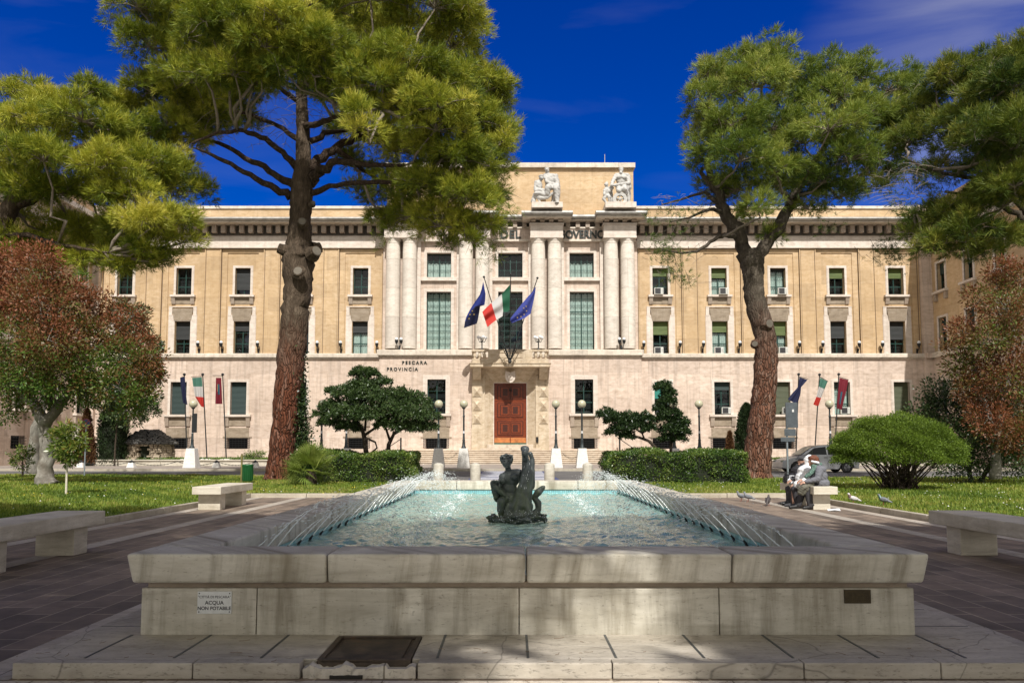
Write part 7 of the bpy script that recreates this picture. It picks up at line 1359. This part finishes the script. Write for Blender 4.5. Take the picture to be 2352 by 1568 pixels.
# ---- bronze in the basin
def bronze_mat():
    m, nt, b = new_mat('weathered_bronze'); P = geo_pos(nt); n = noise(nt, P, 6, 8, .65, .5); s = noise(nt, mapv(nt, P, (5, 5, 1)), 4, 6)
    z = nt.nodes.new('ShaderNodeSeparateXYZ'); nt.links.new(P, z.inputs[0]); col = ramp(nt, [(.3, (.035, .042, .044)), (.5, (.085, .10, .102)), (.72, (.17, .19, .187))], n).outputs[0]
    wet = nt.nodes.new('ShaderNodeMapRange'); wet.inputs[1].default_value = 1.0; wet.inputs[2].default_value = .7; nt.links.new(z.outputs[2], wet.inputs[0])
    col = mixc(nt, mth(nt, 'MULTIPLY', wet.outputs[0], ramp(nt, [(.4, .15), (.65, .8)], s).outputs[0]), col, (.09, .12, .055)); nt.links.new(col, b.inputs['Base Color']); b.inputs['Metallic'].default_value = .1; b.inputs['Roughness'].default_value = .42
    bump(nt, b, n, .25, .006); return m
M['bronze'] = bronze_mat(); YS = 9.45; ks = YS/F
def s_(cx, cy, dy=0.0, cor=True):
    p = W((1550+cx/4.48)/1.506, (1500+cy/4.48)/1.506, YS+dy); return p
u_ = ks/6.747
def r_s(px): return px*u_
st = tag(empty('bronze_statue', (W(1190, 1200, YS).x, YS, WZ)), 'bronze fountain figure of a nude woman with great fish rising beside her', 'statue'); inv = Matrix.Translation(-Vector(st.location))
C = lambda a, ra, b, rb: ('c', s_(*a), r_s(ra), s_(*b), r_s(rb))
E = lambda a, rx, ry, rz, rot=(0, 0, 0): ('e', s_(*a), (r_s(rx), r_s(ry), r_s(rz)), rot)
woman = [E((908, 432, 0), 76, 88, 100), E((912, 480, -.015), 54, 60, 52), C((925, 500, .01), 44, (935, 600, .03), 48), C((935, 590, .03), 42, (880, 640, .03), 55), C((935, 590, .03), 42, (1070, 590, .04), 52), C((850, 665, .02), 64, (1095, 605, .04), 64),
         E((955, 700, .03), 158, 92, 130, (0, .12, 0)), E((945, 850, .03), 125, 84, 140), E((940, 985, .02), 155, 100, 100), E((1027, 668, -.045), 58, 50, 56), E((850, 728, -.035), 50, 46, 52),
         C((835, 690, .02), 46, (770, 830, .0), 40), C((770, 830, .0), 40, (900, 965, -.08), 30), C((900, 960, -.08), 26, (925, 995, -.09), 20), C((1085, 600, .04), 52, (1150, 700, .1), 44), C((1150, 700, .1), 40, (1240, 560, .1), 34),
         C((890, 1000, -.0), 88, (820, 1050, -.14), 62), C((820, 1060, -.14), 62, (810, 1170, -.12), 56), C((810, 1170, -.12), 54, (818, 1290, -.10), 34), C((820, 1300, -.12), 32, (840, 1310, -.22), 22), C((980, 1010, 0), 95, (950, 1150, .0), 80), E((790, 860, .06), 60, 40, 130),
         E((906, 455, -.078), 12, 22, 24), E((912, 446, -.06), 14, 20, 34), E((908, 492, -.062), 26, 16, 9), E((908, 405, -.058), 60, 18, 12), E((908, 517, -.050), 26, 22, 16), E((985, 440, .01), 12, 18, 26), E((830, 440, .01), 12, 18, 26)]
blob('body', woman, .0052, M['bronze'], st, inv, 4)
hair = [E((905, 365, .02), 84, 92, 52), E((835, 395, .01), 34, 50, 50), E((980, 395, .01), 30, 50, 52), E((850, 345, -.035), 34, 34, 24), E((900, 330, -.035), 38, 36, 26), E((955, 340, -.03), 34, 34, 26), E((820, 370, -.02), 24, 30, 22), E((990, 370, -.01), 20, 30, 30), E((875, 372, -.065), 22, 14, 15), E((925, 368, -.065), 24, 14, 14), E((905, 430, .07), 76, 60, 80), E((830, 345, 0), 22, 30, 18), E((985, 340, .01), 20, 30, 18)]
blob('hair', hair, .005, M['bronze'], st, inv, 2, extra=rough(.003, 150))
eyes = []
for ex in (868, 934): eyes += [E((ex, 418, -.070), 13, 8, 8)]
blob('eyes', eyes, .002, M['iron'], st, inv, 1)
fish = [E((1105, 1260, -.06), 232, 190, 140), E((1115, 1130, -.05), 205, 160, 150), C((1125, 1100, -.05), 175, (1160, 980, -.05), 148), C((1160, 980, -.05), 146, (1200, 820, -.05), 116), C((1200, 820, -.05), 114, (1225, 640, -.06), 92), C((1225, 640, -.06), 90, (1212, 500, -.08), 70), C((1212, 500, -.08), 68, (1198, 360, -.10), 52), C((1198, 380, -.14), 48, (1190, 250, -.16), 58), E((1190, 232, -.17), 70, 80, 50), E((1190, 300, -.26), 50, 60, 66), E((1155, 262, -.22), 20, 20, 18), E((1228, 262, -.22), 20, 20, 18),
        C((1275, 310, .04), 36, (1305, 400, .05), 34), C((1305, 400, .05), 40, (1290, 560, .04), 52), C((1290, 560, .04), 55, (1280, 800, .05), 70), E((1310, 600, .05), 30, 40, 60), C((1040, 1240, -.17), 50, (1090, 1000, -.14), 34), C((1250, 1240, -.17), 50, (1215, 1000, -.14), 34), C((930, 1120, -.10), 60, (905, 1290, -.10), 62)]
blob('rising_fish', fish, .006, M['bronze'], st, inv, 6, extra=rough(.0014, 26))
tail = [C((1330, 985, .05), 42, (1400, 900, .04), 60), E((1425, 875, .04), 105, 26, 50, (0, -.75, 0)), E((1460, 838, .04), 55, 24, 36, (0, -.6, 0)), C((1330, 985, .05), 42, (1395, 1070, .06), 55), C((1395, 1070, .06), 55, (1400, 1170, .03), 46), C((1400, 1170, .03), 44, (1335, 1240, 0), 60), C((1335, 1240, 0), 60, (1330, 1290, 0), 66), C((1400, 1170, .03), 30, (1415, 1240, 0), 24)]
blob('tail_fin', tail, .006, M['bronze'], st, inv, 5)
small = [E((705, 775, -.04), 56, 60, 66), C((705, 770, -.04), 54, (735, 900, -.02), 60), C((735, 900, -.02), 60, (760, 1010, .02), 50), C((760, 1010, .02), 48, (745, 980, -.02), 46), C((690, 745, -.06), 26, (770, 750, -.05), 26), C((745, 830, -.09), 40, (820, 900, -.10), 38), C((820, 900, -.1), 38, (880, 960, -.1), 26)]
for k in range(5): small.append(E((690+k*22, 742-(k % 2)*12, -.10), 13, 14, 22))
blob('small_fish', small, .0055, M['bronze'], st, inv, 3, extra=rough(.002, 90))
base = [E((1070, 1330, .02), 400, 330, 42)]; r_ = random.Random(2)
for k in range(26): a = k*.2417; base.append(E((1070+math.cos(a)*r_.uniform(330, 440), 1325+r_.uniform(-40, 16), .02+math.sin(a)*.30), r_.uniform(40, 80), r_.uniform(40, 80), r_.uniform(18, 40), (0, r_.uniform(-.3, .3), a)))
for k in range(10): base.append(E((r_.choice([r_.uniform(680, 780), r_.uniform(1400, 1500)]), 1275+r_.uniform(-20, 20), r_.uniform(-.1, .15)), 40, 50, 34))
blob('wave_base', base, .008, M['bronze'], st, inv, 3, extra=rough(.006, 70))
b = MB(); r_ = random.Random(6)             # water running over the bronze
for k in range(26):
    x = 1150+r_.uniform(-60, 110); y0_ = r_.uniform(420, 1000); q = [s_(x+r_.uniform(-6, 6), y0_+j*14, -.125-.010*j) for j in range(r_.randint(2, 4))]; b.tube(q, [.0025]*len(q), 5)
for k in range(120): p = s_(r_.uniform(640, 1520), r_.uniform(1180, 1390), -.36+r_.uniform(-.1, .1)); p.z = max(p.z, WZ+.01); b.sphere(p, r_.uniform(.002, .0055), 5, 4)
o = b.build('running_water', M['drop'], st, smooth=True); o.matrix_parent_inverse = inv
# ---- stone groups on the cornice
M['statue_stone'] = stone('sculpture_stone', (.32, .31, .29), (.48, .465, .44), (.62, .60, .57), None, .6, .2, .2, grain=5)
YG = 64.2
def g_(cx, cy, dy=0.0): return W((1750+cx/3.92)/1.506, (520+cy/3.92)/1.506, YG+dy)
ug = YG/F/5.904*1.03
C = lambda a, ra, b, rb: ('c', g_(*a), ra*ug, g_(*b), rb*ug)
E = lambda a, rx, ry, rz, rot=(0, 0, 0): ('e', g_(*a), (rx*ug, ry*ug, rz*ug), rot)
def group(lab, prims, px0, px1, ydx, py0=800, py1=748):
    a, c = g_(px0, py0), g_(px1, py1); root = tag(empty('stone_sculpture', ((a.x+c.x)/2, YG, a.z)), lab, 'sculpture', 'stone sculptures on the cornice'); iv = Matrix.Translation(-Vector(root.location)); b = MB(); b.box(a.x, c.x, YG-1.0, 66.1, a.z-.15, c.z); o = b.build('plinth', M['white'], root, bevel=.02); o.matrix_parent_inverse = iv
    blob('figures', prims, .035, M['statue_stone'], root, iv, 3, extra=rough(.014, 9)); return root, iv
P1 = [C((680, 350, .8), 30, (680, 720, .8), 45), E((690, 540, .8), 50, 60, 200), E((558, 275, 0), 30, 34, 36), E((555, 252, 0), 36, 38, 16), E((545, 262, -.25), 20, 16, 8), C((565, 300, .05), 20, (575, 335, .1), 24), C((535, 345, .1), 34, (650, 350, .1), 34), E((592, 400, .15), 74, 60, 80), E((600, 470, .2), 70, 62, 50), C((535, 350, 0), 30, (560, 430, -.3), 24), C((560, 425, -.3), 24, (690, 490, -.5), 20), C((655, 350, .1), 30, (700, 450, 0), 26), C((700, 450, 0), 24, (700, 500, -.4), 20), C((610, 490, .1), 48, (570, 510, -.8), 46), C((570, 510, -.8), 44, (560, 590, -.7), 34), C((650, 490, .1), 46, (680, 520, -.8), 42), C((680, 520, -.8), 40, (690, 620, -.7), 32), C((690, 620, -.7), 30, (700, 700, -.7), 26), E((690, 715, -.9), 34, 50, 14),
      E((482, 372, -.2), 32, 36, 38), E((478, 350, -.2), 38, 40, 16), C((470, 400, -.1), 22, (450, 430, 0), 30), E((440, 480, 0), 58, 54, 76), C((410, 430, 0), 26, (400, 530, -.2), 24), C((400, 530, -.2), 24, (500, 545, -.5), 18), E((470, 560, -.2), 90, 70, 40), C((430, 580, -.3), 42, (540, 600, -.6), 34), E((440, 595, -.3), 70, 60, 30), C((390, 620, -.1), 26, (480, 650, -.5), 24), C((480, 650, -.5), 24, (560, 640, -.6), 22), C((560, 640, -.6), 22, (640, 580, -.6), 18), C((395, 600, 0), 30, (375, 700, -.1), 28), C((420, 620, -.2), 20, (460, 700, -.4), 14), C((375, 640, .1), 22, (358, 690, .1), 22), C((640, 620, 0), 20, (625, 730, -.2), 16), E((540, 735, 0), 190, 90, 18)]
group('stone group of a seated capped man and a bending woman on the cornice', P1, 345, 762, 0)
P2 = [E((1640, 600, .7), 55, 60, 150), E((1565, 268, 0), 30, 34, 36), E((1560, 300, -.15), 20, 20, 26), E((1562, 248, 0), 34, 36, 14), C((1565, 300, .05), 22, (1560, 335, .1), 28), C((1500, 345, .1), 36, (1640, 345, .1), 38), E((1545, 370, 0), 52, 48, 34), E((1590, 370, 0), 48, 46, 34), E((1560, 410, .15), 66, 52, 70), C((1490, 350, .1), 32, (1450, 420, -.1), 26), C((1450, 420, -.1), 26, (1430, 480, -.4), 20), C((1655, 350, .1), 32, (1670, 440, -.1), 28), C((1670, 445, -.1), 26, (1560, 460, -.5), 20), C((1560, 460, -.5), 20, (1440, 475, -.6), 18), E((1570, 490, .1), 90, 70, 34), C((1530, 490, 0), 44, (1530, 550, -.8), 36), C((1600, 490, 0), 44, (1610, 530, -.8), 38), C((1640, 500, 0), 34, (1620, 580, -.5), 26), E((1680, 490, .1), 24, 30, 54), C((1560, 520, -.7), 30, (1550, 580, -.6), 24),
      C((1650, 560, .1), 24, (1670, 720, .1), 20), E((1362, 462, -.1), 28, 32, 34), C((1365, 490, -.1), 18, (1370, 520, 0), 26), E((1365, 560, 0), 46, 46, 62), C((1395, 520, -.1), 18, (1430, 470, -.3), 14), C((1400, 560, -.2), 22, (1450, 510, -.3), 16), C((1340, 540, -.1), 20, (1330, 600, -.3), 16), C((1380, 610, -.1), 30, (1405, 640, -.4), 24), C((1405, 640, -.4), 22, (1400, 720, -.3), 16), C((1350, 610, -.1), 28, (1325, 660, -.2), 22), C((1325, 660, -.2), 22, (1370, 730, -.2), 14), E((1385, 735, -.4), 34, 40, 12), C((1420, 560, .2), 30, (1430, 720, .2), 26), E((1540, 735, 0), 190, 90, 20)]
root, iv = group('stone group of a seated bearded man with a cogwheel and a child on the cornice', P2, 1330, 1745, 0)
b = MB(); c = g_(1545, 665, -.75); ro, ri = 95*ug, 52*ug; n = 36
prof = [(ri, -.12), (ro, -.12), (ro, .12), (ri, .12), (ri, -.12)]; b.lathe(prof, (0, 0, 0), n, cap=False)
for k in range(5): a = k*1.2566+.3; b.tube([(0, 0, 0), (ri*math.cos(a), ri*math.sin(a), 0)], .07, 6)
b.sphere((0, 0, 0), .16, 10, 8); b.xf(Matrix.Translation(c) @ Matrix.Rotation(R(90), 4, 'X')); o = b.build('cogwheel', M['statue_stone'], root); o.matrix_parent_inverse = iv
# ---- people on the sunlit right bench
M['skin'] = plain('skin', (.42, .24, .17), .5, 0, .08, 9); M['white_coat'] = plain('white_jacket', (.72, .73, .74), .7, 0, .06, 14); M['dark_coat'] = plain('dark_coat', (.022, .022, .026), .75, 0, .2, 9); M['trouser'] = plain('dark_trousers', (.035, .033, .038), .8, 0, .2, 12); M['olive'] = plain('olive_skirt', (.12, .115, .09), .8, 0, .2, 12); M['boot'] = plain('black_boots', (.012, .012, .013), .45); M['hair'] = plain('auburn_hair', (.14, .045, .02), .6, 0, .35, 30, bumps=.6); M['scarf'] = plain('green_scarf', (.10, .17, .14), .9, 0, .6, 40, bumps=.6); M['cap'] = M['cap']; M['flatcap'] = plain('dark_grey_cap', (.045, .045, .05), .85); M['band'] = plain('white_headband', (.7, .72, .75), .7)
def shirt_mat():
    m, nt, b = new_mat('striped_shirt'); P = geo_pos(nt); s = nt.nodes.new('ShaderNodeSeparateXYZ'); nt.links.new(P, s.inputs[0]); a = mth(nt, 'SINE', mth(nt, 'MULTIPLY', mth(nt, 'ADD', s.outputs[0], mth(nt, 'MULTIPLY', s.outputs[2], .35)), 6.283*46)); a2 = mth(nt, 'SINE', mth(nt, 'MULTIPLY', s.outputs[2], 6.283*34)); nt.links.new(mixc(nt, ramp(nt, [(.55, 0.0), (.75, .8)], mth(nt, 'ADD', mth(nt, 'MULTIPLY', mth(nt, 'MAXIMUM', a, a2), .5), .3)).outputs[0], (.075, .078, .095), (.26, .26, .29)), b.inputs['Base Color']); b.inputs['Roughness'].default_value = .85; return m
M['shirt'] = shirt_mat()
def q4(cx, cy, Y): return W((2550+cx/3.36)/1.506, (1480+cy/3.36)/1.506, Y)
def CC(a, ra, b, rb): return ('c', q4(*a), ra, q4(*b), rb)
def EE(a, r, rot=(0, 0, 0)): return ('e', q4(*a), r, rot)
def hand(hand_c, d, up, s=1.0):
    """palm with five bent fingers; d = finger direction"""
    d = Vector(d).normalized(); up = Vector(up).normalized(); sd = d.cross(up).normalized(); c = Vector(hand_c); P = [('e', c, (.042*s, .042*s, .022*s), (0, 0, 0)), ('c', c-d*.03, .026*s, c+d*.02, .028*s)]
    for k, l in enumerate((.062, .072, .068, .052)): a = c+d*.035*s+sd*(k-1.5)*.019*s; m = a+d*l*.5*s-up*.006; e = m+d*l*.35*s-up*l*.35*s; P += [('c', a, .0088*s, m, .0082*s), ('c', m, .0082*s, e, .0070*s)]
    a = c-sd*.03*s; P += [('c', a, .011*s, a-sd*.022*s+d*.03*s-up*.01, .009*s)]; return P
def person(lab, loc): r = tag(empty('person', loc), lab, 'person', 'people on the bench'); return r, Matrix.Translation(-Vector(loc))
# woman in the striped shirt, facing left, on the near end
YA_ = 15.85; root, iv = person('seated auburn haired person in a striped grey shirt and green scarf, nearest on the bench', q4(930, 700, YA_))
hd = q4(878, 385, YA_); body = [('e', hd, (.082, .075, .105), (0, -.15, 0)), ('c', hd+Vector((.03, 0, -.08)), .05, q4(915, 460, YA_), .055), ('e', hd+Vector((-.082, 0, -.01)), (.018, .014, .022), (0, 0, 0)), ('e', hd+Vector((-.072, 0, -.05)), (.016, .026, .010), (0, 0, 0)), ('e', hd+Vector((-.06, 0, -.085)), (.026, .03, .022), (0, 0, 0))]
body += [CC((930, 500, YA_), .12, (950, 640, YA_), .15), CC((965, 690, YA_-.05), .13, (800, 700, YA_-.12), .085), CC((965, 690, YA_+.08), .13, (760, 700, YA_+.05), .08), CC((800, 700, YA_-.12), .065, (850, 900, YA_-.16), .045), CC((760, 700, YA_+.05), .065, (720, 890, YA_+.02), .045)]
hA = q4(778, 628, YA_-.18); body += [('c', q4(905, 600, YA_-.22), .036, hA, .026)]+hand(hA, (-1, -.1, -.25), (0, -.3, 1))
blob('body', body, .0085, M['skin'], root, iv, 3)
blob('hair', [('e', hd+Vector((.02, 0, .045)), (.105, .098, .085), (0, 0, 0)), ('e', hd+Vector((.055, 0, .0)), (.075, .09, .085), (0, 0, 0)), ('e', hd+Vector((-.04, -.01, .07)), (.06, .07, .045), (0, 0, 0)), ('e', hd+Vector((.09, 0, -.03)), (.05, .07, .06), (0, 0, 0))], .009, M['hair'], root, iv, 2, extra=rough(.009, 70))
blob('headband', [('c', hd+Vector((-.05, -.078, .0)), .022, hd+Vector((.08, -.075, -.03)), .03), ('c', hd+Vector((-.05, .078, .0)), .022, hd+Vector((.08, .075, -.03)), .03), ('c', hd+Vector((.09, -.06, -.035)), .03, hd+Vector((.09, .06, -.035)), .03)], .008, M['band'], root, iv, 2)
blob('scarf', [CC((885, 445, YA_-.03), .055, (960, 425, YA_), .05), CC((900, 460, YA_-.1), .05, (860, 520, YA_-.14), .045), CC((860, 520, YA_-.14), .045, (800, 565, YA_-.12), .04), CC((960, 425, YA_), .05, (930, 430, YA_+.1), .05)], .009, M['scarf'], root, iv, 2, extra=rough(.007, 80))
blob('shirt', [EE((945, 480, YA_), (.155, .20, .10)), EE((945, 560, YA_), (.185, .20, .17)), EE((965, 635, YA_), (.19, .21, .13)), CC((955, 495, YA_-.17), .085, (935, 590, YA_-.24), .065), CC((935, 590, YA_-.24), .062, (835, 615, YA_-.22), .045), CC((835, 615, YA_-.22), .045, (800, 620, YA_-.20), .040), CC((960, 495, YA_+.17), .085, (915, 590, YA_+.18), .06)], .010, M['shirt'], root, iv, 4, extra=rough(.004, 40))
blob('trousers', [CC((975, 690, YA_-.06), .145, (820, 712, YA_-.13), .095), CC((975, 690, YA_+.09), .145, (770, 712, YA_+.05), .09), EE((985, 690, YA_), (.16, .2, .085)), CC((815, 712, YA_-.13), .085, (850, 905, YA_-.16), .058), CC((765, 712, YA_+.05), .085, (715, 895, YA_+.02), .056)], .010, M['trouser'], root, iv, 4)
blob('draped_coat', [CC((870, 650, YA_-.16), .05, (770, 690, YA_-.2), .06), CC((770, 690, YA_-.2), .06, (735, 745, YA_-.16), .055), CC((800, 700, YA_-.16), .075, (760, 760, YA_-.15), .05), CC((850, 655, YA_-.05), .06, (740, 700, YA_+.05), .07), CC((740, 700, YA_+.05), .06, (725, 760, YA_+.05), .045)], .010, M['olive'], root, iv, 3, extra=rough(.005, 50))
fz = .05
for (cx, yy, dx) in ((865, YA_-.16, 0), (705, YA_+.02, 0)): p = q4(cx, 920, yy); p.z = fz; blob('shoe', [('c', p+Vector((.02, 0, .05)), .055, p+Vector((-.04, 0, 0)), .045), ('c', p+Vector((-.04, 0, 0)), .045, p+Vector((-.17, -.02, -.012)), .034)], .008, M['boot'], root, iv, 3)
# person in the white hooded jacket
YB_ = 16.35; root, iv = person('seated person in a white hooded jacket, in the middle of the bench', q4(780, 690, YB_)); hd = q4(820, 385, YB_)
body = [('e', hd, (.08, .075, .10), (0, 0, 0)), ('e', hd+Vector((-.085, 0, -.01)), (.016, .014, .02), (0, 0, 0)), ('e', hd+Vector((-.06, 0, -.07)), (.03, .03, .03), (0, 0, 0)), ('c', hd+Vector((0, 0, -.07)), .05, q4(800, 470, YB_), .06), CC((790, 500, YB_), .11, (780, 640, YB_), .14), CC((790, 690, YB_), .13, (660, 690, YB_-.05), .08), CC((660, 690, YB_-.05), .06, (665, 900, YB_-.05), .045)]; hB = q4(735, 610, YB_-.3); body += [('c', q4(800, 590, YB_-.2), .035, hB, .026)]+hand(hB, (-.9, -.2, -.4), (0, -.2, 1)); blob('body', body, .0085, M['skin'], root, iv, 3)
blob('jacket', [('e', hd+Vector((.03, 0, .02)), (.115, .105, .125), (0, .2, 0)), ('c', hd+Vector((.045, 0, -.03)), .10, q4(830, 480, YB_), .14), EE((800, 500, YB_), (.18, .22, .13)), EE((785, 580, YB_), (.20, .23, .17)), EE((770, 655, YB_), (.21, .23, .12)), CC((820, 500, YB_-.2), .085, (840, 590, YB_-.26), .07), CC((840, 590, YB_-.26), .066, (765, 615, YB_-.28), .052), CC((800, 500, YB_+.2), .085, (740, 600, YB_+.2), .06), CC((760, 640, YB_-.1), .1, (700, 660, YB_-.12), .09)], .010, M['white_coat'], root, iv, 3, extra=rough(.006, 34))
blob('trousers', [CC((790, 695, YB_-.08), .13, (668, 705, YB_-.08), .085), CC((790, 695, YB_+.08), .13, (650, 705, YB_+.05), .085), CC((668, 705, YB_-.08), .075, (700, 900, YB_-.1), .055), CC((650, 705, YB_+.05), .075, (655, 900, YB_+.05), .055)], .010, M['trouser'], root, iv, 4)
for (cx, yy) in ((695, YB_-.1), (648, YB_+.05)): p = q4(cx, 920, yy); p.z = fz; blob('shoe', [('c', p+Vector((.02, 0, .04)), .05, p+Vector((-.04, 0, 0)), .045), ('c', p+Vector((-.04, 0, 0)), .043, p+Vector((-.16, 0, -.012)), .033)], .008, M['flatcap'], root, iv, 3)
# person in dark coat and cap
YC_ = 16.95; root, iv = person('seated person in a dark coat and flat cap, farthest on the bench', q4(740, 680, YC_)); hd = q4(752, 385, YC_)
body = [('e', hd, (.08, .075, .105), (0, 0, 0)), ('e', hd+Vector((-.085, 0, -.01)), (.018, .014, .02), (0, 0, 0)), ('e', hd+Vector((-.06, 0, -.07)), (.03, .03, .03), (0, 0, 0)), ('e', hd+Vector((.01, -.075, 0)), (.018, .012, .03), (0, 0, 0)), ('c', hd+Vector((0, 0, -.07)), .05, q4(745, 470, YC_), .06), CC((730, 520, YC_), .11, (730, 640, YC_), .14)]; hB = q4(620, 610, YC_-.25); body += [('c', q4(690, 590, YC_-.22), .035, hB, .026)]+hand(hB, (-.9, -.2, -.4), (0, -.2, 1)); blob('body', body, .0085, M['skin'], root, iv, 3)
blob('cap', [('e', hd+Vector((.01, 0, .06)), (.122, .112, .07), (0, .12, 0)), ('c', hd+Vector((-.07, -.04, .055)), .018, hd+Vector((-.07, .04, .055)), .018), ('e', hd+Vector((-.10, 0, .045)), (.05, .06, .012), (0, .2, 0))], .008, M['flatcap'], root, iv, 3)
blob('coat', [('c', hd+Vector((.035, 0, -.06)), .088, q4(755, 490, YC_), .13), EE((725, 500, YC_), (.19, .23, .13)), EE((705, 580, YC_), (.21, .24, .17)), EE((700, 655, YC_), (.21, .23, .12)), CC((720, 500, YC_-.2), .085, (690, 590, YC_-.26), .07), CC((690, 590, YC_-.26), .066, (640, 610, YC_-.25), .052), CC((690, 500, YC_+.2), .085, (650, 600, YC_+.2), .06)], .010, M['dark_coat'], root, iv, 3, extra=rough(.006, 34))
blob('trousers', [CC((720, 695, YC_-.08), .13, (610, 705, YC_-.08), .085), CC((720, 695, YC_+.08), .13, (600, 705, YC_+.05), .085), CC((610, 705, YC_-.08), .075, (620, 880, YC_-.1), .055), CC((600, 705, YC_+.05), .075, (600, 880, YC_+.05), .055)], .010, M['trouser'], root, iv, 4)
for (cx, yy) in ((612, YC_-.1), (592, YC_+.05)): p = q4(cx, 900, yy); p.z = fz; blob('shoe', [('c', p+Vector((.02, 0, .04)), .05, p+Vector((-.04, 0, 0)), .045), ('c', p+Vector((-.04, 0, 0)), .043, p+Vector((-.16, 0, -.012)), .033)], .008, M['boot'], root, iv, 3)
def bag(lab, cx, Y, r, mat, handles=True):
    p = q4(cx, 660, Y); p.z = .49; root = tag(empty('bag', p), lab, 'bag', 'bags on the bench'); blob('sack', [('e', (0, 0, r[2]*.9), r, (0, 0, 0)), ('e', (0, 0, r[2]*.4), (r[0]*1.1, r[1]*1.1, r[2]*.38), (0, 0, 0))], .009, mat, root, None, 3, extra=rough(.006, 50))
    b = MB()
    for s in (-1, 1): b.tube([(-r[0]*.5, s*.03, r[2]*1.6), (-r[0]*.35, s*.04, r[2]*1.6+.07), (r[0]*.35, s*.04, r[2]*1.6+.07), (r[0]*.5, s*.03, r[2]*1.6)], .009, 6)
    b.build('handles', mat, root, smooth=True)
bag('black bag at the far end of the occupied bench', 590, 17.1, (.11, .13, .11), M['boot']); bag('white and grey handbag beside the person in white', 645, 16.75, (.12, .10, .07), M['band'])
# ---- pigeons
M['pg_grey'] = plain('pigeon_grey', (.16, .17, .19), .6, 0, .4, 40); M['pg_white'] = plain('pigeon_white', (.55, .52, .52), .6, 0, .2, 40); M['pg_dark'] = plain('pigeon_dark', (.06, .05, .05), .6, 0, .3, 40); M['pg_neck'] = plain('pigeon_neck', (.06, .13, .11), .35, .3, .4, 60); M['pg_brown'] = plain('pigeon_brown', (.16, .10, .09), .6, 0, .3, 60); M['pg_leg'] = plain('pigeon_leg', (.30, .08, .06), .6)
def pigeon(lab, px, py, rz, m1, m2, z=.06, up=0.0):
    g = G(px, py, z); root = tag(empty('pigeon', g, rz), lab, 'pigeon', 'pigeons near the bench')
    blob('body', [('e', (0, 0, .125), (.095, .052, .055), (0, -.25-up, 0)), ('c', (-.05, 0, .115), .035, (-.155, 0, .075-up*.1), .016), ('c', (.06, 0, .15), .036, (.085, 0, .21), .024), ('e', (.092, 0, .225), (.027, .021, .022), (0, 0, 0))], .005, m1, root, None, 3)
    blob('neck', [('c', (.062, 0, .155), .0385, (.082, 0, .20), .0265)], .005, m2, root, None, 2)
    for s in (-1, 1): blob('wing', [('e', (-.02, s*.046, .13), (.085, .012, .036), (0, -.2-up, s*.08))], .004, m1, root, None, 2)
    b = MB(); b.tube([(.112, 0, .223), (.138, 0, .215)], [.006, .0015], 6); b.build('beak', M['pg_dark'], root)
    for s in (-1, 1):
        b = MB(); b.tube([(.0, s*.022, .09), (.005, s*.022, .012)], .005, 5)
        for a in (-.5, 0, .5): b.tube([(.005, s*.022, .008), (.005+.035*math.cos(a), s*.022+.035*math.sin(a), .004)], .003, 4)
        b.build('leg', M['pg_leg'], root)
pigeon('whitish pigeon with a brown head on the right lawn', 1960, 1157, R(170), M['pg_white'], M['pg_brown']); pigeon('grey pigeon with a green neck on the right lawn', 2030, 1160, R(140), M['pg_grey'], M['pg_neck'])
pigeon('dark pigeon on the paving before the occupied bench', 1764, 1161, R(60), M['pg_dark'], M['pg_dark'], 0.0, .5); pigeon('pale grey pigeon near the right corner of the basin', 1719, 1152, R(150), M['pg_grey'], M['pg_grey'], 0.0); pigeon('pale grey pigeon beside its twin near the basin rim', 1703, 1150, R(175), M['pg_grey'], M['pg_grey'], 0.0)
p = q4(1110, 900, 15.3); b = MB(); b.add([(p.x-.10, p.y, .006), (p.x+.14, p.y-.05, .012), (p.x+.18, p.y+.1, .05), (p.x-.05, p.y+.16, .03)], [(0, 1, 2, 3)]); b.add([(p.x-.10, p.y, .008), (p.x+.0, p.y-.08, .03), (p.x+.14, p.y-.05, .014)], [(0, 1, 2)]); tag(b.build('paper_scrap', M['band']), 'crumpled white paper beside the leg of the occupied bench', 'paper')
